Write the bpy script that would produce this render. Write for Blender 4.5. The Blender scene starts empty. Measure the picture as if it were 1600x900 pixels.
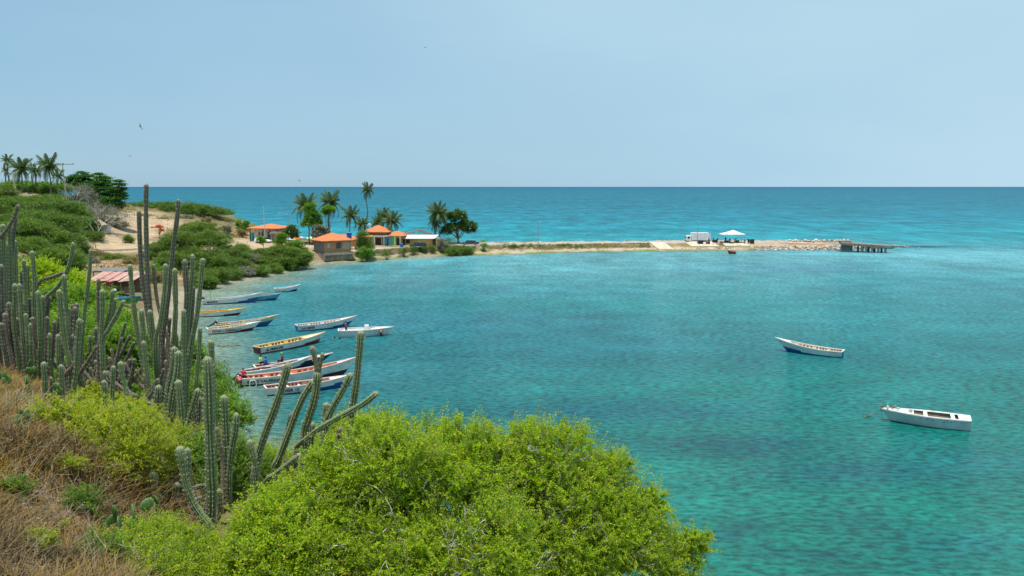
import bpy, math, random
import numpy as np
from mathutils import Vector, Matrix

# ------------------------------------------------------------------ camera, sky, sun, exposure
H = 19.0; F = 1300.0; TH = math.radians(6.97)
scene = bpy.context.scene
col = scene.collection
cam_d = bpy.data.cameras.new('camera'); cam = bpy.data.objects.new('camera', cam_d); col.objects.link(cam)
cam.location = (0, 0, H); cam.rotation_euler = (math.pi/2 - TH, 0, 0)
cam_d.sensor_width = 36; cam_d.lens = F/1600*36; cam_d.clip_start = .1; cam_d.clip_end = 60000
scene.camera = cam

SUN = Vector((-.10, -.16, 1.0)).normalized()
world = bpy.data.worlds.new('World'); scene.world = world; world.use_nodes = True
wn = world.node_tree; wn.nodes.clear()
wo = wn.nodes.new('ShaderNodeOutputWorld'); bg = wn.nodes.new('ShaderNodeBackground')
sky = wn.nodes.new('ShaderNodeTexSky'); sky.sky_type = 'NISHITA'; sky.sun_disc = False
sky.sun_elevation = math.asin(SUN.z); sky.sun_rotation = math.atan2(SUN.x, SUN.y)
sky.air_density = 1.0; sky.dust_density = .5; sky.ozone_density = 3.0; sky.altitude = 20
# thin high veil of cloud, laid out over the sky directions
tc = wn.nodes.new('ShaderNodeTexCoord'); mp = wn.nodes.new('ShaderNodeMapping')
mp.inputs['Scale'].default_value = (1.0, 1.0, 3.2); mp.inputs['Rotation'].default_value = (0, .35, .5)
nz = wn.nodes.new('ShaderNodeTexNoise'); nz.inputs['Scale'].default_value = 1.7
nz.inputs['Detail'].default_value = 4; nz.inputs['Roughness'].default_value = .5
rmp = wn.nodes.new('ShaderNodeMapRange'); rmp.inputs['From Min'].default_value = .3; rmp.inputs['From Max'].default_value = .75
rmp.inputs['To Min'].default_value = .86; rmp.inputs['To Max'].default_value = 1.0
mx = wn.nodes.new('ShaderNodeMix'); mx.data_type = 'RGBA'
vl = wn.nodes.new('ShaderNodeMix'); vl.data_type = 'RGBA'; vl.inputs['A'].default_value = (2.45, 4.35, 5.85, 1); vl.inputs['B'].default_value = (3.9, 5.65, 6.75, 1)
# lens darkening painted into the sky colour: deeper at left, paler at right
sx = wn.nodes.new('ShaderNodeSeparateXYZ'); ma = wn.nodes.new('ShaderNodeMath'); ma.operation = 'MULTIPLY_ADD'; ma.inputs[1].default_value = .30; ma.use_clamp = True
mb_ = wn.nodes.new('ShaderNodeMath'); mb_.operation = 'MULTIPLY_ADD'; mb_.inputs[1].default_value = .9; mc_ = wn.nodes.new('ShaderNodeMath'); mc_.operation = 'MULTIPLY_ADD'; mc_.inputs[1].default_value = 1.1; mc_.inputs[2].default_value = -.10; mc_.use_clamp = True
wn.links.new(sx.outputs['X'], mb_.inputs[0]); wn.links.new(nz.outputs['Fac'], mc_.inputs[0]); wn.links.new(mc_.outputs[0], mb_.inputs[2]); mb_.use_clamp = True
wn.links.new(mb_.outputs[0], vl.inputs['Factor']); wn.links.new(vl.outputs['Result'], mx.inputs['B'])
wn.links.new(tc.outputs['Generated'], sx.inputs[0]); wn.links.new(sx.outputs['X'], ma.inputs[0]); wn.links.new(rmp.outputs[0], ma.inputs[2])
wn.links.new(tc.outputs['Generated'], mp.inputs['Vector']); wn.links.new(mp.outputs[0], nz.inputs['Vector'])
wn.links.new(nz.outputs['Fac'], rmp.inputs['Value']); wn.links.new(ma.outputs[0], mx.inputs['Factor'])
wn.links.new(sky.outputs[0], mx.inputs['A']); wn.links.new(mx.outputs['Result'], bg.inputs['Color'])
bg.inputs['Strength'].default_value = .105
wn.links.new(bg.outputs[0], wo.inputs['Surface'])
sl = bpy.data.lights.new('sun', 'SUN'); sl.energy = 4.6; sl.angle = math.radians(.53); sl.color = (1, .955, .89)
so = bpy.data.objects.new('sun', sl); col.objects.link(so)
so.rotation_euler = SUN.to_track_quat('Z', 'Y').to_euler()
scene.view_settings.view_transform = 'Standard'; scene.view_settings.look = 'None'
scene.view_settings.exposure = 0.25; scene.view_settings.gamma = 1.0
scene.cycles.max_bounces = 6; scene.cycles.transparent_max_bounces = 6
scene.cycles.caustics_reflective = False; scene.cycles.caustics_refractive = False

# ------------------------------------------------------------------ helpers
rnd = random.Random(5); RN = np.random.default_rng(7)
def ray(px, py):
    v = (450-py)/F
    return ((px-800)/F, math.cos(TH)+v*math.sin(TH), -math.sin(TH)+v*math.cos(TH))
def P(px, py, z=0.0):
    d = ray(px, py); t = (z-H)/d[2]; return Vector((d[0]*t, d[1]*t, z))
def PD(px, py, D):
    d = ray(px, py); t = D/d[1]; return Vector((d[0]*t, D, H+d[2]*t))
def pxm(D): return D/F*1.0        # metres per photo pixel at distance D

def _hash(ix, iy, s):
    n = (ix*374761393 + iy*668265263 + s*1442695041) & 0xffffffff
    n = ((n ^ (n >> 13))*1274126177) & 0xffffffff
    return ((n ^ (n >> 16)) & 0xffff)/65535.0
def vnoise(x, y, s=0):
    x = np.asarray(x, float); y = np.asarray(y, float)
    ix = np.floor(x).astype(np.int64); iy = np.floor(y).astype(np.int64)
    fx = x-ix; fy = y-iy; fx = fx*fx*(3-2*fx); fy = fy*fy*(3-2*fy)
    a = _hash(ix, iy, s); b = _hash(ix+1, iy, s); c = _hash(ix, iy+1, s); d = _hash(ix+1, iy+1, s)
    return (a*(1-fx)+b*fx)*(1-fy)+(c*(1-fx)+d*fx)*fy
def fbm(x, y, s=0, o=4):
    r = 0; a = .5
    for k in range(o):
        r = r+a*(vnoise(np.asarray(x)*2**k, np.asarray(y)*2**k, s+k)-.5); a *= .5
    return r

def tag(o, label=None, cat=None, group=None, kind=None):
    if label: o['label'] = label
    if cat: o['category'] = cat
    if group: o['group'] = group
    if kind: o['kind'] = kind
    return o
def empty(name, loc, label, cat, group=None, rz=0.0):
    o = bpy.data.objects.new(name, None); col.objects.link(o); o.location = loc; o.rotation_euler = (0, 0, rz)
    o.empty_display_size = .3
    return tag(o, label, cat, group)
def link(name, me, parent=None):
    o = bpy.data.objects.new(name, me); col.objects.link(o)
    if parent is not None: o.parent = parent
    return o
def copy_tree(o, parent=None):
    c = o.copy(); col.objects.link(c)
    if parent is not None: c.parent = parent
    for ch in list(o.children): copy_tree(ch, c)
    return c

class MB:
    def __init__(s): s.v = []; s.f = []; s.m = []
    def add(s, vs, fs, m=0, M=None):
        k = len(s.v)
        s.v += [tuple(M @ Vector(p)) if M is not None else tuple(p) for p in vs]
        s.f += [tuple(k+i for i in f) for f in fs]; s.m += [m]*len(fs)
        return s
    def box(s, c, d, m=0, rz=0.0, M=None, tp=(1, 1)):
        x, y, z = d[0]/2, d[1]/2, d[2]/2
        vs = [(-x, -y, -z), (x, -y, -z), (x, y, -z), (-x, y, -z)]+[(a*tp[0], b*tp[1], z) for a, b in ((-x, -y), (x, -y), (x, y), (-x, y))]
        T = Matrix.Translation(c) @ Matrix.Rotation(rz, 4, 'Z')
        if M is not None: T = M @ T
        return s.add(vs, [(3, 2, 1, 0), (4, 5, 6, 7), (0, 1, 5, 4), (1, 2, 6, 5), (2, 3, 7, 6), (3, 0, 4, 7)], m, T)
    def tube(s, pts, rad, n=8, m=0, cap=True):
        pts = [Vector(p) for p in pts]
        if not hasattr(rad, '__len__'): rad = [rad]*len(pts)
        k = len(s.v); up = Vector((0, 0, 1))
        for i, p in enumerate(pts):
            t = (pts[min(i+1, len(pts)-1)]-pts[max(i-1, 0)]); t = t.normalized() if t.length > 1e-9 else up
            a = t.cross(Vector((1, 0, 0)) if abs(t.x) < .8 else Vector((0, 1, 0))).normalized(); b = t.cross(a)
            for j in range(n):
                w = 2*math.pi*j/n; s.v.append(tuple(p+(a*math.cos(w)+b*math.sin(w))*rad[i]))
        for i in range(len(pts)-1):
            for j in range(n):
                s.f.append((k+i*n+j, k+i*n+(j+1) % n, k+(i+1)*n+(j+1) % n, k+(i+1)*n+j)); s.m.append(m)
        if cap:
            s.f.append(tuple(k+j for j in range(n))[::-1]); s.f.append(tuple(k+(len(pts)-1)*n+j for j in range(n))); s.m += [m, m]
        return s
    def blob(s, c, r, m=0, n=10, h=6, jit=0.0, rr=None):
        vs = []; fs = []; rr = rr or rnd
        for i in range(1, h):
            a = math.pi*i/h
            for j in range(n):
                w = 2*math.pi*j/n; q = 1+rr.uniform(-jit, jit)
                vs.append((c[0]+r[0]*q*math.sin(a)*math.cos(w), c[1]+r[1]*q*math.sin(a)*math.sin(w), c[2]+r[2]*q*math.cos(a)))
        t = len(vs); vs.append((c[0], c[1], c[2]+r[2])); vs.append((c[0], c[1], c[2]-r[2]))
        for i in range(h-2):
            for j in range(n): fs.append((i*n+j, (i+1)*n+j, (i+1)*n+(j+1) % n, i*n+(j+1) % n))
        for j in range(n): fs.append((t, j, (j+1) % n)); fs.append((t+1, (h-2)*n+(j+1) % n, (h-2)*n+j))
        return s.add(vs, fs, m)
    def build(s, name, mats, parent=None, smooth=False, off=(0, 0, 0)):
        me = bpy.data.meshes.new(name)
        o3 = Vector(off)
        me.from_pydata([(a[0]-o3.x, a[1]-o3.y, a[2]-o3.z) for a in s.v], [], s.f)
        if not isinstance(mats, (list, tuple)): mats = [mats]
        for m in mats: me.materials.append(m)
        me.polygons.foreach_set('material_index', s.m)
        if smooth: me.polygons.foreach_set('use_smooth', [True]*len(s.f))
        me.update()
        return link(name, me, parent)

def np_mesh(name, V, Q, mats, tint=None, smooth=False, midx=None, attrs=None):
    """V (n,3), Q (m,k) all faces with the same k corners"""
    me = bpy.data.meshes.new(name); n = len(V); m, k = Q.shape
    me.vertices.add(n); me.vertices.foreach_set('co', np.ascontiguousarray(V, np.float32).ravel())
    me.loops.add(m*k); me.loops.foreach_set('vertex_index', np.ascontiguousarray(Q, np.int32).ravel())
    me.polygons.add(m); me.polygons.foreach_set('loop_start', np.arange(0, m*k, k, dtype=np.int32))
    if smooth: me.polygons.foreach_set('use_smooth', np.ones(m, bool))
    for mt in (mats if isinstance(mats, (list, tuple)) else [mats]): me.materials.append(mt)
    if midx is not None: me.polygons.foreach_set('material_index', np.asarray(midx, np.int32))
    if tint is not None:
        at = me.attributes.new('tint', 'FLOAT', 'FACE'); at.data.foreach_set('value', np.asarray(tint, np.float32))
    for nm, val in (attrs or {}).items():
        if val.ndim == 2:
            at = me.attributes.new(nm, 'FLOAT_COLOR', 'POINT'); at.data.foreach_set('color', np.ascontiguousarray(val, np.float32).ravel())
        else:
            at = me.attributes.new(nm, 'FLOAT', 'POINT'); at.data.foreach_set('value', np.asarray(val, np.float32))
    me.update(calc_edges=True); me.validate()
    return me

# ------------------------------------------------------------------ materials
def N(nt, t, **k):
    n = nt.nodes.new(t)
    for a, b in k.items():
        if a in n.inputs: n.inputs[a].default_value = b
        else: setattr(n, a, b)
    return n
_mc = {}
def lin(c): return c if len(c) == 4 else (c[0], c[1], c[2], 1)
def mat(name, c1, c2=None, rough=.7, scale=4.0, bump=0.0, bscale=None, metal=0.0, stretch=(1, 1, 1), spec=.5, detail=5, lo=.35, hi=.65):
    if name in _mc: return _mc[name]
    m = bpy.data.materials.new(name); m.use_nodes = True; nt = m.node_tree; nt.nodes.clear()
    out = N(nt, 'ShaderNodeOutputMaterial'); p = N(nt, 'ShaderNodeBsdfPrincipled')
    p.inputs['Roughness'].default_value = rough; p.inputs['Metallic'].default_value = metal
    p.inputs['Specular IOR Level'].default_value = spec
    nt.links.new(p.outputs[0], out.inputs[0])
    c2 = c2 or tuple(x*.8 for x in c1[:3])
    tcn = N(nt, 'ShaderNodeTexCoord'); mpn = N(nt, 'ShaderNodeMapping'); mpn.inputs['Scale'].default_value = stretch
    nt.links.new(tcn.outputs['Object'], mpn.inputs[0])
    nn = N(nt, 'ShaderNodeTexNoise', Scale=scale, Detail=detail, Roughness=.6)
    nt.links.new(mpn.outputs[0], nn.inputs['Vector'])
    mr = N(nt, 'ShaderNodeMapRange'); mr.inputs['From Min'].default_value = lo; mr.inputs['From Max'].default_value = hi
    nt.links.new(nn.outputs['Fac'], mr.inputs['Value'])
    mix = N(nt, 'ShaderNodeMix', data_type='RGBA'); mix.inputs['A'].default_value = lin(c1); mix.inputs['B'].default_value = lin(c2)
    nt.links.new(mr.outputs[0], mix.inputs['Factor']); nt.links.new(mix.outputs['Result'], p.inputs['Base Color'])
    if bump:
        bn = N(nt, 'ShaderNodeTexNoise', Scale=bscale or scale*4, Detail=4.0)
        nt.links.new(mpn.outputs[0], bn.inputs['Vector'])
        bp = N(nt, 'ShaderNodeBump', Strength=bump, Distance=.05); nt.links.new(bn.outputs['Fac'], bp.inputs['Height'])
        nt.links.new(bp.outputs[0], p.inputs['Normal'])
    _mc[name] = m; return m
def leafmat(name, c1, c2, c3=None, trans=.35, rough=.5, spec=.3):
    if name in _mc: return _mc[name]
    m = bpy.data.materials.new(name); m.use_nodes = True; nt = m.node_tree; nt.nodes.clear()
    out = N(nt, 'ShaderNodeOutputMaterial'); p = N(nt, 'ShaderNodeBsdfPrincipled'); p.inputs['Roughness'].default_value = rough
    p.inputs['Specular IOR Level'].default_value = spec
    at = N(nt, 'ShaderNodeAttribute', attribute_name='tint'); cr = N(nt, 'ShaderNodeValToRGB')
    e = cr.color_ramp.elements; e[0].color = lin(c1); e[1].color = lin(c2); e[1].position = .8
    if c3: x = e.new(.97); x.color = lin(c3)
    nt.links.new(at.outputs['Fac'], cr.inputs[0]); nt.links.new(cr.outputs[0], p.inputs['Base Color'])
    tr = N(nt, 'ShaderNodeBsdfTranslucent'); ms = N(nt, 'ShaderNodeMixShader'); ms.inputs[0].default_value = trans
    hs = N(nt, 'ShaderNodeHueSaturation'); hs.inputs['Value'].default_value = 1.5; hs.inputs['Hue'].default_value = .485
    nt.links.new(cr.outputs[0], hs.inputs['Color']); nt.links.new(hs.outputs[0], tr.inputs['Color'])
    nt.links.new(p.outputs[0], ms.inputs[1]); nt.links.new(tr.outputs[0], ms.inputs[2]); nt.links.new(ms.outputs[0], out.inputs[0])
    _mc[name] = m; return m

M_bark = mat('bark', (.16, .12, .09), (.26, .21, .16), .9, 6, .5)
M_palebark = mat('pale_bark', (.55, .52, .46), (.36, .34, .30), .9, 8, .4)
M_white = mat('white_paint', (.78, .77, .74), (.62, .61, .57), .45, 3)
M_dark = mat('near_black_paint', (.02, .02, .022), (.035, .03, .03), .6, 3)  # plain near-black paint for doorways, columns, crates and fittings
M_black = mat('black_plastic', (.015, .015, .017), (.03, .03, .03), .35, 5)
M_glass = mat('dark_glass', (.02, .03, .035), (.03, .04, .045), .08, 2)
M_tyre = mat('rubber', (.02, .02, .02), (.03, .03, .03), .8, 8)
M_metal = mat('grey_metal', (.38, .38, .37), (.25, .25, .25), .5, 6, metal=.4)
M_conc = mat('concrete', (.42, .38, .32), (.28, .26, .22), .9, 1.2, .4)
M_wood = mat('weathered_wood', (.22, .15, .10), (.33, .25, .18), .85, 5, .4)
M_rock = mat('rock', (.36, .31, .25), (.16, .14, .11), .95, 1.3, .8, 5)
M_tile = mat('orange_roof', (.62, .20, .06), (.36, .11, .045), .85, 1.5, .5, 9, lo=.3, hi=.75)
M_wall = mat('white_wall', (.72, .70, .66), (.52, .50, .46), .9, 1.0)
# ------------------------------------------------------------------ the lie of the land
CP = []
def g(px, py, D): p = PD(px, py, D); CP.append((p.x, p.y, p.z))
for a in [(0, 900, 5), (110, 900, 5.2), (220, 900, 6), (0, 700, 8), (100, 700, 8.6), (0, 590, 16), (60, 612, 15), (130, 632, 14.5), (-80, 560, 18),
          (250, 668, 16), (200, 655, 17), (325, 868, 8.5), (355, 800, 9.5), (240, 780, 9), (470, 762, 10.5), (300, 700, 13),
          (0, 440, 120), (60, 440, 118), (0, 400, 150), (-200, 400, 140), (0, 330, 180), (60, 303, 200), (0, 296, 212), (-150, 290, 220), (100, 303, 215), (150, 335, 222),
          (190, 338, 238), (-100, 320, 180), (130, 389, 188), (230, 389, 188), (90, 380, 180), (130, 365, 200), (200, 362, 215), (210, 337, 245), (300, 342, 240),
          (350, 332, 285), (250, 325, 290), (300, 325, 290), (200, 325, 290), (150, 318, 290), (360, 347, 270), (388, 373, 235), (340, 387, 200), (290, 388, 195), (420, 379, 215),
          (470, 381, 225), (440, 373, 240), (400, 368, 250), (180, 402, 176), (230, 404, 174), (130, 404, 172), (200, 420, 158), (150, 420, 158), (240, 425, 160),
          (290, 420, 172), (340, 415, 178), (380, 408, 186), (430, 403, 192), (470, 400, 200), (520, 392, 212), (560, 386, 225), (600, 384, 231), (640, 384, 231), (500, 384, 235), (560, 377, 250), (640, 377, 250)]: g(*a)
CP += [(0, 5, 15.6), (1.5, 8, 13.2), (4, 8, 11.5), (0, 12, 12.6), (3, 14, 8.5), (-3, 18, 12.4), (-8, 22, 12.2), (-14, 20, 14.6), (-20, 25, 14.8),
       (-5, 25, 8.5), (0, 22, 6), (-12, 30, 9.5), (-20, 32, 11.5), (-30, 35, 14), (-10, 38, 4.5), (-18, 45, 4.5), (-28, 52, 6), (-45, 50, 13), (-60, 80, 10), (-36, 70, 3.5), (-45, 90, 3.2),
       (0, 0, 17.2), (0, -6, 17.6), (-8, 0, 17.2), (-8, -6, 17.6), (5, 0, 14.8), (7, -6, 13.5), (7, 4, 11), (11, 0, 7), (14, -8, 5), (-16, 5, 17.2), (-18, -6, 18), (-30, 15, 17), (-80, 60, 16), (-90, 120, 9)]
for x, y in [(-75, 300), (-50, 270), (-95, 320), (-120, 330), (-160, 335), (-25, 275)]: CP.append((x, y, -1.5))
for x, y in [(-75, 330), (-40, 300), (-130, 370), (-200, 360), (0, 290)]: CP.append((x, y, -5))
shore = [P(a, b) for a, b in [(640, 402.5), (600, 405), (560, 409), (520, 412), (490, 414.5), (470, 420), (440, 428), (400, 437), (350, 446), (318, 457), (296, 475), (285, 500), (283, 530), (284, 600), (315, 690)]]
shore += [Vector(p) for p in [(-13, 45, 0), (-4, 34, 0), (5, 25, 0), (11, 17, 0), (16, 8, 0), (19, -5, 0)]]
for i, p in enumerate(shore):
    t = (shore[min(i+1, len(shore)-1)]-shore[max(i-1, 0)]).normalized(); n = Vector((t.y, -t.x, 0))    # landward
    n = -n if n.dot(Vector((-.7, .6 if p.y > 150 else -.2, 0))) < 0 else n
    CP.append((p.x, p.y, 0)); q = p+n*3.0; CP.append((q.x, q.y, .55)); q = p-n*4; CP.append((q.x, q.y, -.9)); q = p-n*14; CP.append((q.x, q.y, -2.6))
C = np.array(CP, float)
_d = np.sqrt(((C[:, None, :2]-C[None, :, :2])**2).sum(-1))
_A = np.zeros((len(C)+3, len(C)+3)); _A[:len(C), :len(C)] = _d+np.eye(len(C))*.03
_A[:len(C), len(C)] = 1; _A[:len(C), len(C)+1:] = C[:, :2]; _A[len(C), :len(C)] = 1; _A[len(C)+1:, :len(C)] = C[:, :2].T
_w = np.linalg.solve(_A, np.concatenate([C[:, 2], [0, 0, 0]]))
def hgt0(x, y):
    x = np.atleast_1d(np.asarray(x, float)); y = np.atleast_1d(np.asarray(y, float)); r = np.empty(x.shape); xf = x.ravel(); yf = y.ravel(); o = np.empty(len(xf))
    for k in range(0, len(xf), 20000):
        X = xf[k:k+20000]; Y = yf[k:k+20000]
        o[k:k+20000] = np.sqrt((X[:, None]-C[None, :, 0])**2+(Y[:, None]-C[None, :, 1])**2) @ _w[:len(C)]+_w[len(C)]+_w[len(C)+1]*X+_w[len(C)+2]*Y
    return o.reshape(x.shape)
def hgts(x, y):
    z = hgt0(x, y); land = np.clip(z/2.5, 0, 1)
    return z+land*(fbm(np.asarray(x)*.35, np.asarray(y)*.35, 3)*.5+fbm(np.asarray(x)*.08, np.asarray(y)*.08, 9)*.8*np.clip((np.asarray(y)-20)/40, 0, 1))
def hgt(x, y): return float(hgts(np.array([x]), np.array([y]))[0])

def ground_material(name):
    m = bpy.data.materials.new(name); m.use_nodes = True; nt = m.node_tree; nt.nodes.clear()
    out = N(nt, 'ShaderNodeOutputMaterial'); p = N(nt, 'ShaderNodeBsdfPrincipled', Roughness=.95); p.inputs['Specular IOR Level'].default_value = .2
    nt.links.new(p.outputs[0], out.inputs[0])
    at = N(nt, 'ShaderNodeAttribute', attribute_name='soil'); tcn = N(nt, 'ShaderNodeTexCoord')
    n1 = N(nt, 'ShaderNodeTexNoise', Scale=.25, Detail=8.0, Roughness=.65); n2 = N(nt, 'ShaderNodeTexNoise', Scale=3.0, Detail=6.0, Roughness=.7)
    for n_ in (n1, n2): nt.links.new(tcn.outputs['Object'], n_.inputs['Vector'])
    r1 = N(nt, 'ShaderNodeMapRange'); r1.inputs['From Min'].default_value = .3; r1.inputs['From Max'].default_value = .7; r1.inputs['To Min'].default_value = .72; r1.inputs['To Max'].default_value = 1.2
    nt.links.new(n1.outputs['Fac'], r1.inputs['Value'])
    r2 = N(nt, 'ShaderNodeMapRange'); r2.inputs['From Min'].default_value = .3; r2.inputs['From Max'].default_value = .7; r2.inputs['To Min'].default_value = .7; r2.inputs['To Max'].default_value = 1.22
    nt.links.new(n2.outputs['Fac'], r2.inputs['Value'])
    mm = N(nt, 'ShaderNodeMath', operation='MULTIPLY'); nt.links.new(r1.outputs[0], mm.inputs[0]); nt.links.new(r2.outputs[0], mm.inputs[1])
    vm = N(nt, 'ShaderNodeVectorMath', operation='SCALE'); nt.links.new(at.outputs['Color'], vm.inputs[0]); nt.links.new(mm.outputs[0], vm.inputs['Scale'])
    nt.links.new(vm.outputs[0], p.inputs['Base Color'])
    bp = N(nt, 'ShaderNodeBump', Strength=.7, Distance=.3); nt.links.new(n2.outputs['Fac'], bp.inputs['Height']); nt.links.new(bp.outputs[0], p.inputs['Normal'])
    return m
M_ground = ground_material('soil_and_sand')

def blobs(x, y, items, base):
    """blend colours: items = (px, py, rx_px, ry_px, colour, strength) given where they lie in the bay, turned into ground ellipses"""
    out = np.tile(np.array(base, float), (len(x), 1)) if np.ndim(base) == 1 else base.copy()
    for px, py, rx, ry, c, st in items:
        c0 = P(px, py); a = P(px, py-ry) if py-ry > 300 else P(px, 300); b = P(px, py+ry)
        Rx = rx*c0.y/F*1.02; Ry = (a.y-b.y)/2; cy = c0.y
        sk = c0.x/c0.y                                          # ellipses lie along the swell
        d = ((x-c0.x-(y-cy)*sk*0.6)/Rx)**2+((y-cy)/Ry)**2
        w = np.clip(st*np.exp(-d), 0, 1)[:, None]
        out = out*(1-w)+np.array(c)[None]*w
    return out

def make_ground():
    ys = [-10.0]
    while ys[-1] < 375: ys.append(ys[-1]+max(.3, .3+(ys[-1]-12)*.0052))
    ys = np.array(ys); us = np.linspace(0, 1, 330)
    Y, U = np.meshgrid(ys, us, indexing='ij')
    xl = -(22+.86*np.clip(Y, 0, None)); xr = np.where(Y > 0, 20+.0*Y, 20)
    X = xl+(xr-xl)*U
    Z = hgts(X, Y)
    Z += np.where(Z > .3, fbm(X*1.7, Y*1.7, 21)*.10, 0)
    x = X.ravel(); y = Y.ravel(); z = Z.ravel()
    soil = np.tile(np.array([.22, .155, .085]), (len(x), 1))                            # dry soil
    def zone(mask, c, soft=1.0):
        w = np.clip(mask, 0, 1)[:, None]*soft; return soil*(1-w)+np.array(c)*w
    n = fbm(x*.12, y*.12, 31)*2; n2 = fbm(x*.6, y*.6, 37)*2
    soil = zone((n+.25)*3*(y > 25), (.15, .15, .055), .75)                              # scrubby patches
    soil = zone((n2-.1)*3, (.30, .23, .12), .7)
    # dirt road / open plateau behind the beach
    pl = lambda px, py, rx, ry, D: np.exp(-(((x-PD(px, py, D).x)/rx)**2+((y-D)/ry)**2)**2)
    for a in [(190, 380, 22, 11, 194), (212, 360, 7, 22, 218), (203, 345, 6, 18, 238), (270, 380, 20, 8, 195), (370, 384, 14, 14, 205), (440, 377, 22, 10, 222), (520, 385, 16, 7, 224), (345, 384, 14, 9, 205)]:
        soil = zone(pl(*a)*1.6, (.44, .33, .215), .9)
    soil = zone(pl(200, 410, 24, 10, 166)*1.4*(.6+n2), (.42, .28, .17), .8)
    soil = zone(pl(385, 362, 9, 7, 244)*1.5, (.40, .24, .13), .9)                     # bare red cut
    soil = zone(np.clip((1.2-z)*1.4, 0, 1)*(y > 30), (.34, .29, .21), .9)             # beach sand
    soil = zone(np.clip((.35-z)*3, 0, 1)*(y > 30), (.25, .24, .17), .85)              # wet sand
    alg = np.exp(-((z-.35)/.3)**2)*np.clip((n2+.25)*3, 0, 1)*(y > 175)
    soil = zone(alg, (.13, .17, .045), .85)
    ny, nx = Y.shape; idx = np.arange(ny*nx).reshape(ny, nx)
    Q = np.stack([idx[:-1, :-1], idx[:-1, 1:], idx[1:, 1:], idx[1:, :-1]], -1).reshape(-1, 4)
    Q = Q[(z[Q].max(1) > -2.2)]
    rgba = np.concatenate([soil, np.ones((len(x), 1))], 1)
    me = np_mesh('ground', np.stack([x, y, z], -1), Q, M_ground, smooth=True, attrs={'soil': rgba})
    tag(link('ground', me), kind='structure')
make_ground()

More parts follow.
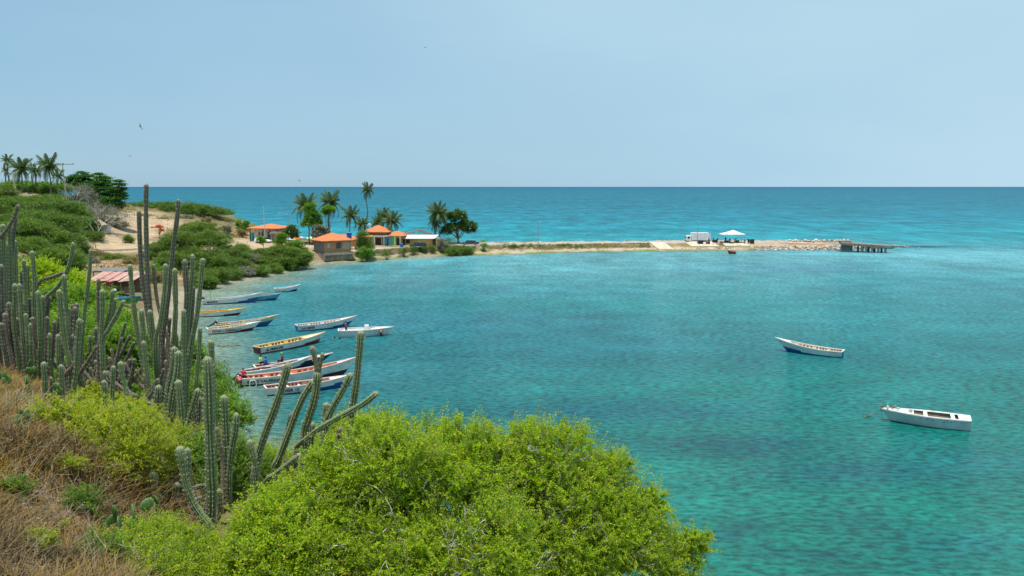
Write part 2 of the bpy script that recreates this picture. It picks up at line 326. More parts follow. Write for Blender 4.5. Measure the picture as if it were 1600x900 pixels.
# the spit with the road on it
SPX = np.array([560, 600, 640, 700, 760, 800, 900, 1000, 1100, 1200, 1300, 1350, 1385, 1400.])
SPY = np.array([409, 405, 402, 399.5, 398.5, 397.2, 394.2, 392.8, 392, 391.4, 391.2, 389.5, 387.5, 386.0])
_sp = [P(a, b) for a, b in zip(SPX, SPY)]; SX = np.array([p.x for p in _sp]); SY = np.array([p.y for p in _sp])
ZR = 2.3
def spit_front(x): return float(np.interp(x, SX, SY))
def kx(x): return np.interp(x, [P(710, 392).x, P(860, 392).x], [1.0, .74])
def ZRx(x): return ZR*float(kx(x))
def make_spit():
    d = np.array([-4, -1, 0, .8, 1.8, 3, 4.4, 5.8, 7.2, 8.4, 9.2, 10, 12, 14, 16, 17.5, 18.6, 20, 21.5, 23, 25, 27, 31])
    zz = np.array([-2, -.4, 0, .22, .45, .62, .8, 1.25, 1.8, 2.2, 2.3, 2.3, 2.3, 2.3, 2.3, 2.3, 2.55, 2.3, 1.9, 1.3, .5, -.4, -2.2])
    # densify
    dd = np.concatenate([np.linspace(d[i], d[i+1], 4, endpoint=False) for i in range(len(d)-1)]+[[d[-1]]]); zd = np.interp(dd, d, zz)
    xs = np.arange(SX[0]-4, SX[-1]+3, .55)
    X, Dd = np.meshgrid(xs, dd, indexing='ij'); Zd = np.broadcast_to(zd, X.shape).copy(); Zd = np.where(Zd > 0, Zd*kx(X), Zd)
    base = np.interp(X, SX, SY); wf = np.interp(X, [SX[0], SX[2], SX[4], SX[-3], SX[-1]+2], [1.7, 1.6, 1.0, .85, .3])
    cp = np.clip((P(775, 392).x-X)/8, 0, 1)*4.2; Yd = base+np.where(Dd > 9, 9+(Dd-9)*wf, Dd)-cp*np.clip((Dd-1.8)/6.6, 0, 1)
    flat = (Dd > 8.8) & (Dd < 17.6)
    nz_ = fbm(X*.55, Yd*.55, 51)*1.3+fbm(X*1.8, Yd*1.8, 55)*.7
    Zd += np.where(flat, 0, nz_*np.where(Dd < 4, .25, .6)*np.clip((Zd+1)/2, 0, 1))
    Yd += np.where(Dd < 6, fbm(X*.16, X*0, 57)*2.4, 0)
    rough_end = np.clip((X-PD(1260, 380, 235).x)/12, 0, 1); Zd += rough_end*(fbm(X*.5, Yd*.5, 61)*1.0-.55)*(Zd > 0)
    taper = np.clip((SX[-1]+2-X)/17, 0, 1); Zd = -1.2+(Zd+1.2)*(.30+.70*taper**.8)
    x = X.ravel(); y = Yd.ravel(); z = Zd.ravel(); D_ = Dd.ravel()
    n2 = fbm(x*.5, y*.5, 71)*2; n3 = fbm(x*.15, y*.15, 73)*2
    c = np.tile(np.array([.42, .34, .25]), (len(x), 1))
    def Z(mask, cc, s=1): w = np.clip(mask, 0, 1)[:, None]*s; return c*(1-w)+np.array(cc)*w
    east = np.clip((x-PD(900, 390, 235).x)/10, 0, 1); far_e = np.clip((x-PD(1170, 390, 235).x)/8, 0, 1)
    c = Z(((D_ > 4.6) & (D_ < 9))*np.clip(.75+n2*1.5, 0, 1), (.24, .19, .09), .9)
    c = Z(((D_ > 4.6) & (D_ < 9))*np.clip(n3*3, 0, 1), (.12, .14, .045), .8)
    c = Z(((D_ > 4.6) & (D_ < 9))*east*np.clip(.4+n3*2, 0, 1), (.25, .18, .085), .8)
    c = Z(np.exp(-((D_-1.0)/1.1)**2)*np.clip(.75+n2*2, 0, 1)*1.3, (.16, .22, .035), .9)     # algae band
    c = Z(np.exp(-((D_-.0)/.6)**2), (.10, .11, .05), .8)
    c = Z((D_ > 17.8)*1.0, (.38, .33, .27), .7)
    c = Z((D_ > 17.8)*np.clip(n2*2, 0, 1), (.14, .12, .10), .8)
    c = Z(far_e*(D_ < 5)*np.clip(n2*3+.3, 0, 1), (.12, .11, .07), .7)
    c = Z(far_e*(D_ > 5)*(D_ < 18)*1.0, (.44, .34, .24), .9)
    c = Z(((x-PD(1290, 380, 238).x)**2/70+(D_-9)**2/5 < 1)*1.0, (.34, .18, .09), .9)
    c = Z(np.clip((x-PD(1330, 380, 235).x)/6, 0, 1), (.24, .21, .17), .8)
    ny, nx = X.shape; idx = np.arange(ny*nx).reshape(ny, nx)
    Q = np.stack([idx[:-1, :-1], idx[1:, :-1], idx[1:, 1:], idx[:-1, 1:]], -1).reshape(-1, 4)
    me = np_mesh('spit', np.stack([x, y, z], -1), Q, M_ground, smooth=True, attrs={'soil': np.concatenate([c, np.ones((len(x), 1))], 1)})
    tag(link('spit', me), kind='structure')
    # road sheet
    xs = np.arange(SX[0]-2, PD(1250, 380, 240).x, 1.0); m = MB(); k = 0
    M_road = mat('sandy_asphalt', (.29, .275, .255), (.38, .345, .29), .9, .35, .2, 6)
    for i, xx in enumerate(xs):
        f0 = spit_front(xx); w = float(np.interp(xx, [SX[0], SX[2], SX[4]], [1.1, 1.0, 1.0]))
        cpx = min(max((P(775, 392).x-xx)/8, 0), 1)*4.2; f0 -= cpx; w = w if cpx == 0 else w+.06; e0 = float(fbm(xx*.3, 0, 81))*.5; e1 = float(fbm(xx*.3, 5, 81))*.5
        m.v += [(xx, f0+9.3+e0, ZRx(xx)+.03), (xx, f0+15.8*w+e1, ZRx(xx)+.03)]
        if i: m.f.append((2*i-2, 2*i, 2*i+1, 2*i-1)); m.m.append(0)
    tag(m.build('road', M_road), kind='structure')
make_spit()

# ------------------------------------------------------------------ water
def make_water():
    m = bpy.data.materials.new('sea_water'); m.use_nodes = True; nt = m.node_tree; nt.nodes.clear()
    out = N(nt, 'ShaderNodeOutputMaterial'); L = nt.links.new
    at = N(nt, 'ShaderNodeAttribute', attribute_name='bed'); geo = N(nt, 'ShaderNodeNewGeometry')
    def wave(scale, st, det, rot=.25):
        mp_ = N(nt, 'ShaderNodeMapping'); mp_.inputs['Scale'].default_value = st; mp_.inputs['Rotation'].default_value = (0, 0, rot)
        L(geo.outputs['Position'], mp_.inputs[0]); n_ = N(nt, 'ShaderNodeTexNoise', Scale=scale, Detail=det, Roughness=.62); L(mp_.outputs[0], n_.inputs['Vector']); return n_
    w1 = wave(2.3, (.55, 1.05, 1), 6.0, .18); w2 = wave(.16, (.8, 1.0, 1), 5.0, .12); w3 = wave(.02, (.6, 1.2, 1), 6.0, .1); w4 = wave(7.0, (.6, 1.0, 1), 2.0, .3)
    b1 = N(nt, 'ShaderNodeBump', Strength=1.0, Distance=.17); L(w1.outputs['Fac'], b1.inputs['Height'])
    b2 = N(nt, 'ShaderNodeBump', Strength=.7, Distance=.9); L(w2.outputs['Fac'], b2.inputs['Height']); L(b1.outputs[0], b2.inputs['Normal'])
    b3 = N(nt, 'ShaderNodeBump', Strength=.6, Distance=.03); L(w4.outputs['Fac'], b3.inputs['Height']); L(b2.outputs[0], b3.inputs['Normal'])
    # body colour of the water over its bed, broad streaks of sand and weed, and painted ripple light and shade
    def rng(n_, a, b, c, d):
        r = N(nt, 'ShaderNodeMapRange'); r.inputs['From Min'].default_value = a; r.inputs['From Max'].default_value = b; r.inputs['To Min'].default_value = c; r.inputs['To Max'].default_value = d
        L(n_.outputs['Fac'], r.inputs['Value']); return r
    r1 = rng(w3, .3, .7, .76, 1.24); r2 = rng(w2, .32, .68, .82, 1.18); r3 = rng(w1, .37, .63, .52, 1.48)  # ripple and swell noise scales the colour, painting wave light and shade
    w5 = wave(.085, (1, .35, 1), 6.0, .1); w5.inputs['Roughness'].default_value = .78; r5 = rng(w5, .36, .64, .62, 1.42)  # distant chop painted into the colour as light and dark dashes
    sp_ = N(nt, 'ShaderNodeSeparateXYZ'); L(geo.outputs['Position'], sp_.inputs[0]); ff = N(nt, 'ShaderNodeMapRange'); ff.inputs['From Min'].default_value = 120; ff.inputs['From Max'].default_value = 330; ff.inputs['To Min'].default_value = .18; L(sp_.outputs['Y'], ff.inputs['Value'])
    mxf = N(nt, 'ShaderNodeMix', data_type='FLOAT'); mxf.inputs[2].default_value = 1.0; L(ff.outputs[0], mxf.inputs[0]); L(r5.outputs[0], mxf.inputs[3])
    m0 = N(nt, 'ShaderNodeMath', operation='MULTIPLY'); L(r1.outputs[0], m0.inputs[0]); L(mxf.outputs[0], m0.inputs[1]); r1 = m0
    m1 = N(nt, 'ShaderNodeMath', operation='MULTIPLY'); L(r1.outputs[0], m1.inputs[0]); L(r2.outputs[0], m1.inputs[1])
    m2 = N(nt, 'ShaderNodeMath', operation='MULTIPLY'); L(m1.outputs[0], m2.inputs[0]); L(r3.outputs[0], m2.inputs[1])
    vm = N(nt, 'ShaderNodeVectorMath', operation='SCALE'); L(at.outputs['Color'], vm.inputs[0]); L(m2.outputs[0], vm.inputs['Scale'])
    df = N(nt, 'ShaderNodeBsdfDiffuse'); L(vm.outputs[0], df.inputs['Color']); L(b2.outputs[0], df.inputs['Normal'])
    gl = N(nt, 'ShaderNodeBsdfGlossy', Roughness=.07); gl.inputs['Color'].default_value = (1, 1, 1, 1); L(b3.outputs[0], gl.inputs['Normal'])
    fr = N(nt, 'ShaderNodeFresnel', IOR=1.33); L(b3.outputs[0], fr.inputs['Normal'])
    mn = N(nt, 'ShaderNodeMath', operation='MINIMUM'); L(fr.outputs[0], mn.inputs[0]); mn.inputs[1].default_value = .15
    ms = N(nt, 'ShaderNodeMixShader'); L(mn.outputs[0], ms.inputs[0]); L(df.outputs[0], ms.inputs[1]); L(gl.outputs[0], ms.inputs[2]); L(ms.outputs[0], out.inputs[0])
    ys = [-60., -20.]
    while ys[-1] < 420: ys.append(ys[-1]+1.2)
    while ys[-1] < 30000: ys.append(ys[-1]*1.04)
    ys = np.array(ys); us = np.linspace(-1, 1, 260)
    Y, U = np.meshgrid(ys, us, indexing='ij'); X = U*(90+1.0*np.clip(Y, 0, None)); x = X.ravel(); y = Y.ravel()
    c = water_colour(x, y)
    z = np.zeros_like(x); ny, nx = Y.shape; idx = np.arange(ny*nx).reshape(ny, nx)
    Q = np.stack([idx[:-1, :-1], idx[:-1, 1:], idx[1:, 1:], idx[1:, :-1]], -1).reshape(-1, 4)
    me = np_mesh('water', np.stack([x, y, z], -1), Q, m, attrs={'bed': np.concatenate([np.clip(c, 0, 1), np.ones((len(x), 1))], 1)})
    tag(link('water', me), kind='structure')
def water_colour(x, y):
    # depth of colour with distance from the viewer's shore: shallow bay -> open sea
    yk = np.array([0, 30, 45, 70, 95, 130, 180, 235, 262, 300, 360, 500, 900, 2500, 9000, 30000.])
    ck = np.array([(.004, .115, .082), (.004, .12, .088), (.0035, .112, .085), (.004, .11, .097), (.009, .122, .125), (.020, .145, .16), (.045, .195, .22), (.08, .25, .285),
                   (.035, .205, .245), (.010, .185, .22), (.005, .17, .215), (.004, .135, .185), (.004, .108, .155), (.005, .10, .15), (.004, .078, .145), (.006, .08, .145)])
    c = np.stack([np.interp(y, yk, ck[:, k]) for k in range(3)], 1)
    dk = (.004, .058, .068); dk2 = (.006, .085, .10); lt = (.008, .17, .135); sand = (.16, .23, .19)
    it = [(700, 500, 330, 20, (.025, .12, .17), .6), (880, 540, 300, 30, (.015, .11, .15), .5), (560, 590, 260, 40, (.03, .12, .155), .5), (900, 642, 260, 18, (.004, .07, .09), .8),
          (1150, 695, 180, 20, dk, .9), (1310, 738, 220, 22, dk, .8), (1500, 720, 120, 30, dk2, .5), (1080, 640, 120, 14, dk2, .6),
          (1050, 735, 120, 14, lt, .8), (1200, 790, 160, 22, lt, .45), (1400, 600, 260, 26, (.006, .145, .125), .6), (1100, 480, 350, 20, (.014, .16, .165), .5), (1450, 440, 200, 14, (.025, .18, .205), .5),
          (1170, 820, 40, 7, dk, .9), (1210, 862, 40, 8, dk, .9), (1290, 868, 36, 7, dk, .9), (1130, 838, 30, 6, dk2, .7), (1500, 850, 130, 24, dk2, .6), (1350, 815, 60, 10, dk2, .5), (1440, 880, 60, 9, dk, .5),
          (640, 440, 70, 12, (.05, .11, .13), .5), (1230, 418, 160, 7, (.05, .15, .22), .5), (800, 455, 130, 7, (.03, .14, .19), .4), (850, 425, 180, 8, (.09, .27, .30), .5),
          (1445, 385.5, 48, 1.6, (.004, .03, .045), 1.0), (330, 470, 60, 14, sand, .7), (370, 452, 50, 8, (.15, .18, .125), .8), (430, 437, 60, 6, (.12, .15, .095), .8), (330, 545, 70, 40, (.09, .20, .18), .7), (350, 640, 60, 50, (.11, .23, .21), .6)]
    c = blobs(x, y, it, c)
    # shallows along every shore: the bed shows
    near = (y > -20) & (y < 345) & (x < 25); sh = np.full(len(x), -9.0); sh[near] = hgt0(x[near], y[near])
    f = spit_dist(x, y); n = fbm(x*.12, y*.12, 91)*1.2
    w = np.clip((sh+1.9+n)/1.9, 0, 1)[:, None]*.85; c = c*(1-w)+np.array([.19, .21, .145])*w
    w = np.clip(1-(f+n*2)/5.5, 0, 1)[:, None]*.7*np.clip((60-x)/60, .35, 1)[:, None]; c = c*(1-w)+np.array([.15, .17, .12])*w
    return c
def spit_dist(x, y):
    fr = np.interp(x, SX, SY); on = (x > SX[0]) & (x < SX[-1]); d = np.where(y < fr, fr-y, 50); return np.where(on, d, 50)
make_water()
# ------------------------------------------------------------------ buildings
def house_frame(corner_l, corner_m, D):
    return None
M_brick = mat('rough_brick', (.60, .27, .12), (.40, .18, .08), .95, 1.6, .3)
M_greyblock = mat('grey_block', (.26, .25, .24), (.17, .17, .165), .95, 1.5, .3)
M_pink = mat('rusted_pink_sheet', (.38, .13, .10), (.46, .31, .26), .85, 1.1, .3, stretch=(1, 4, 1))
M_pink2 = mat('faded_pink_sheet', (.50, .34, .29), (.33, .17, .13), .9, 1.4, .3, stretch=(1, 3, 1)); M_asph = mat('tarred_sheet', (.10, .10, .10), (.20, .19, .18), .85, 1.1, .3)
M_sheet = mat('pale_sheet', (.55, .53, .50), (.36, .34, .31), .7, 1.2, .2)
M_yell = mat('yellow_wall', (.62, .42, .12), (.52, .32, .12), .9, .8)
def paint(n, c, r=.6): return mat(n, c, tuple(x*.72 for x in c), r, 2.0)
M_cyan = paint('cyan_paint', (.03, .42, .50)); M_green = paint('green_paint', (.18, .56, .10)); M_blue = paint('blue_paint', (.02, .13, .42))
M_teal = paint('teal_paint', (.02, .16, .20)); M_orange = paint('orange_paint', (.78, .22, .05)); M_red = paint('red_paint', (.50, .03, .03)); M_tarp = paint('orange_tarp', (.85, .30, .08))

def hip_roof(x0, x1, y0, y1, z0, z1, ov=.5, ridge=.5, th=.14, flat=False):
    """local hip roof prism with eaves and a real thickness"""
    X0, X1, Y0, Y1 = x0-ov, x1+ov, y0-ov, y1+ov; w = X1-X0; d = Y1-Y0; rl = max(w-d, .0)*ridge+.3
    cx, cy = (X0+X1)/2, (Y0+Y1)/2
    top = [(X0, Y0, z0), (X1, Y0, z0), (X1, Y1, z0), (X0, Y1, z0), (cx-rl/2, cy, z1), (cx+rl/2, cy, z1)]
    bot = [(a, b, c-th) for a, b, c in top[:4]]
    m = MB(); m.add(top+bot, [(0, 1, 5, 4), (2, 3, 4, 5), (1, 2, 5), (3, 0, 4), (6, 7, 1, 0), (7, 8, 2, 1), (8, 9, 3, 2), (9, 6, 0, 3), (9, 8, 7, 6)])
    return m
def walls(m, x0, x1, y0, y1, z0, z1, t=.18, mi=(0, 0, 0, 0), gaps_front=(), gaps_right=()):
    """four walls; front (y0) and right (x1) sides broken by openings (a, b, sill, head)"""
    def run(fixed, a0, a1, axis, gaps, mm):
        cur = a0
        for a, b, s, h in sorted(gaps):
            seg(cur, a, z0, z1, fixed, axis, mm)
            if s > 0: seg(a, b, z0, z0+s, fixed, axis, mm)
            if z0+h < z1: seg(a, b, z0+h, z1, fixed, axis, mm)
            cur = b
        seg(cur, a1, z0, z1, fixed, axis, mm)
    def seg(a, b, za, zb, fixed, axis, mm):
        if b-a < 1e-3: return
        if axis == 'x': m.box(((a+b)/2, fixed, (za+zb)/2), (b-a, t, zb-za), mm)
        else: m.box((fixed, (a+b)/2, (za+zb)/2), (t, b-a, zb-za), mm)
    run(y0+t/2, x0, x1, 'x', gaps_front, mi[0]); run(x1-t/2, y0+t, y1-t, 'y', gaps_right, mi[1]); run(y1-t/2, x0, x1, 'x', (), mi[2]); run(x0+t/2, y0+t, y1-t, 'y', (), mi[3])

def pavilion():
    b = PD(416, 373.5, 222); b.z = hgt(b.x, b.y+2)-.05
    t = empty('beach_pavilion', b, 'open white walled beach pavilion under a low orange roof beside the dirt lot', 'pavilion', rz=math.radians(-14)); t.scale = (1, 1, 1.36)
    m = MB(); walls(m, -3.6, 3.0, 0, 5, 0, 2.9, mi=(0, 0, 0, 0), gaps_front=[(-2.3, -1.7, 0, 2.2), (-1.4, -.9, 0, 2.2), (.4, 1.1, 0, 2.3)], gaps_right=[(1.2, 2.4, .9, 2.1), (3.4, 4.3, 0, 2.2)]); m.build('wall', M_wall, t)
    for x in (-2.0, -1.15, .75): MB().box((x, .14, 1.08), (.5, .06, 2.15)).build('door', M_teal, t)
    MB().box((2.9, 1.8, 1.5), (.05, 1.18, 1.18)).build('window', M_glass, t)
    hip_roof(-4.0, 4.0, -1.2, 6.0, 3.0, 3.75, .7, .4).build('roof', M_tile, t)
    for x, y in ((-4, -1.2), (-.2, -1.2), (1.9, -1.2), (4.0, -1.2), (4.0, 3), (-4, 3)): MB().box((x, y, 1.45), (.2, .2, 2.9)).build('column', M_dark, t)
    MB().box((-4.4, 2, 1.0), (.8, 3.4, 2.0)).build('annex', M_cyan, t)
    b2 = PD(430.5, 371.5, 219); b2.z = hgt(b2.x, b2.y)
    t = empty('thatched_shelter', b2, 'small dark thatched sunshade on posts in front of the white pavilion', 'shelter')
    m = MB(); m.blob((0, 0, 2.5), (1.7, 1.5, .55), 0, 14, 5, .1); m.build('thatch', mat('old_thatch', (.10, .07, .07), (.17, .12, .11), .95, 6, .6), t)
    for x in (-1.1, 1.1):
        for y in (-.9, .9): MB().tube([(x, y, -.1), (x, y, 2.5)], .08, 6).build('post', M_bark, t)
    MB().box((0, 0, .5), (1.6, .5, 1.0)).build('counter', M_wood, t)
pavilion()

def brick_house():
    c = P(519, 401, 1.2); a = P(483, 397, 2.0)
    b = P(507, 405, 1.0); b = Vector((b.x, b.y, 1.0))
    t = empty('brick_house', b, 'brick house with grey side wall and orange hip roof on the waterfront', 'house', rz=math.radians(36))
    m = MB(); walls(m, 0, 7.2, 0, 6.5, 1.7, 4.6, mi=(0, 0, 1, 1), gaps_front=[(.8, 1.7, 1.0, 2.2), (3.2, 4.5, .8, 2.3)], gaps_right=[(2, 3, 1, 2)])
    m.build('wall', [M_brick, M_greyblock], t)
    MB().box((5.9, -.03, 3.3), (2.0, .07, 2.3)).build('plaster_patch', mat('old_plaster', (.42, .28, .18), (.52, .38, .27), .95, 2), t)
    f = MB().box((1.25, .09, 3.3), (.86, .05, 1.16)).build('window', M_sheet, t)
    f = MB().box((3.85, .12, 3.25), (1.26, .05, 1.46)).build('window', M_glass, t)
    g_ = MB(); [g_.box((3.3+.22*k, .02, 3.25), (.04, .04, 1.46)) for k in range(6)]; g_.build('grille', M_metal, f)
    MB().box((3.6, 2.9, .65), (7.5, 7.0, 2.1)).build('foundation', mat('stained_concrete', (.34, .26, .18), (.15, .13, .11), .95, 1.1, .6, stretch=(1, 1, .5)), t)
    MB().box((3.6, -.75, 1.15), (7.4, .25, .35)).build('ledge', M_conc, t)
    hip_roof(0, 7.2, 0, 6.5, 4.55, 6.3, .7, .6).build('roof', M_tile, t)
    # second roof behind it
    b = PD(540, 385, 226); b.z = 2.0
    t = empty('rear_house', b, 'low house with terracotta roof right behind the brick waterfront house', 'house', rz=math.radians(4))
    m = MB(); walls(m, -6, 3.5, 0, 5, 0, 2.7, gaps_front=[(-1, 0, 0, 2.1)]); m.build('wall', M_brick, t)
    hip_roof(-6, 3.5, 0, 5, 2.7, 3.9, .5, .7).build('roof', mat('terracotta_roof', (.52, .19, .10), (.40, .14, .08), .85, 2, .3), t)
    MB().box((-.5, .1, 1.05), (.95, .06, 2.1)).build('door', M_wood, t)
    # water tank on its tower
    b = PD(546, 384, 221); b.z = 1.9
    t = empty('water_tank', b, 'blue plastic water tank raised on a stand between the orange roofs', 'water tank')
    MB().tube([(0, 0, 3.3), (0, 0, 3.5), (0, 0, 4.75), (0, 0, 4.85)], [.55, .62, .70, .70], 14).build('tank', M_blue, t)
    MB().tube([(0, 0, 4.85), (0, 0, 5.02)], [.76, .7], 14).build('lid', paint('pale_blue_paint', (.12, .36, .62)), t)
    m = MB(); [m.tube([(x*.6, y*.6, -.2), (x*.45, y*.45, 3.3)], .07, 6) for x in (-1, 1) for y in (-1, 1)]; m.box((0, 0, 3.24), (1.4, 1.4, .12)); m.build('stand', M_metal, t)
brick_house()

def colour_house():
    b = PD(567, 384, 231); b.z = 2.25
    t = empty('painted_house', b, 'orange roofed house with yellow, cyan and lime green front panels along the road', 'house', rz=math.radians(-3))
    s = 231/F; X = lambda px: (px-567)*s
    m = MB(); walls(m, X(566), X(626), .8, 8, 0, 3.0, gaps_front=[(X(586), X(595), 0, 2.5), (X(597), X(601), 0, 2.5), (X(604), X(606.6), 0, 2.5), (X(619), X(624.5), 0, 2.5)]); m.build('wall', M_yell, t)
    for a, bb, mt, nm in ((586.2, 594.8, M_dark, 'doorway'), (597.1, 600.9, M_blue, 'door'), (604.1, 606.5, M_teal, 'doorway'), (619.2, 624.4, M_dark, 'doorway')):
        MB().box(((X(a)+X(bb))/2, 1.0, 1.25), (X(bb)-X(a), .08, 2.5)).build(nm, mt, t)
    MB().box(((X(606.8)+X(612))/2, .76, 1.5), (X(612)-X(606.8), .08, 3.0)).build('front_panel', M_cyan, t)
    MB().box(((X(612.2)+X(618.9))/2, .76, 1.5), (X(618.9)-X(612.2), .08, 3.0)).build('front_panel', M_green, t)
    MB().box(((X(624.6)+X(626))/2, .76, 1.5), (X(626)-X(624.6), .08, 3.0)).build('front_panel', M_green, t)
    MB().box(((X(601.1)+X(604))/2, .76, 1.5), (X(604)-X(601.1), .08, 3.0)).build('front_panel', M_cyan, t)
    MB().box(((X(582)+X(606))/2, .2, 3.02), (X(606)-X(582), 1.2, .12)).build('awning', M_white, t)
    for px in (585.5, 600.8, 618, 626): MB().box((X(px), -.3, 1.5), (.14, .14, 3.0)).build('post', M_white, t)
    MB().box(((X(573)+X(604))/2, 4.5, 3.6), (X(604)-X(573), 5.5, 1.2)).build('upper_wall', M_wood, t)
    hip_roof(X(569), X(604), 1.3, 7.5, 4.15, 5.9, .7, .25).build('roof', M_tile, t)
    hip_roof(X(605), X(629), .8, 8, 3.1, 4.3, .5, .4).build('roof', M_tile, t)
    # lower left porch roof
    m = MB(); m.add([(X(560), -.2, 2.85), (X(582), -.2, 2.85), (X(582), 1.2, 3.5), (X(560), 1.2, 3.5), (X(560), -.2, 2.72), (X(582), -.2, 2.72), (X(582), 1.2, 3.37), (X(560), 1.2, 3.37)],
              [(0, 1, 2, 3), (7, 6, 5, 4), (4, 5, 1, 0), (5, 6, 2, 1), (6, 7, 3, 2), (7, 4, 0, 3)]); m.build('porch_roof', M_tile, t)
    t.children[0]
    MB().blob((X(573), 4, 6.0), (.42, .12, .42), 0, 12, 8).build('satellite_dish', M_white, t)
    # open framed restaurant
    b = PD(657, 384, 233); b.z = 2.25; s = 233/F; X = lambda px: (px-657)*s
    t = empty('open_restaurant', b, 'half built restaurant with dark bare roof truss over a white sheet roof', 'restaurant')
    m = MB(); walls(m, X(632), X(682), 1, 7, 0, 2.2, gaps_front=[(X(632)+.3, X(640), .8, 1.9), (X(676), X(680), 0, 2.0)]); m.build('wall', M_yell, t)
    m = MB(); m.add([(X(629), -.1, 2.25), (X(679), -.1, 2.25), (X(684), 3, 3.1), (X(632), 3, 3.1), (X(629), -.1, 2.15), (X(679), -.1, 2.15), (X(684), 3, 3.0), (X(632), 3, 3.0)],
              [(0, 1, 2, 3), (7, 6, 5, 4), (4, 5, 1, 0), (5, 6, 2, 1), (6, 7, 3, 2), (7, 4, 0, 3)]); m.build('sheet_roof', M_white, t)
    m = MB(); 
    for y in (3.2, 6.5):
        m.tube([(X(627), y, 3.2), (X(652), y, 4.35)], .13, 5); m.tube([(X(652), y, 4.35), (X(673), y, 3.0)], .17, 5)
        for px, z in ((635, 3.55), (643, 3.9), (652, 4.35), (660, 3.8), (668, 3.3)): m.tube([(X(px), y, 2.6), (X(px), y, z)], .06, 5)
    for px, z in ((627, 3.2), (640, 3.8), (652, 4.35), (662, 3.7), (673, 3.05)): m.tube([(X(px), 3.2, z), (X(px), 6.5, z)], .07, 5)
    m.build('roof_truss', M_bark, t)
    for px in (634, 649, 664, 678): MB().box((X(px), 3.2, 1.5), (.16, .16, 3.0)).build('post', M_wood, t)
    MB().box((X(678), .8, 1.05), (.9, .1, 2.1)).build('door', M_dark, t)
    MB().box((X(637), 1.2, 1.35), (1.2, .05, 1.0)).build('window', M_glass, t)
    b = PD(684, 384, 236); b.z = 2.2
    t = empty('roadside_kiosk', b, 'pale little kiosk with dark doorway beside the open framed restaurant', 'kiosk')
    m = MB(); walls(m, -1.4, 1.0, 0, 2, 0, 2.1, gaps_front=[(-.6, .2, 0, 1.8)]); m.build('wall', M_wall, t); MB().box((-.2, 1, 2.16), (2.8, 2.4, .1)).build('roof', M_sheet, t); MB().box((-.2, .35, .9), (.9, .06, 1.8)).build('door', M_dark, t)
    # bin
    b = PD(627.5, 386, 229); b.z = ZR+.03
    m = MB(); m.tube([(0, 0, 0), (0, 0, 1.0), (0, 0, 1.05)], [.42, .5, .45], 12); o = m.build('barrel', M_blue); o.location = b; tag(o, 'blue barrel standing by the lime green corner of the painted house', 'barrel')
colour_house()

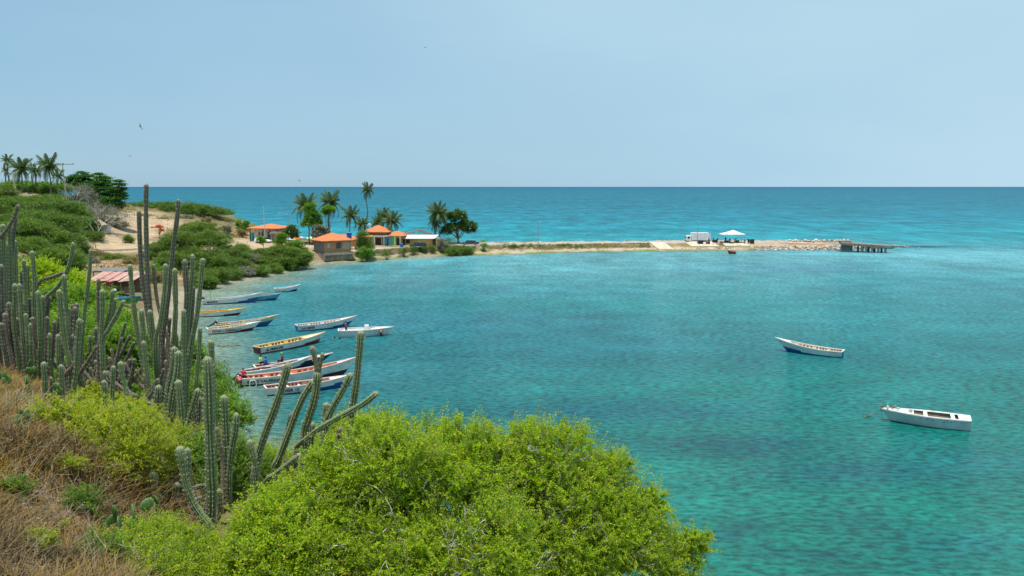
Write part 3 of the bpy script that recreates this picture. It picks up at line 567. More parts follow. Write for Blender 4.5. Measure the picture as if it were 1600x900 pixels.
def huts():
    # fishermen's shacks by the beach
    b = PD(176, 474, 126); b.z = hgt(b.x, b.y); s = 126/F; X = lambda px: (px-176)*s
    t = empty('fishing_shack', b, 'fishermen\'s shack with patched pink rusted sheet roof above the beach', 'shack')
    zt = PD(176, 438, 126).z-b.z; zb = PD(176, 424, 131).z-b.z
    rr = random.Random(3)
    for k in range(9):
        x0 = X(140)+k*.80; w = .9; z0 = zt+rr.uniform(-.12, .12); z1 = zb+rr.uniform(-.1, .15)
        m = MB(); m.add([(x0, -.9+rr.uniform(-.4, .2), z0), (x0+w, -.9, z0+.03), (x0+w, 4.6, z1), (x0, 4.6, z1), (x0, -.9, z0-.05), (x0+w, -.9, z0-.02), (x0+w, 4.6, z1-.05), (x0, 4.6, z1-.05)],
                        [(0, 1, 2, 3), (7, 6, 5, 4), (4, 5, 1, 0), (5, 6, 2, 1), (6, 7, 3, 2), (7, 4, 0, 3)]); m.build('roof_sheet', rr.choice([M_pink, M_pink, M_pink2, M_pink, M_pink2, M_wood]), t)
    for k in range(6):
        m = MB(); x = X(142)+k*1.25; m.tube([(x, -.5, -.5), (x+rr.uniform(-.1, .1), -.5, zt-.05)], .08, 6); m.build('post', M_wood, t)
    MB().box((X(176), 4.2, zb/2-.3), (7.0, .15, zb)).build('back_wall', M_wood, t)
    MB().box((X(163), .6, 1.2), (2.6, .12, 2.4)).build('side_panel', M_pink, t)
    MB().box((X(150), .2, 1.0), (1.3, .12, 2.0)).build('side_panel', M_wood, t)
    MB().box((X(197), 1.2, .5), (1.4, .9, 1.0)).build('table', M_wood, t)
    b = PD(170, 460, 137); b.z = hgt(b.x, b.y); s = 137/F; X = lambda px: (px-170)*s
    t = empty('tarred_shack', b, 'low shack under dark tarred sheets tucked behind the pink roofed shack', 'shack')
    za = PD(170, 424, 137).z-b.z
    MB().box((0, 2.4, za), (5.4, 4.6, .1), M=Matrix.Rotation(.03, 4, 'X')).build('roof', M_asph, t)
    MB().box((X(146)+.3, 2.4, za-.15), (2.2, 4.0, .1)).build('roof_patch', M_pink, t)
    MB().box((1.6, -.4, za-.25), (2.4, 1.0, .08)).build('roof_patch', M_sheet, t)
    for x in (-2.5, 0, 2.5): MB().tube([(x, .3, -.5), (x, .3, za)], .09, 6).build('post', M_wood, t)
    MB().box((0, 4.2, za/2-.3), (5, .12, za)).build('wall', M_wood, t)
    b = PD(112, 440, 128); b.z = hgt(b.x, b.y)
    t = empty('turquoise_roofed_shed', b, 'small shed with turquoise sheet roof half hidden behind the cactuses', 'shed')
    za = PD(112, 434, 128).z-b.z
    MB().box((0, 0, za), (3.4, 3.0, .08)).build('roof', paint('turquoise_paint', (.18, .50, .50)), t); MB().box((0, .6, za/2), (2.9, 1.6, za-.1)).build('wall', M_greyblock, t)
    for x in (-1.5, 1.5): MB().tube([(x, -1.3, -.3), (x, -1.3, za)], .06, 6).build('post', M_wood, t)
    b = PD(122, 462, 112); b.z = hgt(b.x, b.y)
    za = PD(122, 447, 112).z-b.z; zl = PD(122, 464, 112).z-b.z
    t = empty('orange_awning', b, 'orange tarpaulin awning glowing through the leaves beside the shacks', 'awning')
    n = 10; m = MB()
    for i in range(n+1):
        for j in range(5):
            q = j/4; m.v.append((-2.7+5.4*i/n, -.9+1.8*q, zl+(za-zl)*q-.12*math.sin(i*1.9)))
    for i in range(n):
        for j in range(4): m.f.append((i*5+j, (i+1)*5+j, (i+1)*5+j+1, i*5+j+1)); m.m.append(0)
    o = m.build('tarpaulin', M_tarp, t); sd = o.modifiers.new('th', 'SOLIDIFY'); sd.thickness = .02
    for x in (-2.6, 2.6): MB().tube([(x, .9, -.3), (x, .9, za)], .06, 6).build('pole', M_wood, t); MB().tube([(x, -.9, -.3), (x, -.9, zl)], .05, 6).build('pole', M_wood, t)
huts()

# ------------------------------------------------------------------ poles and lamps
def pole(px, pyb, pyt, D, label, cat, name, r=.07, arm=None, mt=None, z=None, lean=0):
    b = PD(px, pyb, D); b.z = (hgt(b.x, b.y) if z is None else ZRx(b.x)); top = PD(px+lean, pyt, D).z-b.z
    t = empty(name, b, label, cat)
    MB().tube([(0, 0, -.3), (lean*pxm(D), 0, top)], [r, r*.7], 8).build('pole', mt or M_metal, t)
    if arm == 'cross':
        a = MB(); a.box((0, 0, top-.25), (4.0, .12, .14), M=Matrix.Rotation(0, 4, 'Y'), rz=.15); a.build('crossarm', M_wood, t)
        for x in (-1.85, -.3, 1.85): MB().tube([(x, .28*x/1.85, top-.2), (x, .28*x/1.85, top+.12)], [.07, .05], 6).build('insulator', M_dark, t)
    elif arm:
        d = arm; MB().tube([(lean*pxm(D), 0, top-.15), (d*.5, 0, top+.15), (d, 0, top+.2)], .045, 6).build('arm', M_metal, t)
        h = MB(); h.blob((d*1.15, 0, top+.17), (.32, .14, .09), 0, 10, 6); h.build('lamp_head', M_metal, t)
    return t
pole(104, 298, 255, 205, 'grey utility pole with dark crossarm on the hilltop ridge', 'utility pole', 'utility_pole', .16, 'cross', M_palebark, lean=-4)
pole(414, 378, 322, 218, 'tall thin pale pole rising in front of the pavilion roof', 'pole', 'utility_pole', .09, None, mat('pale_pole', (.55, .52, .48), (.45, .42, .38)))
pole(451, 372, 334, 226, 'street lamp with long left arm beside the round green tree', 'street lamp', 'street_lamp', .10, -1.9)
pole(611, 388, 330, 229, 'dark thin pole before the painted house and its palms', 'pole', 'utility_pole', .09, None, M_bark, z=ZR)
pole(841, 383, 347.5, 248, 'lone street lamp on the empty middle stretch of the causeway', 'street lamp', 'street_lamp', .09, .35, z=ZR)
pole(1089.5, 379, 348, 254, 'street lamp rising right in front of the white truck', 'street lamp', 'street_lamp', .10, .3, mat('rusty_pole', (.36, .28, .24), (.25, .18, .15)), z=ZR)
pole(782, 384, 371, 241, 'short thin post at the roadside near the start of the causeway', 'post', 'post', .06, None, M_palebark, z=ZR)
pole(25, 296, 268, 196, 'leaning pale concrete post among the hilltop palms', 'post', 'post', .3, None, M_palebark, lean=-4)
pole(151, 388, 377, 186, 'short dark leaning gatepost at the edge of the dirt lot', 'post', 'post', .12, None, M_bark, lean=-3)
# ------------------------------------------------------------------ vehicles
def wheels(t, xs, y, r=.34, w=.2):
    for x in xs:
        for s in (-1, 1):
            o = MB().tube([(x, s*y-w/2*1, r), (x, s*y+w/2, r)], r, 16).build('wheel', M_tyre, t)
            MB().tube([(x, s*(y+w/2+.004)-.02, r), (x, s*(y+w/2+.004)+.02, r)], r*.55, 12).build('rim', M_metal, o)
def car(name, b, rz, label, cat, body, L=4.5, H_=1.45, wag=True):
    t = empty(name, b, label, cat, rz=rz)
    W = .86
    lo = [(-L/2, .35), (-L/2, .72), (-L/2+.1, .86), (L/2-1.25, .9), (L/2-.2, .74), (L/2, .6), (L/2, .32)]
    if wag: up = [(-L/2+.1, .86), (-L/2+.3, 1.36), (-L/2+.7, H_), (L*.04, H_), (L/2-1.25, .9)]
    else: up = [(-L/2+.55, .86), (-L/2+1.25, H_-.07), (-.4, H_), (.35, H_-.06), (L/2-1.2, .9)]
    def prism(prof, w0, w1, mt, nm, par):
        n = len(prof); zmin = min(p[1] for p in prof); zmax = max(p[1] for p in prof)
        W_ = lambda z: w0+(w1-w0)*(z-zmin)/(zmax-zmin)
        vs = [(x, -W_(z), z) for x, z in prof]+[(x, W_(z), z) for x, z in prof]
        fs = [tuple(range(n)), tuple(range(2*n-1, n-1, -1))]+[(i, i+n, (i+1) % n+n, (i+1) % n) for i in range(n)]
        o = MB().add(vs, fs).build(nm, mt, par); bv = o.modifiers.new('b', 'BEVEL'); bv.width = .05; bv.segments = 2; return o
    prism(lo, W, W-.04, body, 'body', t)
    c = prism(up, W-.06, W-.22, body, 'cabin', t)
    zw = .96; 
    for s in (-1, 1):
        for a, bb in ((-.30, -.03), (.02, .24)):
            x0, x1 = a*L, bb*L; y0 = s*(W-.075); y1 = s*(W-.19)
            MB().add([(x0-.12, y0, zw), (x1+.14, y0, zw), (x1-.10, y1, H_-.13), (x0+.06, y1, H_-.13), (x0-.12, y0-s*.02, zw), (x1+.14, y0-s*.02, zw), (x1-.10, y1-s*.02, H_-.13), (x0+.06, y1-s*.02, H_-.13)],
                     [(0, 1, 2, 3), (7, 6, 5, 4), (4, 5, 1, 0), (5, 6, 2, 1), (6, 7, 3, 2), (7, 4, 0, 3)]).build('side_window', M_glass, c)
    x1, z1 = up[-1]; x0, z0 = up[-2]
    MB().add([(x1-.02, -.7, z1+.06), (x1-.02, .7, z1+.06), (x0+.08, .6, z0-.03), (x0+.08, -.6, z0-.03), (x1+.03, -.7, z1+.06), (x1+.03, .7, z1+.06), (x0+.13, .6, z0-.03), (x0+.13, -.6, z0-.03)],
             [(0, 1, 2, 3), (7, 6, 5, 4), (4, 5, 1, 0), (5, 6, 2, 1), (6, 7, 3, 2), (7, 4, 0, 3)]).build('windscreen', M_glass, c)
    for s in (-1, 1):
        MB().box((L/2-.03, s*.62, .66), (.1, .3, .14)).build('headlight', M_white, t); MB().box((-L/2+.02, s*.66, .74), (.08, .2, .18)).build('tail_light', M_red, t)
    wheels(t, (-L*.3, L*.3), W-.1)
    return t
carpaint = lambda n, c: mat(n, c, tuple(x*.85 for x in c), .25, 2)
b = PD(411, 379, 216); b.z = hgt(b.x, b.y); car('parked_car', b, math.radians(-8), 'white hatchback parked on the dirt lot in front of the pavilion', 'car', M_white, 4.3, 1.5)
b = PD(653.5, 386, 228); b.z = ZR+.03; car('parked_car', b, math.radians(182), 'dark navy estate car on the road before the white sheet roof', 'car', carpaint('navy_paint', (.015, .035, .05)), 4.6, 1.5)
b = PD(735, 382, 240); b.z = ZRx(b.x)+.03; car('parked_car', b, math.radians(176), 'dark grey saloon parked on the causeway beside the sea grape tree', 'car', carpaint('slate_paint', (.03, .05, .06)), 5.0, 1.4, False)
b = PD(435, 375.5, 220); b.z = hgt(b.x, b.y); t = empty('scooter', b, 'dark motorcycle parked right of the white hatchback', 'motorcycle')
for x in (-.62, .62):
    o = MB().tube([(x, -.05, .3), (x, .05, .3)], .3, 14).build('wheel', M_tyre, t)
MB().tube([(-.6, 0, .35), (-.2, 0, .7), (.35, 0, .75), (.6, 0, .4)], .09, 8).build('frame', M_metal, t); MB().blob((.15, 0, .85), (.3, .14, .14), 0).build('fuel_tank', M_red, t); MB().box((-.3, 0, .86), (.6, .24, .1)).build('seat', M_black, t)
MB().tube([(.45, -.35, 1.1), (.4, 0, 1.02), (.45, .35, 1.1)], .025, 6).build('handlebar', M_metal, t)

def truck():
    DT = P(1090, 378.8, ZRx(60)).y; b = PD(1090, 379.5, DT); b.z = ZRx(b.x)+.03; s = DT/F; X = lambda px: (px-1090)*s
    t = empty('box_truck', b, 'white box truck parked on the concrete end of the causeway', 'truck')
    M_box = paint('box_white', (.80, .80, .82), .4)
    o = MB().box(((X(1079.5)+X(1106))/2, 0, 1.85), (X(1106)-X(1079.5), 2.1, 2.35)).build('cargo_box', M_box, t); o.modifiers.new('b', 'BEVEL').width = .04
    m = MB(); [m.box((X(1079.5)+.55*k, -1.06, 1.85), (.04, .03, 2.2)) for k in range(1, 9)]; m.box(((X(1079.5)+X(1106))/2, -1.06, .72), (4.8, .03, .08)); m.build('box_ribs', M_sheet, o)
    MB().box((X(1107.6), -.98, 1.75), (.55, .06, 2.1), rz=.2).build('rear_door', M_box, t)
    vs = [(-1.62, .5), (-1.66, 1.0), (-1.35, 1.95), (-1.1, 2.1), (0, 2.15), (0, .5)]
    cx = X(1079)-.02; n = 6
    c = MB().add([(cx+x, -.98, z) for x, z in vs]+[(cx+x, .98, z) for x, z in vs], [tuple(range(n)), tuple(range(2*n-1, n-1, -1))]+[(i, i+n, (i+1) % n+n, (i+1) % n) for i in range(n)]).build('cab', M_white, t)
    c.modifiers.new('b', 'BEVEL').width = .05
    MB().add([(cx-1.2, -1.0, 1.25), (cx-.45, -1.0, 1.25), (cx-.45, -1.0, 1.85), (cx-1.05, -1.0, 1.85), (cx-1.2, -.96, 1.25), (cx-.45, -.96, 1.25), (cx-.45, -.96, 1.85), (cx-1.05, -.96, 1.85)],
             [(0, 1, 2, 3), (7, 6, 5, 4), (4, 5, 1, 0), (5, 6, 2, 1), (6, 7, 3, 2), (7, 4, 0, 3)]).build('side_window', M_glass, c)
    MB().add([(cx-1.66, -.85, 1.1), (cx-1.66, .85, 1.1), (cx-1.39, .8, 1.92), (cx-1.39, -.8, 1.92), (cx-1.7, -.85, 1.1), (cx-1.7, .85, 1.1), (cx-1.43, .8, 1.92), (cx-1.43, -.8, 1.92)],
             [(0, 1, 2, 3), (7, 6, 5, 4), (4, 5, 1, 0), (5, 6, 2, 1), (6, 7, 3, 2), (7, 4, 0, 3)]).build('windscreen', M_glass, c)
    MB().box((cx-1.68, 0, .5), (.16, 1.9, .28)).build('bumper', M_black, t); MB().box((1.2, 0, .55), (5.8, .8, .18)).build('chassis', M_black, t)
    MB().box((cx-.95, -1.06, 1.45), (.08, .14, .3)).build('mirror', M_black, t)
    wheels(t, (cx-.95, X(1101)), .86, .4, .22)
truck()

def canopy():
    b = PD(1143.5, 379, 256.5); b.z = ZRx(b.x); s = 257/F
    t = empty('canopy_tent', b, 'white peaked canopy tent on thin legs at the end of the causeway', 'canopy tent')
    hw = 3.6; hd = 2.1; n = 12; m = MB()
    for i in range(n+1):
        for j in range(n+1):
            u = -1+2*i/n; v = -1+2*j/n; q = max(abs(u), abs(v)); z = 2.75+1.25*(1-q)**1.0+.0; z -= .12*math.sin(math.pi*min(q, 1))*(1 if q < 1 else 0)
            m.v.append((u*hw+.25*(1-q), v*hd, z))
    for i in range(n):
        for j in range(n): k = i*(n+1)+j; m.f.append((k, k+n+1, k+n+2, k+1)); m.m.append(0)
    # valance
    k0 = len(m.v); ring = [(-hw, -hd), (hw, -hd), (hw, hd), (-hw, hd)]
    for a, c in ring: m.v += [(a, c, 2.75), (a, c, 2.5)]
    for i in range(4): a = k0+2*i; c = k0+2*((i+1) % 4); m.f.append((a, c, c+1, a+1)); m.m.append(0)
    o = m.build('canopy_roof', paint('tent_cloth', (.80, .80, .78), .8), t, True); o.modifiers.new('s', 'SOLIDIFY').thickness = .015
    for x in (-1, 1):
        for y in (-1, 1): MB().tube([(x*(hw-.05), y*(hd-.05), 0), (x*(hw-.05), y*(hd-.05), 2.72)], .05, 6).build('leg', M_metal, t)
canopy()
# crates and gear around the tent
def crate(px, D, w, h, mt, label, name='crate', cat='crate', z=ZR, d=.7):
    b = PD(px, 380, D+17); b.z = ZRx(b.x)
    m = MB(); m.box((0, 0, h/2), (w, d, h)); m.box((0, 0, h+.03), (w+.06, d+.06, .06)); [m.box((x*w*.36, -d/2-.015, h/2), (.07, .03, h*.9)) for x in (-1, 0, 1)]
    o = m.build(name, mt); o.location = b; return tag(o, label, cat)
crate(1094.5, 236.5, 1.5, .9, M_black, 'black storage crate on the ground below the truck\'s middle')
crate(1106, 236.5, 1.2, .6, M_bark, 'low brown crate behind the truck\'s rear corner')
crate(1117, 240, 1.6, .8, M_dark, 'dark crate between the truck and the canopy tent')
crate(1127, 236.6, .9, .6, M_bark, 'small brown box beside the canopy\'s left front leg')
crate(1136, 238.6, 1.7, .7, M_dark, 'dark cool box under the left half of the canopy', d=.8)
crate(1151.5, 238.5, 1.2, .8, M_black, 'black cool box under the right half of the canopy', d=.8)
crate(1175, 238.2, 1.2, 1.15, M_black, 'tall black crate right of the canopy tent')
crate(1171, 239.8, 1.0, .95, M_teal, 'teal crate behind the tall black crate')
t = PD(1143, 380, 254.6); t.z = ZRx(t.x); t = empty('folding_table', t, 'low folding table standing under the white canopy tent', 'table')
MB().box((0, 0, .74), (1.8, .7, .05)).build('tabletop', M_wood, t)
for x in (-.8, .8):
    for y in (-.28, .28): MB().tube([(x, y, 0), (x, y, .72)], .03, 6).build('leg', M_metal, t)

# concrete ramps down the bay side of the spit
def ramp(a, b_, dtop, dbot, ztop, zbot, label, sk=0):
    xa, xb = P(a, 390).x, P(b_, 390).x; y0 = (spit_front(xa)+spit_front(xb))/2
    o = [(xa, y0+dtop, ztop), (xb, y0+dtop, ztop), (xb+sk, y0+dbot, zbot), (xa+sk, y0+dbot, zbot)]
    c = Vector((sum(p[0] for p in o)/4, sum(p[1] for p in o)/4, zbot)); m = MB()
    vs = [(p[0]-c.x, p[1]-c.y, p[2]-c.z) for p in o]; vs += [(x, y, z-.5) for x, y, z in vs]
    m.add(vs, [(0, 3, 2, 1), (4, 5, 6, 7), (3, 0, 4, 7), (2, 3, 7, 6), (1, 2, 6, 5), (0, 1, 5, 4)])
    ob = m.build('concrete_ramp', M_rampc); ob.location = c; tag(ob, label, 'ramp')
M_rampc = mat('ramp_concrete', (.56, .49, .38), (.44, .36, .26), .9, .9, .3, stretch=(3, .3, 1))
ramp(1018, 1041, 9.3, 2.2, 2.0, .5, 'narrow pale concrete ramp leading to the water left of the truck', 1.4)
ramp(1074, 1118, 9.2, 5.2, 2.05, 1.05, 'long pale concrete slab sloping below the white truck', 1.2)
ramp(1131, 1170, 9.2, 5.4, 2.05, 1.1, 'concrete slab sloping below the canopy tent', .8)

def pier():
    x0 = PD(1318, 380, 240).x; x1 = PD(1388, 380, 240).x; b = Vector(((x0+x1)/2, 240, 0)); w = x1-x0
    t = empty('old_pier', b, 'broken concrete pier on dark legs at the tip of the causeway', 'pier')
    MB().add([(-w/2, 1.2, 2.75), (w/2, -3.0, 2.05), (w/2, 1.4, 2.15), (-w/2+2, 8.5, 2.85), (-w/2, 1.2, 2.1), (w/2, -3.0, 1.4), (w/2, 1.4, 1.5), (-w/2+2, 8.5, 2.2)],
             [(0, 1, 2, 3), (7, 6, 5, 4), (4, 5, 1, 0), (5, 6, 2, 1), (6, 7, 3, 2), (7, 4, 0, 3)]).build('deck', mat('old_deck_concrete', (.24, .21, .17), (.12, .11, .09), .9, 1.0, .5), t)
    MB().box((-w/2+2.5, 5.5, 2.95), (3.6, 3.0, .3), rz=-.3).build('broken_slab', M_rock, t)
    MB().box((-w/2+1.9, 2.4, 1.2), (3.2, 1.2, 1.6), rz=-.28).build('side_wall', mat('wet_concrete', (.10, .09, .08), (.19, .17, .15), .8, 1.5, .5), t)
    for px in (1350, 1356.5, 1365, 1373.5, 1383.5):
        X = PD(px, 390, 238).x-b.x; y = .9-(X+w/2)/w*3.4
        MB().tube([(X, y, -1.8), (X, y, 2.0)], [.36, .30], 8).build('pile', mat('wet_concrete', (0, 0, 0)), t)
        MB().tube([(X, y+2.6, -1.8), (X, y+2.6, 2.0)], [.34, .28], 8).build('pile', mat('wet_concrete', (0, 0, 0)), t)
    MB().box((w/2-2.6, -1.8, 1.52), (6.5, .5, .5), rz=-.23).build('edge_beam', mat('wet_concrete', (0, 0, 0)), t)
pier()

# boulders: countable pale ones, then the small rubble as one mass
ORD = ('first', 'second', 'third', 'fourth', 'fifth', 'sixth', 'seventh', 'eighth', 'ninth', 'tenth', 'eleventh', 'twelfth', 'thirteenth', 'last')
def rock(px, D, z, r, label, mt, group=None, seed=0, name='boulder', cat='boulder'):
    rr = random.Random(seed); m = MB(); m.blob((0, 0, r*.35), (r, r*.8, r*rr.uniform(.55, .8)), 0, 8, 6, .2, rr)
    o = m.build(name, mt); b = PD(px, 380, D); b.z = z; o.location = b; o.rotation_euler = (0, 0, rr.uniform(0, 3)); return tag(o, label, cat, group)
M_palerock = mat('pale_rock', (.60, .57, .52), (.42, .38, .33), .9, 2, .5)
for i, (px, r) in enumerate(((1228, .45), (1234, .8), (1239, .6), (1243, .9), (1247, .6), (1258, .75), (1262, .5), (1271, .6), (1275, .95), (1280, .5), (1288, .7), (1296, .6), (1304, .55), (1309, .6))):
    rock(px, 266+rnd.uniform(-1.5, 1.0), 1.55, r*.8, f'pale boulder on the seaward edge of the causeway, {ORD[i]} from the left in its row', M_palerock, 'pale boulders on the seaward edge', i)
for i, (px, D, z, r) in enumerate(((1394, 262, .2, .7), (1399, 261, .1, .9), (1405, 262, 0, .7), (1412, 261, -.1, .9), (1437, 259, -.2, .5), (1391, 256, 0, .8), (1419, 262, -.2, .5))):
    rock(px, D, z, r*.8, f'dark wet rock off the causeway tip, {ORD[i]} in the order built outward' if 0 else f'wet rock off the causeway tip, {ORD[sorted((1394, 1399, 1405, 1412, 1437, 1391, 1419)).index(px)]} from the left', M_rock, 'wet rocks off the causeway tip', 40+i, 'rock', 'rock')
m = MB(); rr = random.Random(8)
def rub(n, pa, pb, d0, d1, z, s0, s1):
    for k in range(n):
        px = rr.uniform(pa, pb); x = P(px, 391).x; d = rr.uniform(d0, d1); y = spit_front(x)+d; s = rr.uniform(s0, s1)
        zz = np.interp(d, [-1, 0, 3, 6, 9, 19, 24, 28], [-.3, 0, .6, 1.3, 2.3, 2.4, .9, -.3])*float(kx(x)); m.blob((x, y, zz+s*.1+z), (s, s*.8, s*.6), rr.choice([0, 0, 0, 0, 1]), 6, 4, .25, rr)
rub(420, 1180, 1385, -.6, 5, 0, .2, .6); rub(60, 1040, 1180, .2, 3.5, 0, .15, .5); rub(140, 760, 1040, 1.5, 7.5, 0, .12, .35); rub(260, 1180, 1380, 18, 25, -.2, .25, .55); rub(200, 700, 1180, 18.5, 25, 0, .2, .6); rub(90, 640, 760, 2, 7, 0, .15, .4)
o = m.build('rubble', [M_rock, M_palerock]); tag(o, 'brown rubble and stones scattered along both edges of the causeway', 'rubble', kind='stuff')

# parasols and kiosk on the seaward beach
def parasol(px, py, D, label, mt, r=1.5):
    b = PD(px, py+9, D); b.z = hgt(b.x, b.y); h = PD(px, py, D).z-b.z
    t = empty('beach_parasol', b, label, 'parasol')
    MB().tube([(0, 0, -.2), (0, 0, h)], .04, 6).build('pole', M_white, t)
    m = MB(); m.v = [(0, 0, h)]+[(r*math.cos(a*math.pi/4), r*math.sin(a*math.pi/4), h-.55) for a in range(8)]; m.f = [(0, 1+i, 1+(i+1) % 8) for i in range(8)]; m.m = [0]*8
    m.build('canopy', mt, t).modifiers.new('s', 'SOLIDIFY').thickness = .02
parasol(470, 369, 238, 'white beach parasol on the sea side behind the little orange kiosk', M_white, 1.8)
parasol(485, 369.5, 240, 'pale green beach parasol between the palm trunks', paint('pale_green_cloth', (.5, .75, .35)), 1.9)
parasol(455, 370, 238, 'blue and white parasol partly behind the round green tree', paint('pale_blue_cloth', (.45, .55, .75)), 1.5)
b = PD(463, 380, 226); b.z = hgt(b.x, b.y); t = empty('snack_kiosk', b, 'tiny kiosk with bright orange sloping roof near the shore palms', 'kiosk')
m = MB(); walls(m, -.9, .9, 0, 1.4, 0, 1.7, gaps_front=[(-.5, .5, .8, 1.5)]); m.build('wall', M_wall, t); MB().box((0, .5, 1.95), (2.2, 2.2, .1), M=Matrix.Rotation(.45, 4, 'X')).build('roof', M_orange, t)
b = PD(457, 386, 214); b.z = hgt(b.x, b.y); t = empty('market_stall', b, 'cream covered stall half hidden in the shrubs above the shore', 'stall')
MB().box((0, 0, 1.7), (2.0, 1.6, .08)).build('cover', M_white, t); [MB().tube([(x, y, -.2), (x, y, 1.7)], .05, 6).build('post', M_wood, t) for x in (-.9, .9) for y in (-.7, .7)]; MB().box((0, 0, .8), (1.7, 1.1, .1)).build('shelf', M_wood, t)
b = PD(164, 362, 205); b.z = hgt(b.x, b.y); t = empty('concrete_box', b, 'grey white roadside utility box under the leafless tree', 'utility box')
MB().box((0, 0, .8), (2.2, 1.5, 1.9)).build('body', M_sheet, t); MB().box((0, 0, 1.82), (2.5, 1.8, .12)).build('lid', M_conc, t)
# kerb wall below the dirt lot
a = PD(128, 389, 187); c = PD(236, 389, 187); m = MB(); 
for k in range(12):
    x = a.x+(c.x-a.x)*(k+.5)/12; m.box((x, 187, hgt(x, 187)+.02), ((c.x-a.x)/12-.03, .3, .55))
o = m.build('retaining_wall', M_conc); tag(o, 'low concrete kerb wall along the front of the dirt lot', 'wall')
b = PD(150, 297, 196); b = PD(22, 298, 190)
# ------------------------------------------------------------------ people
M_skin = mat('brown_skin', (.26, .13, .08), (.21, .10, .06), .6, 5); M_hair = mat('black_hair', (.015, .012, .01), (.03, .02, .018), .6, 20)
def cloth(n, c): return mat(n+'_cloth', c, tuple(x*.8 for x in c), .9, 6)
def person(base, rz, label, pose='stand', shirt=None, trousers=None, hat=None, s=1.0, group=None):
    s = s*1.06
    t = empty('person', base, label, 'person', group, rz)
    J = dict(pel=(0, 0, .95), che=(0, 0, 1.32), nek=(0, 0, 1.48), hed=(0, .01, 1.60), top=(0, .01, 1.72),
             ls=(-.18, 0, 1.42), le=(-.24, .02, 1.14), lh=(-.25, .12, .90), rs=(.18, 0, 1.42), re=(.24, .02, 1.14), rh=(.25, .12, .90),
             lp=(-.09, 0, .90), lk=(-.10, .03, .49), la=(-.10, 0, .08), lt=(-.11, .16, .04), rp=(.09, 0, .90), rk=(.10, .03, .49), ra=(.10, 0, .08), rt=(.11, .16, .04))
    if pose == 'bend':      # leaning forward, arms down to the work
        J.update(che=(0, .28, 1.15), nek=(0, .40, 1.22), hed=(0, .50, 1.25), top=(0, .60, 1.29), ls=(-.18, .34, 1.2), le=(-.2, .42, .95), lh=(-.15, .5, .74), rs=(.18, .34, 1.2), re=(.2, .42, .95), rh=(.15, .52, .74))
    if pose == 'sit':
        for k in ('pel', 'che', 'nek', 'hed', 'top', 'ls', 'le', 'lh', 'rs', 're', 'rh', 'lp', 'rp'): a = J[k]; J[k] = (a[0], a[1]+.08*(a[2]-.9), a[2]-.45)
        J.update(lk=(-.12, .42, .50), la=(-.12, .42, .08), lt=(-.12, .56, .05), rk=(.12, .42, .50), ra=(.12, .42, .08), rt=(.12, .56, .05), lh=(-.14, .34, .58), rh=(.14, .34, .58))
    if pose == 'climb':     # pulling himself over a side
        J.update(che=(0, .22, 1.2), nek=(0, .32, 1.32), hed=(0, .40, 1.40), top=(0, .45, 1.5), ls=(-.17, .3, 1.3), le=(-.22, .5, 1.15), lh=(-.15, .62, 1.05), rs=(.17, .3, 1.3), re=(.22, .5, 1.15), rh=(.15, .62, 1.05), lk=(-.1, .3, .6), la=(-.1, .05, .25), lt=(-.1, .15, .18))
    if pose == 'walk': J.update(la=(-.1, -.2, .1), lk=(-.1, .02, .5), lt=(-.1, -.05, .04), rk=(.1, .15, .5), ra=(.1, .2, .08), rt=(.1, .36, .04), lh=(-.2, .25, .98), rh=(.2, -.05, .92))
    E = [('pel', 'che'), ('che', 'nek'), ('nek', 'hed'), ('hed', 'top'), ('che', 'ls'), ('ls', 'le'), ('le', 'lh'), ('che', 'rs'), ('rs', 're'), ('re', 'rh'), ('pel', 'lp'), ('lp', 'lk'), ('lk', 'la'), ('la', 'lt'), ('pel', 'rp'), ('rp', 'rk'), ('rk', 'ra'), ('ra', 'rt')]
    R = dict(pel=.145, che=.16, nek=.06, hed=.095, top=.075, ls=.075, le=.05, lh=.036, rs=.075, re=.05, rh=.036, lp=.10, lk=.065, la=.045, lt=.035, rp=.10, rk=.065, ra=.045, rt=.035)
    ks = list(J); me = bpy.data.meshes.new('sk'); me.from_pydata([tuple(c*s for c in J[k]) for k in ks], [(ks.index(a), ks.index(b)) for a, b in E], [])
    o = bpy.data.objects.new('sk', me); col.objects.link(o); md = o.modifiers.new('skin', 'SKIN'); md.use_smooth_shade = True
    for i, k in enumerate(ks): me.skin_vertices[0].data[i].radius = (R[k]*s, R[k]*s); me.skin_vertices[0].data[i].use_root = (k == 'pel')
    o.modifiers.new('ss', 'SUBSURF').levels = 1
    dg = bpy.context.evaluated_depsgraph_get(); dg.update(); ev = o.evaluated_get(dg); bm_ = bpy.data.meshes.new_from_object(ev)
    V = [v.co.copy() for v in bm_.vertices]; Fc = [tuple(p.vertices) for p in bm_.polygons]
    bpy.data.objects.remove(o)
    sh = {('pel', 'che'), ('che', 'nek'), ('che', 'ls'), ('che', 'rs'), ('ls', 'le'), ('rs', 're')}; tr = {('pel', 'lp'), ('lp', 'lk'), ('pel', 'rp'), ('rp', 'rk')} | ({('lk', 'la'), ('rk', 'ra')} if trousers and trousers[1] == 'long' else set())
    m = MB(); m.v = [tuple(v) for v in V]
    seg = [(a, b, Vector(J[a])*s, Vector(J[b])*s) for a, b in E]
    for f in Fc:
        c = sum((V[i] for i in f), Vector())/len(f); best = None
        for a, b, p, q in seg:
            d = q-p; u = max(0, min(1, (c-p).dot(d)/d.length_squared)); dd = (c-p-d*u).length-R[a]*s*.5
            if best is None or dd < best[0]: best = (dd, (a, b), u)
        mi = 0
        if shirt and best[1] in sh and not (best[1] == ('che', 'nek') and best[2] > .8): mi = 1
        if trousers and (best[1] in tr or (best[1] == ('pel', 'che') and best[2] < .15)): mi = 2
        m.f.append(f); m.m.append(mi)
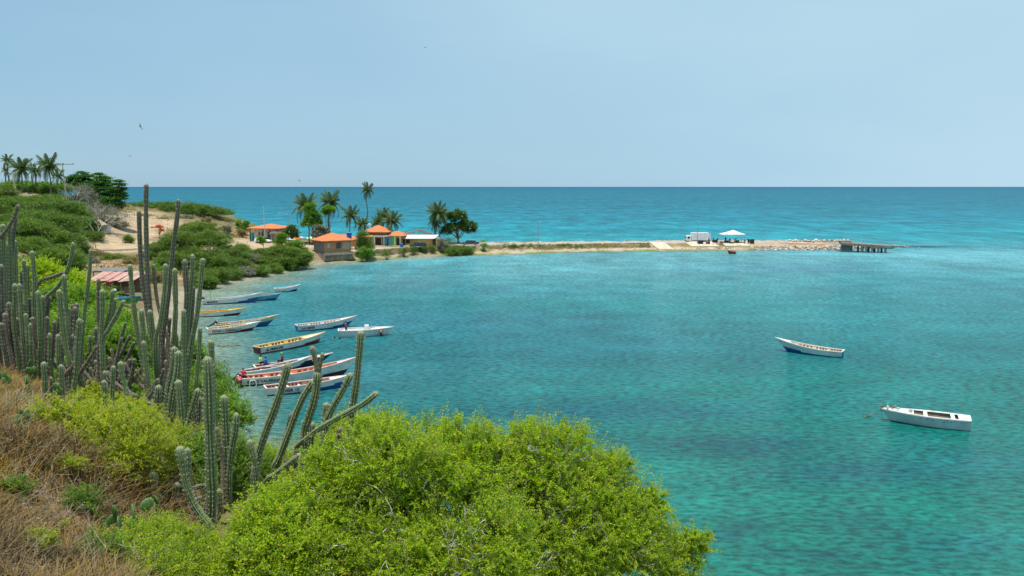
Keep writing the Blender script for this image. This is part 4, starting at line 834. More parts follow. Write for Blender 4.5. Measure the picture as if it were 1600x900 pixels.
    for sd in (('le', 'lh'), ('re', 'rh')):        # five fingers of unequal length, curled
        h = Vector(J[sd[1]])*s; dr = (h-Vector(J[sd[0]])*s).normalized(); sx = dr.cross(Vector((1, 0, .2))).normalized()
        for k in range(5):
            off = sx*(k-2)*.017*s; ln = (.055, .075, .08, .073, .05)[k]*s
            p1 = h+off*1.2+dr*(.03 if k else .0)*s; p2 = p1+dr*ln*.6+Vector((0, .012, 0)); p3 = p2+dr*ln*.45+Vector((0, .03, -.0))
            m.tube([h+off*.5, p1, p2, p3], [.011*s, .010*s, .009*s, .007*s], 5)
    # face: nose, ears
    hd = Vector(J['hed'])*s; fw = Vector((0, 1, 0)); m.blob(tuple(hd+fw*.10*s), (.014*s, .02*s, .022*s), 0, 6, 5); [m.blob(tuple(hd+Vector((x*.092, 0, 0))*s), (.012*s, .02*s, .03*s), 0, 6, 5) for x in (-1, 1)]
    b = m.build('body', [M_skin, shirt or M_skin, (trousers or (M_skin,))[0]], t, True)
    tp = Vector(J['top'])*s; ax = (tp-Vector(J['hed'])*s).normalized()
    h = MB(); c = tp-ax*.03*s-fw*.015*s; h.blob(tuple(c), (.103*s, .108*s, .085*s), 0, 12, 7, .04)
    h.build('hat' if hat else 'hair', hat or M_hair, t, True)
    for x in (-1, 1): e = MB(); e.blob(tuple(hd+Vector((x*.035, .088, .025))*s), (.013*s, .01*s, .009*s), 0, 6, 5); e.build('eye', M_black, t)
    return t

# ------------------------------------------------------------------ boats
def text_obj(body, size, mt, parent, M):
    cu = bpy.data.curves.new('lettering', 'FONT'); cu.body = body; cu.size = size; cu.extrude = .004; cu.align_x = 'LEFT'; cu.align_y = 'CENTER'; cu.resolution_u = 2; cu.offset = .012
    o = bpy.data.objects.new('tmp', cu); col.objects.link(o); dg = bpy.context.evaluated_depsgraph_get(); me = bpy.data.meshes.new_from_object(o.evaluated_get(dg)); bpy.data.objects.remove(o)
    me.materials.clear(); me.materials.append(mt); l = link('lettering', me, parent); l.matrix_local = M; return l

def boat(label, stern, bow, beam=1.75, fb=.62, tip=1.7, over=1.3, top=None, low=None, rail=None, inside=None, deck=None, trans=None, split=.20, rise=1.3, thwarts=6, ribs=True, text=None, bowdeck=.17, name='fishing_boat', motor=None, square=.0, pw=2.7, z0=0.0, group='fishing boats moored in the bay', ribc=None, sidepow=1.0, land=None):
    if land: loc, ang, L = land
    else:
        a = P(*stern); b = P(*bow); L = (b-a).length; ang = math.atan2(b.y-a.y, b.x-a.x); loc = a
    t = empty(name, (loc.x, loc.y, z0), label, 'boat', group, ang)
    S = 26; K = 8
    def half(s):
        w = .80+.20*math.sin(min(s/.4, 1)*math.pi/2) if s < .4 else (1-((s-.4)/.6)**2.3)
        return beam/2*max(w, 0.0)*(1 if s < .999 else 0)
    def gz(s): return fb+.06*(1-s)+(tip-fb)*s**pw
    def kz(s): return -.22+.0*s
    def pt(s, v, inset=0.0):
        """v 0 keel .. 1 gunwale"""
        h = max(half(s)-inset, 0); zb = kz(s)+inset; zt = gz(s)
        z = zb+(zt-zb)*v
        x = s*L+over*s**2.5*(v**1.1)*1.0 - .10*v*(1-s)*1
        bw = .66*(1-s**3)+.10*s**3
        y = h*(bw+(1-bw)*v**.75)
        return x, y, z
    ss = [1-(1-i/S)**1.15 for i in range(S+1)]
    vv = [0, .12, .24, .36, .48, .62, .8, 1.0]
    def shell(inset, flip, cols, lid=False):
        m = MB(); idx = {}
        for i, s in enumerate(ss):
            for sd in (-1, 1):
                for j, v in enumerate(vv):
                    x, y, z = pt(s, v, inset); idx[i, sd, j] = len(m.v); m.v.append((x-(inset if s == 1 else 0)+(inset if s == 0 else 0), sd*y, z))
        for i in range(S):
            for sd in (-1, 1):
                for j in range(len(vv)-1):
                    f = [idx[i, sd, j], idx[i+1, sd, j], idx[i+1, sd, j+1], idx[i, sd, j+1]]
                    if (sd == 1) != flip: f = f[::-1]
                    m.f.append(tuple(f)); m.m.append(cols(ss[i], (vv[j]+vv[j+1])/2, m.v[f[0]][2]))
            f = [idx[i, -1, 0], idx[i, 1, 0], idx[i+1, 1, 0], idx[i+1, -1, 0]]; m.f.append(tuple(f if not flip else f[::-1])); m.m.append(1)
        for j in range(len(vv)-1):
            f = [idx[0, -1, j], idx[0, -1, j+1], idx[0, 1, j+1], idx[0, 1, j]]; m.f.append(tuple(f if not flip else f[::-1])); m.m.append(2)
        return m
    def cc(s, v, z):
        zs = -.22+(gz(s)+.22)*v
        lim = split*fb+max(0, s-.55)*rise*.9*fb
        return 1 if zs < lim and v < .86 else 0
    hull = shell(0, False, cc).build('hull', [top, low, trans or top], t, True)
    shell(.05, True, lambda *a: 0).build('lining', [inside, inside, inside], hull, True)
    # rail
    m = MB(); 
    for sd in (-1, 1):
        k = len(m.v)
        for s in ss:
            x, y, z = pt(s, 1.0); hw = .055; yo = max(y+.03, .012); yi = max(y-.09, 0.002)
            m.v += [(x, sd*yo, z-.05), (x, sd*yo, z+.035), (x, sd*yi, z+.035), (x, sd*yi, z-.05)]
        for i in range(S):
            for q in range(4): a = k+i*4+q; b = k+i*4+(q+1) % 4; f = (a, b, b+4, a+4); m.f.append(f if sd == -1 else f[::-1]); m.m.append(0)
        m.f.append((k, k+1, k+2, k+3) if sd == 1 else (k+3, k+2, k+1, k)); m.m.append(0)
    x, y, z = pt(0, 1); m.box((x+.03, 0, z), (.12, 2*y+.04, .09))
    m.build('gunwale', rail, t)
    # floor
    m = MB(); fl = [s for s in ss if s < .86]
    for s in fl:
        x, y, z = pt(s, .30, .05); m.v += [(x+.06*(s == 0), -y, z+.02), (x+.06*(s == 0), y, z+.02)]
    for i in range(len(fl)-1): m.f.append((2*i, 2*i+2, 2*i+3, 2*i+1)); m.m.append(0)
    m.build('floor', deck or inside, t)
    if bowdeck:
        m = MB(); bl = [s for s in ss if s > 1-bowdeck]
        for s in bl:
            x, y, z = pt(s, .985, .04); m.v += [(x, -y, z), (x, y, z)]
        for i in range(len(bl)-1): m.f.append((2*i, 2*i+2, 2*i+3, 2*i+1)); m.m.append(0)
        x, y, z = pt(bl[0], .985, .04); k = len(m.v); m.v += [(x, -y, z-.25), (x, y, z-.25)]; m.f.append((0, 1, k+1, k)); m.m.append(0)
        m.build('foredeck', rail, t)
    for k in range(thwarts):
        s = .10+.70*(k+.4)/max(thwarts, 1); x, y, z = pt(s, .72, .05); MB().box((x, 0, z), (.20, 2*y, .05)).build('bench', rail, t)
    if ribs:
        m = MB()
        for k in range(17):
            s = .06+.78*k/16
            if k % 5 == 4: continue
            for sd in (-1, 1):
                a0 = pt(s, .60, .058); a1 = pt(s+.028, .60, .058); b1 = pt(s+.028, .88, .058); b0 = pt(s, .88, .058)
                q = [(p[0], sd*p[1], p[2]) for p in (a0, a1, b1, b0)]; r_ = [(p[0], sd*(p[1]-.03) if sd*p[1] > 0 else p[1], p[2]) for p in q]; r_ = [(p[0], p[1]-sd*.03, p[2]) for p in q]
                m.add(q+r_, [(0, 1, 2, 3), (7, 6, 5, 4), (4, 5, 1, 0), (5, 6, 2, 1), (6, 7, 3, 2), (7, 4, 0, 3)], 1)
        for sd in (-1, 1):
            for v in (.62,):
                m.tube([(lambda q: (q[0], sd*q[1], q[2]))(pt(s, v-.06, .085)) for s in ss if .03 < s < .88], .035, 4, 0)
        m.build('side_lockers', [rail, M_slot], t)
    if text:
        s0 = .08; x0, y0, z0_ = pt(s0, .62); x1, y1, z1 = pt(.40, .62); xa, ya, za = pt(s0, .40); xb, yb, zb = pt(s0, .85)
        ex = Vector((x1-x0, -(y1-y0), z1-z0_)).normalized(); ez = Vector((xb-xa, -(yb-ya), zb-za)).normalized(); n = ex.cross(ez).normalized(); ey = n.cross(ex)
        M = Matrix((ex, ey, n)).transposed().to_4x4(); M.translation = Vector((x0, -y0, z0_))+n*.05
        text_obj(text, .42, M_black, hull, M)
    if motor: outboard(t, pt(0, 1)[2], motor)
    return t, pt, L
def outboard(t, z, kind):
    up = kind == 'up'; e = MB()
    A = Matrix.Translation((-.22, 0, z+.05)) @ Matrix.Rotation(math.radians(62 if up else 4), 4, 'Y')
    m = MB(); m.blob((0, 0, .32), (.27, .23, .34), 0, 12, 8); o = MB(); o.add([A @ Vector(v) for v in m.v], m.f)
    c = o.build('motor_cowl', M_black, t, True)
    m = MB(); m.box((0, 0, .50), (.36, .38, .14), 0, M=A); m.build('cowl_band', M_white, c)
    m = MB(); m.add([A @ Vector(v) for v in MB().tube([(0, 0, .1), (-.02, 0, -1.0)], [.14, .09], 8).v], MB().tube([(0, 0, .1), (-.02, 0, -1.0)], [.14, .09], 8).f); m.build('motor_leg', M_black, t)
    m = MB(); m.box((-.05, 0, -.95), (.40, .07, .12), 0, M=A); m.box((-.03, 0, -.8), (.32, .22, .03), 0, M=A); [m.box((-.30, 0, -.95), (.03, .32, .09), 0, rz=0, M=A @ Matrix.Translation((0, 0, 0)))]; m.build('propeller', M_metal, t)
    MB().box((-.03, 0, z-.1), (.16, .34, .34)).build('clamp', M_metal, t)
M_slot = mat('dark_slot', (.05, .025, .02), (.09, .04, .03), .8, 5); W_ = M_white; M_hblue = paint('hull_blue', (.02, .10, .33), .4); M_dred = paint('dark_red_hull', (.22, .015, .015), .4); M_navy = paint('navy_hull', (.01, .02, .07), .4)
M_hull = mat('weathered_white_hull', (.74, .75, .72), (.44, .44, .39), .5, 1.6, 0, stretch=(.6, 1, 1.6), lo=.45, hi=.78); M_cream = paint('cream_inside', (.72, .58, .34)); M_yel = paint('yellow_inside', (.78, .48, .06)); M_oran = paint('orange_inside', (.74, .22, .07)); M_mah = paint('mahogany_inside', (.40, .13, .07)); M_sky = paint('sky_blue_hull', (.10, .42, .60)); M_pinkish = paint('pink_white_rail', (.78, .62, .55)); M_blk = paint('black_hull', (.015, .012, .015)); M_lt = paint('light_blue_inside', (.45, .52, .60))
M_tb = paint('transom_blue', (.02, .20, .55), .4)
B = {}
B[1] = boat('long white boat with blue bow and fishing gear, farthest left near the beach', (318, 475.5), (397, 472.5), 2.0, .75, 1.65, 1.5, M_hull, M_hblue, W_, M_lt, W_, rise=2.6, thwarts=4, motor='up', text='MARIELIS')
B[2] = boat('grey and sky blue boat moored just beyond the long blue bowed boat', (388, 469.5), (429, 469), 1.9, .75, 1.2, 1.2, M_sky, M_hblue, M_sheet, M_greyblock, M_greyblock, rise=1.4, thwarts=3)
B[3] = boat('small white boat with blue bottom, farthest out of the boats by the beach', (430, 456.3), (461.5, 454.8), 1.7, .6, 1.2, 1.0, M_hull, M_hblue, W_, M_pinkish, M_pinkish, rise=1.5, thwarts=3)
B[4] = boat('white boat with yellow inside and dark red bottom, its stern behind the cactuses', (304, 495), (370, 492.5), 1.75, .62, 1.1, 1.5, M_hull, M_dred, M_yel, M_yel, M_oran, thwarts=3, bowdeck=.3)
B[5] = boat('blue bowed boat with cream rail and a black tilted outboard motor', (338, 513.5), (415, 509.5), 1.8, .62, 1.55, 1.9, M_cream, M_hblue, M_cream, M_lt, M_pinkish, rise=3.4, thwarts=5, motor='up')
B[6] = boat('white boat with bright yellow stern rail and dark red bottom beside the motor boat', (325, 522), (391.5, 516.3), 1.75, .68, 1.15, 1.4, W_, M_dred, W_, M_yel, M_yel, trans=W_, thwarts=2, text='TITAN I CARVALLO', bowdeck=.25)
B[7] = boat('white boat with blue transom lying beyond the swimmers\' motorboat', (464, 517), (541, 510.8), 1.9, .72, 1.45, 1.5, M_hull, M_hblue, M_pinkish, W_, W_, trans=M_tb, rise=2.2, thwarts=3, text='LA NENA', bowdeck=.25)
B[9] = boat('cream lined white boat with dark red hull bottom, alone above the crewed boats', (402.5, 552.5), (496, 535), 1.95, .72, 1.15, 1.3, M_hull, M_dred, M_cream, M_yel, W_, trans=M_dred, thwarts=3, text='EL PRINCIPE', bowdeck=.3, ribc=W_)
B[10] = boat('boat with navy bottom and orange benches where two men in lime and maroon sit', (399, 582), (492, 573), 1.7, .6, 1.35, 2.0, M_navy, M_navy, M_pinkish, M_oran, M_mah, thwarts=3)
B[11] = boat('narrow white railed boat with mahogany inside against the big orange boat', (383, 590), (462, 578.5), 1.5, .62, 1.3, 1.8, M_hull, M_dred, W_, M_mah, M_mah, thwarts=4, rise=2.0)
B[12] = boat('largest boat with bright orange inside, white rail and black bottom', (374, 602), (531, 590.5), 1.95, .72, 2.05, 1.9, M_hull, M_blk, M_pinkish, M_oran, M_oran, rise=2.3, thwarts=6, text='BAYO VALERINA', motor='up', bowdeck=.16, ribc=M_pinkish)
B[13] = boat('white boat with deep blue bottom, nearest of the moored row behind the cactuses', (416, 617), (533, 604.5), 1.85, .68, 1.1, 1.0, M_hull, M_hblue, M_pinkish, M_mah, M_lt, thwarts=5, text='      JOSER 12', trans=M_white, bowdeck=.25, rise=1.6)
B[14] = boat('lone blue boat with orange wood inside drifting in the open bay', (1316, 558), (1232, 549.5), 1.85, .66, 1.55, 1.6, M_hull, M_hblue, W_, M_cream, M_oran, trans=M_tb, rise=1.9, thwarts=5, bowdeck=.2, group=None)
def skiff():
    # weathered white skiff, nearest boat on the right
    t, pt, L = boat('weathered white skiff with rust stains and birds on its bow, nearest boat at right', (1513, 670.5), (1395, 658), 2.1, .82, .98, 1.0, mat('stained_hull', (.60, .66, .68), (.44, .50, .53), .6, 1.2, .1, stretch=(1, 1, .35)), paint('weed_green_bottom', (.05, .12, .09)), W_, M_wood, mat('dirty_floor', (.10, .10, .08), (.05, .05, .05)), split=.02, rise=.0, thwarts=0, ribs=False, bowdeck=.34, name='white_skiff', pw=1.6, group=None)
    def quad(s0, s1, n, mt, par=t, v=.985, w=1.0, side=None):
        m = MB()
        for k in range(9):
            s = s0+(s1-s0)*k/8; x, y, z = pt(s, v, .03)
            m.v += ([(x, -y*w, z+.012), (x, y*w, z+.012)] if side is None else [(x, side*y, z+.012), (x, side*y*w, z+.012)])
        for k in range(8): m.f.append((2*k, 2*k+2, 2*k+3, 2*k+1)); m.m.append(0)
        o = m.build(n, mt, par); o.modifiers.new('s', 'SOLIDIFY').thickness = .03
    quad(0, .15, 'stern_deck', W_)
    for sd in (-1, 1): quad(.14, .68, 'side_deck', W_, w=.86, side=sd)
    for s in (.22, .54): x, y, z = pt(s, .97, .05); MB().box((x, 0, z-.01), (.28, 2*y, .07)).build('bench', W_, t)
    x, y, z = pt(.70, 1, 0); MB().box((x, .1, z+.12), (.30, .25, .22)).build('cleat_box', M_sheet, t)
    mr = mat('rust', (.20, .07, .03), (.12, .04, .02), .9, 8)
    for s, v in ((.12, .80), (.24, .78), (.29, .8), (.33, .74), (.46, .8), (.52, .83), (.60, .82)):
        x, y, z = pt(s, v); m = MB(); m.blob((x, y+.0, z), (.045, .02, .04), 0, 8, 5); m.build('rust_spot', mr, t.children[0])
    # bow cargo: pelicans / cormorants resting
    return t, pt
SK, skpt = skiff()
def bird_sit(p, label, col_a, s=.32, rz=0, group='seabirds resting on the skiff\'s bow'):
    t = empty('seabird', p, label, 'bird', group, rz)
    m = MB(); m.blob((0, 0, s*.55), (s*.55, s*.30, s*.30), 0, 10, 7); m.blob((-s*.55, 0, s*.45), (s*.30, s*.14, s*.08), 0, 8, 5)
    m.tube([(s*.35, 0, s*.6), (s*.55, 0, s*.95), (s*.50, 0, s*1.25)], [s*.13, s*.08, s*.09], 8); m.blob((s*.53, 0, s*1.33), (s*.13, s*.09, s*.10), 0, 8, 6)
    m.tube([(s*.62, 0, s*1.33), (s*.95, 0, s*1.18)], [s*.045, s*.015], 6); b = m.build('body', col_a, t, True)
    for y in (-.1, .1): MB().tube([(0, y*s, s*.35), (0, y*s, 0)], s*.03, 5).build('leg', M_black, t)
M_bird = mat('brown_feathers', (.10, .07, .06), (.20, .16, .14), .9, 20); M_bird2 = mat('pale_feathers', (.50, .45, .40), (.35, .3, .27), .9, 20)
mw = SK.matrix_world.copy()
SKM = Matrix.Translation(SK.location) @ Matrix.Rotation(SK.rotation_euler.z, 4, 'Z')
for i, (s, q, mt, sz, r, lb) in enumerate(((.985, 0, M_bird, .34, .4, 'dark seabird perched at the very tip of the white skiff\'s bow'), (.93, .3, M_bird2, .36, 1.2, 'pale seabird, second from the tip on the white skiff\'s bow'), (.88, -.3, M_bird, .32, 2.0, 'dark seabird sitting low in the middle of the bow\'s birds'), (.83, .2, M_bird2, .32, 2.9, 'pale seabird, rearmost of those on the skiff\'s foredeck'))):
    x, y, z = skpt(s, .985, .04); bird_sit(SKM @ Vector((x, y*q, z+.02)), lb, mt, sz, r)
x, y, z = skpt(.87, 1, .04)
def rope(pts, label, r=.02, mt=None):
    b = Vector(pts[0]); m = MB(); m.tube([Vector(p)-b for p in pts], r, 6); o = m.build('mooring_rope', mt or M_bark); o.location = b; tag(o, label, 'rope')
tipw = SKM @ Vector(skpt(1, .98, 0)); rope([tipw, tipw+Vector((.15, -.1, -.5)), tipw+Vector((.2, -.15, -1.0))], 'thin line hanging straight down from the white skiff\'s bow', .018, M_bark); rope([P(1363, 647.5, .01), P(1358, 649.5, .03), P(1353, 651, .02), P(1350, 651.5, .01)], 'dark rope end floating just left of the white skiff', .06, M_bark)

def motorboat():
    t, pt, L = boat('white motorboat with windscreen where boys are climbing and swimming', (530, 525.5), (603, 523.5), 2.3, .80, 1.05, 1.0, W_, paint('pale_bottom', (.45, .55, .56)), W_, W_, M_sheet, split=.05, rise=.6, thwarts=1, ribs=False, bowdeck=.30, name='white_motorboat', pw=2.0, motor=None)
    x, y, z = pt(.56, 1, 0)
    MB().box((x, .35, z+.12), (.7, 1.0, .55), tp=(.8, .9)).build('console', W_, t)
    MB().box((x+.3, .35, z+.52), (.06, 1.0, .35)).build('windscreen', M_glass, t)
    x, y, z = pt(.16, .8, 0); MB().box((x, 0, z-.05), (.7, 1.5, .3)).build('engine_box', W_, t)
    return t, pt
MBt, mbpt = motorboat()
MM = Matrix.Translation(MBt.location) @ Matrix.Rotation(MBt.rotation_euler.z, 4, 'Z')
x, y, z = mbpt(.16, .8); person(MM @ Vector((x, -.75, z-.25)), math.radians(-60), 'shirtless boy in black shorts standing near the motorboat\'s stern', 'walk', None, (cloth('black', (.02, .02, .025)), 'long'), s=.92)
person(P(532, 527.5, -.35), math.radians(-40), 'boy climbing out of the water over the motorboat\'s stern', 'climb', None, (cloth('black', (.02, .02, .025)), 'short'), s=.85)
x, y, z = mbpt(.80, 1); person(MM @ Vector((x, -y-.30, -.35)), math.radians(0), 'boy hanging on the motorboat\'s side near the bow', 'climb', None, (cloth('black', (.02, .02, .025)), 'long'), s=.82)
def swimmer(px, py, label):
    b = P(px, py, 0); t = empty('person', b, label, 'person')
    m = MB(); m.blob((0, 0, .10), (.10, .11, .13), 0, 12, 8); m.tube([(0, 0, -.25), (0, 0, .04)], [.13, .07], 10); m.tube([(-.12, 0, -.12), (-.3, .3, -.03), (-.32, .55, .0)], [.06, .045, .035], 8); m.tube([(.12, 0, -.12), (.3, .3, -.03), (.30, .55, .0)], [.06, .045, .035], 8)
    m.build('body', M_skin, t, True); h = MB(); h.blob((0, -.02, .15), (.108, .115, .10), 0, 12, 7); h.build('hair', M_hair, t, True)
swimmer(523, 528.5, 'boy swimming with only his head out just left of the motorboat'); swimmer(530.5, 529.5, 'boy in the water right against the motorboat\'s stern corner')

def world_on(k, s, y, v):
    t, pt, L = B[k]; M = Matrix.Translation(t.location) @ Matrix.Rotation(t.rotation_euler.z, 4, 'Z'); a = pt(s, v, .05); return M @ Vector((a[0], y, a[2]))
ang = B[12][0].rotation_euler.z
person(world_on(12, .045, -.2, .45)+Vector((0, 0, .10)), ang-.3, 'man in red shirt sitting at the stern of the big orange boat', 'sit', cloth('red', (.62, .02, .05)), (cloth('dark', (.02, .02, .03)), 'long'), cloth('grey', (.2, .15, .15)))
p = P(375, 607, 0); p.z = -.35; person(p, ang+.2, 'man in pink shirt standing waist deep behind the big boat\'s stern', 'bend', cloth('pink', (.70, .10, .14)), (cloth('black', (.02, .02, .025)), 'long'), cloth('pale', (.5, .4, .5)), s=1.05)
p = P(369, 602.5, 0); p.z = -.3; person(p, ang-.7, 'man in blue shirt bending over the big boat\'s outboard motor', 'bend', cloth('blue', (.02, .22, .5)), (cloth('black', (.02, .02, .025)), 'long'))
person(world_on(10, .10, .25, .55)+Vector((0, 0, .12)), ang-1.2, 'man in lime yellow shirt and dark cap at the navy boat\'s stern', 'sit', cloth('lime', (.45, .75, .05)), (cloth('dark', (.02, .02, .03)), 'long'), cloth('dark', (.02, .02, .03)))
person(world_on(10, .16, -.4, .55), ang-1.0, 'man in royal blue shirt crouched just in front of the lime shirted man', 'sit', cloth('royal', (.02, .07, .45)), (cloth('dark', (.02, .02, .03)), 'long'))
person(world_on(10, .44, .1, .55)+Vector((0, 0, .12)), ang+1.3, 'man with lime green hood and maroon shirt sitting mid boat', 'sit', cloth('maroon', (.28, .02, .04)), (cloth('dark', (.02, .02, .03)), 'long'), cloth('green', (.12, .72, .05)))
def crate_at(p, d, mt, label, rz=0, name='box', cat='box'):
    m = MB(); m.box((0, 0, d[2]/2), d); m.box((0, 0, d[2]-.03), (d[0]+.03, d[1]+.03, .06)); m.box((0, -d[1]/2-.005, d[2]*.5), (d[0]*.5, .02, d[2]*.3)); o = m.build(name, mt); o.location = p; o.rotation_euler = (0, 0, rz); tag(o, label, cat)
M_card = paint('cardboard', (.62, .42, .22)); 
crate_at(world_on(12, .14, -.2, .30)+Vector((0, 0, .03)), (.6, .5, .5), M_card, 'cardboard box behind the red shirted man in the orange boat', ang)
a1 = B[1][0].rotation_euler.z
for s, y, d, mt, lb in ((.13, 0, (.5, .5, .55), M_blue, 'blue crate at the flag pole in the long blue bowed boat'), (.25, .1, (.55, .5, .4), M_orange, 'orange crate amidships in the long blue bowed boat'), (.34, 0, (.6, .5, .5), paint('royal_blue', (.03, .06, .42)), 'royal blue crate in front of the orange crate'), (.07, -.2, (.3, .3, .4), W_, 'small white canister at the stern of the long blue bowed boat')):
    crate_at(world_on(1, s, y, .30)+Vector((0, 0, .03)), d, mt, lb, a1, 'crate', 'crate')
b = world_on(1, .145, 0, .30); m = MB(); m.tube([(0, 0, 0), (0, 0, 2.0)], .05, 8); m.blob((0, 0, 2.05), (.12, .12, .16), 0); o = m.build('marker_pole', M_green); o.location = b; tag(o, 'pale green marker pole standing in the long blue bowed boat', 'pole')
# rope ring hanging on the orange boat
t_, pt_, L_ = B[12]; a = pt_(.135, .75); M12 = Matrix.Translation(t_.location) @ Matrix.Rotation(ang, 4, 'Z')
m = MB(); m.tube([(math.cos(i*math.pi/12)*.33, -.0, math.sin(i*math.pi/12)*.38-.30) for i in range(25)], .035, 6, cap=False); o = m.build('rope_ring', M_white); o.location = M12 @ Vector((a[0], -a[1]-.10, a[2])); o.rotation_euler = (0, 0, ang); tag(o, 'white ring of rope hanging on the orange boat\'s side', 'rope')
for k, px, py, px2, py2, lb in ((9, 340, 541, 374, 540, 'floating weedy mooring rope left of the cream lined boat'),):
    p0 = P(px, py, .03); p1 = P(px2, py2, .03); rope([p0+(p1-p0)*(i/12)+Vector((0, .35*math.sin(i*1.3), 0)) for i in range(13)], lb, .10, mat('weedy_rope', (.14, .15, .06), (.24, .22, .10), .9, 4))
tipm = MM @ Vector(mbpt(1, .98, 0)); rope([tipm, tipm+Vector((1.0, .1, -.9)), tipm+Vector((2.2, .1, -1.03)), P(679, 517, .02)], 'thin mooring line from the white motorboat\'s bow', .03, M_dark)
# boats ashore
p = P(566, 398.5, 1.2); p.z = hgt(p.x, p.y)+.25; boat('small grey boat pulled up on the bank under the grey bush', None, None, 1.2, .5, .7, .5, M_sheet, M_greyblock, M_sheet, M_wood, M_wood, land=(p, math.radians(8), 3.0), thwarts=2, z0=p.z, group=None, split=.1, rise=0, ribs=False)
B[0] = None
p = PD(165, 473, 118); p.z = hgt(p.x+2, p.y)+.3; boat('beached green boat with light blue rail in front of the shacks', None, None, 1.6, .6, 1.0, .6, paint('green_hull', (.03, .22, .08)), M_green, paint('bright_blue_rail', (.05, .35, .75)), M_lt, M_wood, land=(p, math.radians(-3), 4.6), thwarts=3, z0=p.z, group=None, split=.1, rise=0)
boat('small red boat tied at the foot of the slab below the canopy', (1149, 396.8), (1139, 396.8), 1.0, .7, 1.1, .5, M_red, M_blk, M_orange, M_blk, M_blk, thwarts=1, ribs=False, group=None, split=.3, rise=.2)
# people on the causeway and at the houses
gp = [(1107.5, 236, 'person in dark maroon clothes behind the truck\'s open rear door', 'stand', 'maroon', (.2, .03, .05)), (1114.5, 235.6, 'person in black walking between truck and tent', 'walk', 'black', (.02, .02, .025)),
      (1120.5, 239.5, 'person in navy standing left of the canopy tent', 'bend', 'navy', (.02, .03, .12)), (1133.5, 239, 'person in dark blue under the canopy, leftmost of those inside', 'stand', 'darkblue', (.02, .05, .12)),
      (1140, 240, 'person in black sitting in the middle under the canopy', 'sit', 'black', (.02, .02, .025)), (1147.5, 239.4, 'person in charcoal leaning over the table under the canopy', 'bend', 'charcoal', (.04, .04, .05)),
      (1163.3, 237, 'person in pale blue shirt by the canopy\'s right front leg', 'stand', 'paleblue', (.35, .45, .6)), (1169.5, 238, 'person in dark clothes right of the canopy tent', 'bend', 'slate', (.05, .06, .08))]
for px, D, lb, po, cn, c in gp:
    b = PD(px, 380, D+17); b.z = ZRx(b.x)+.02; person(b, rnd.uniform(0, 6), lb, po, cloth(cn, c), (cloth('black', (.02, .02, .025)), 'long'))
for px, D, lb, cn, c in ((402.5, 219, 'person in navy standing at the tail of the white hatchback', 'navy', (.02, .03, .12)), (441, 219, 'person in black at the motorcycle by the pavilion', 'black', (.02, .02, .025))):
    b = PD(px, 376, D); b.z = hgt(b.x, b.y); person(b, 1.0, lb, 'stand', cloth(cn, c), (cloth('black', (.02, .02, .025)), 'long'))
b = PD(181, 466, 122); b.z = hgt(b.x, b.y); person(b, .6, 'person in pale blue shirt bending beside the beached green boat', 'bend', cloth('paleblue', (.35, .45, .6)), (cloth('black', (.02, .02, .025)), 'long'), cloth('redcap', (.5, .05, .04)))
# birds on the wing
def flying(px, py, D, span, label, rz, bank=.2):
    t = empty('seabird', PD(px, py, D), label, 'bird', 'seabirds circling over the bay', rz); t.rotation_euler = (bank, .1, rz)
    m = MB(); m.blob((0, 0, 0), (.38*span/2, .08*span/2, .08*span/2), 0, 10, 6); m.tube([(.34*span/2, 0, 0), (.52*span/2, 0, -.01)], [.03*span, .008*span], 6); m.build('body', M_bird, t, True)
    for s in (-1, 1):
        y = s*span/2; m = MB(); m.add([(.10*span, .02*s, 0), (.16*span, y*.45, .10*span), (-.04*span, y, .04*span), (.02*span, y*.5, .085*span), (-.10*span, .02*s, 0)], [(0, 1, 3, 4) if s > 0 else (4, 3, 1, 0), (1, 2, 3) if s > 0 else (3, 2, 1)])
        m.build('wing', M_bird, t).modifiers.new('s', 'SOLIDIFY').thickness = .02
flying(219, 198, 150, 1.6, 'dark seabird gliding highest at the left above the tall cactus', 1.4, 1.1); flying(203, 244, 170, 1.3, 'small seabird gliding low over the hilltop trees', -.4, .2)
flying(467.5, 282.5, 200, 1.5, 'seabird just above the horizon over the shore palms', 0, .1); flying(664, 74, 220, 1.4, 'faint seabird high in the middle of the sky', .3, .1)
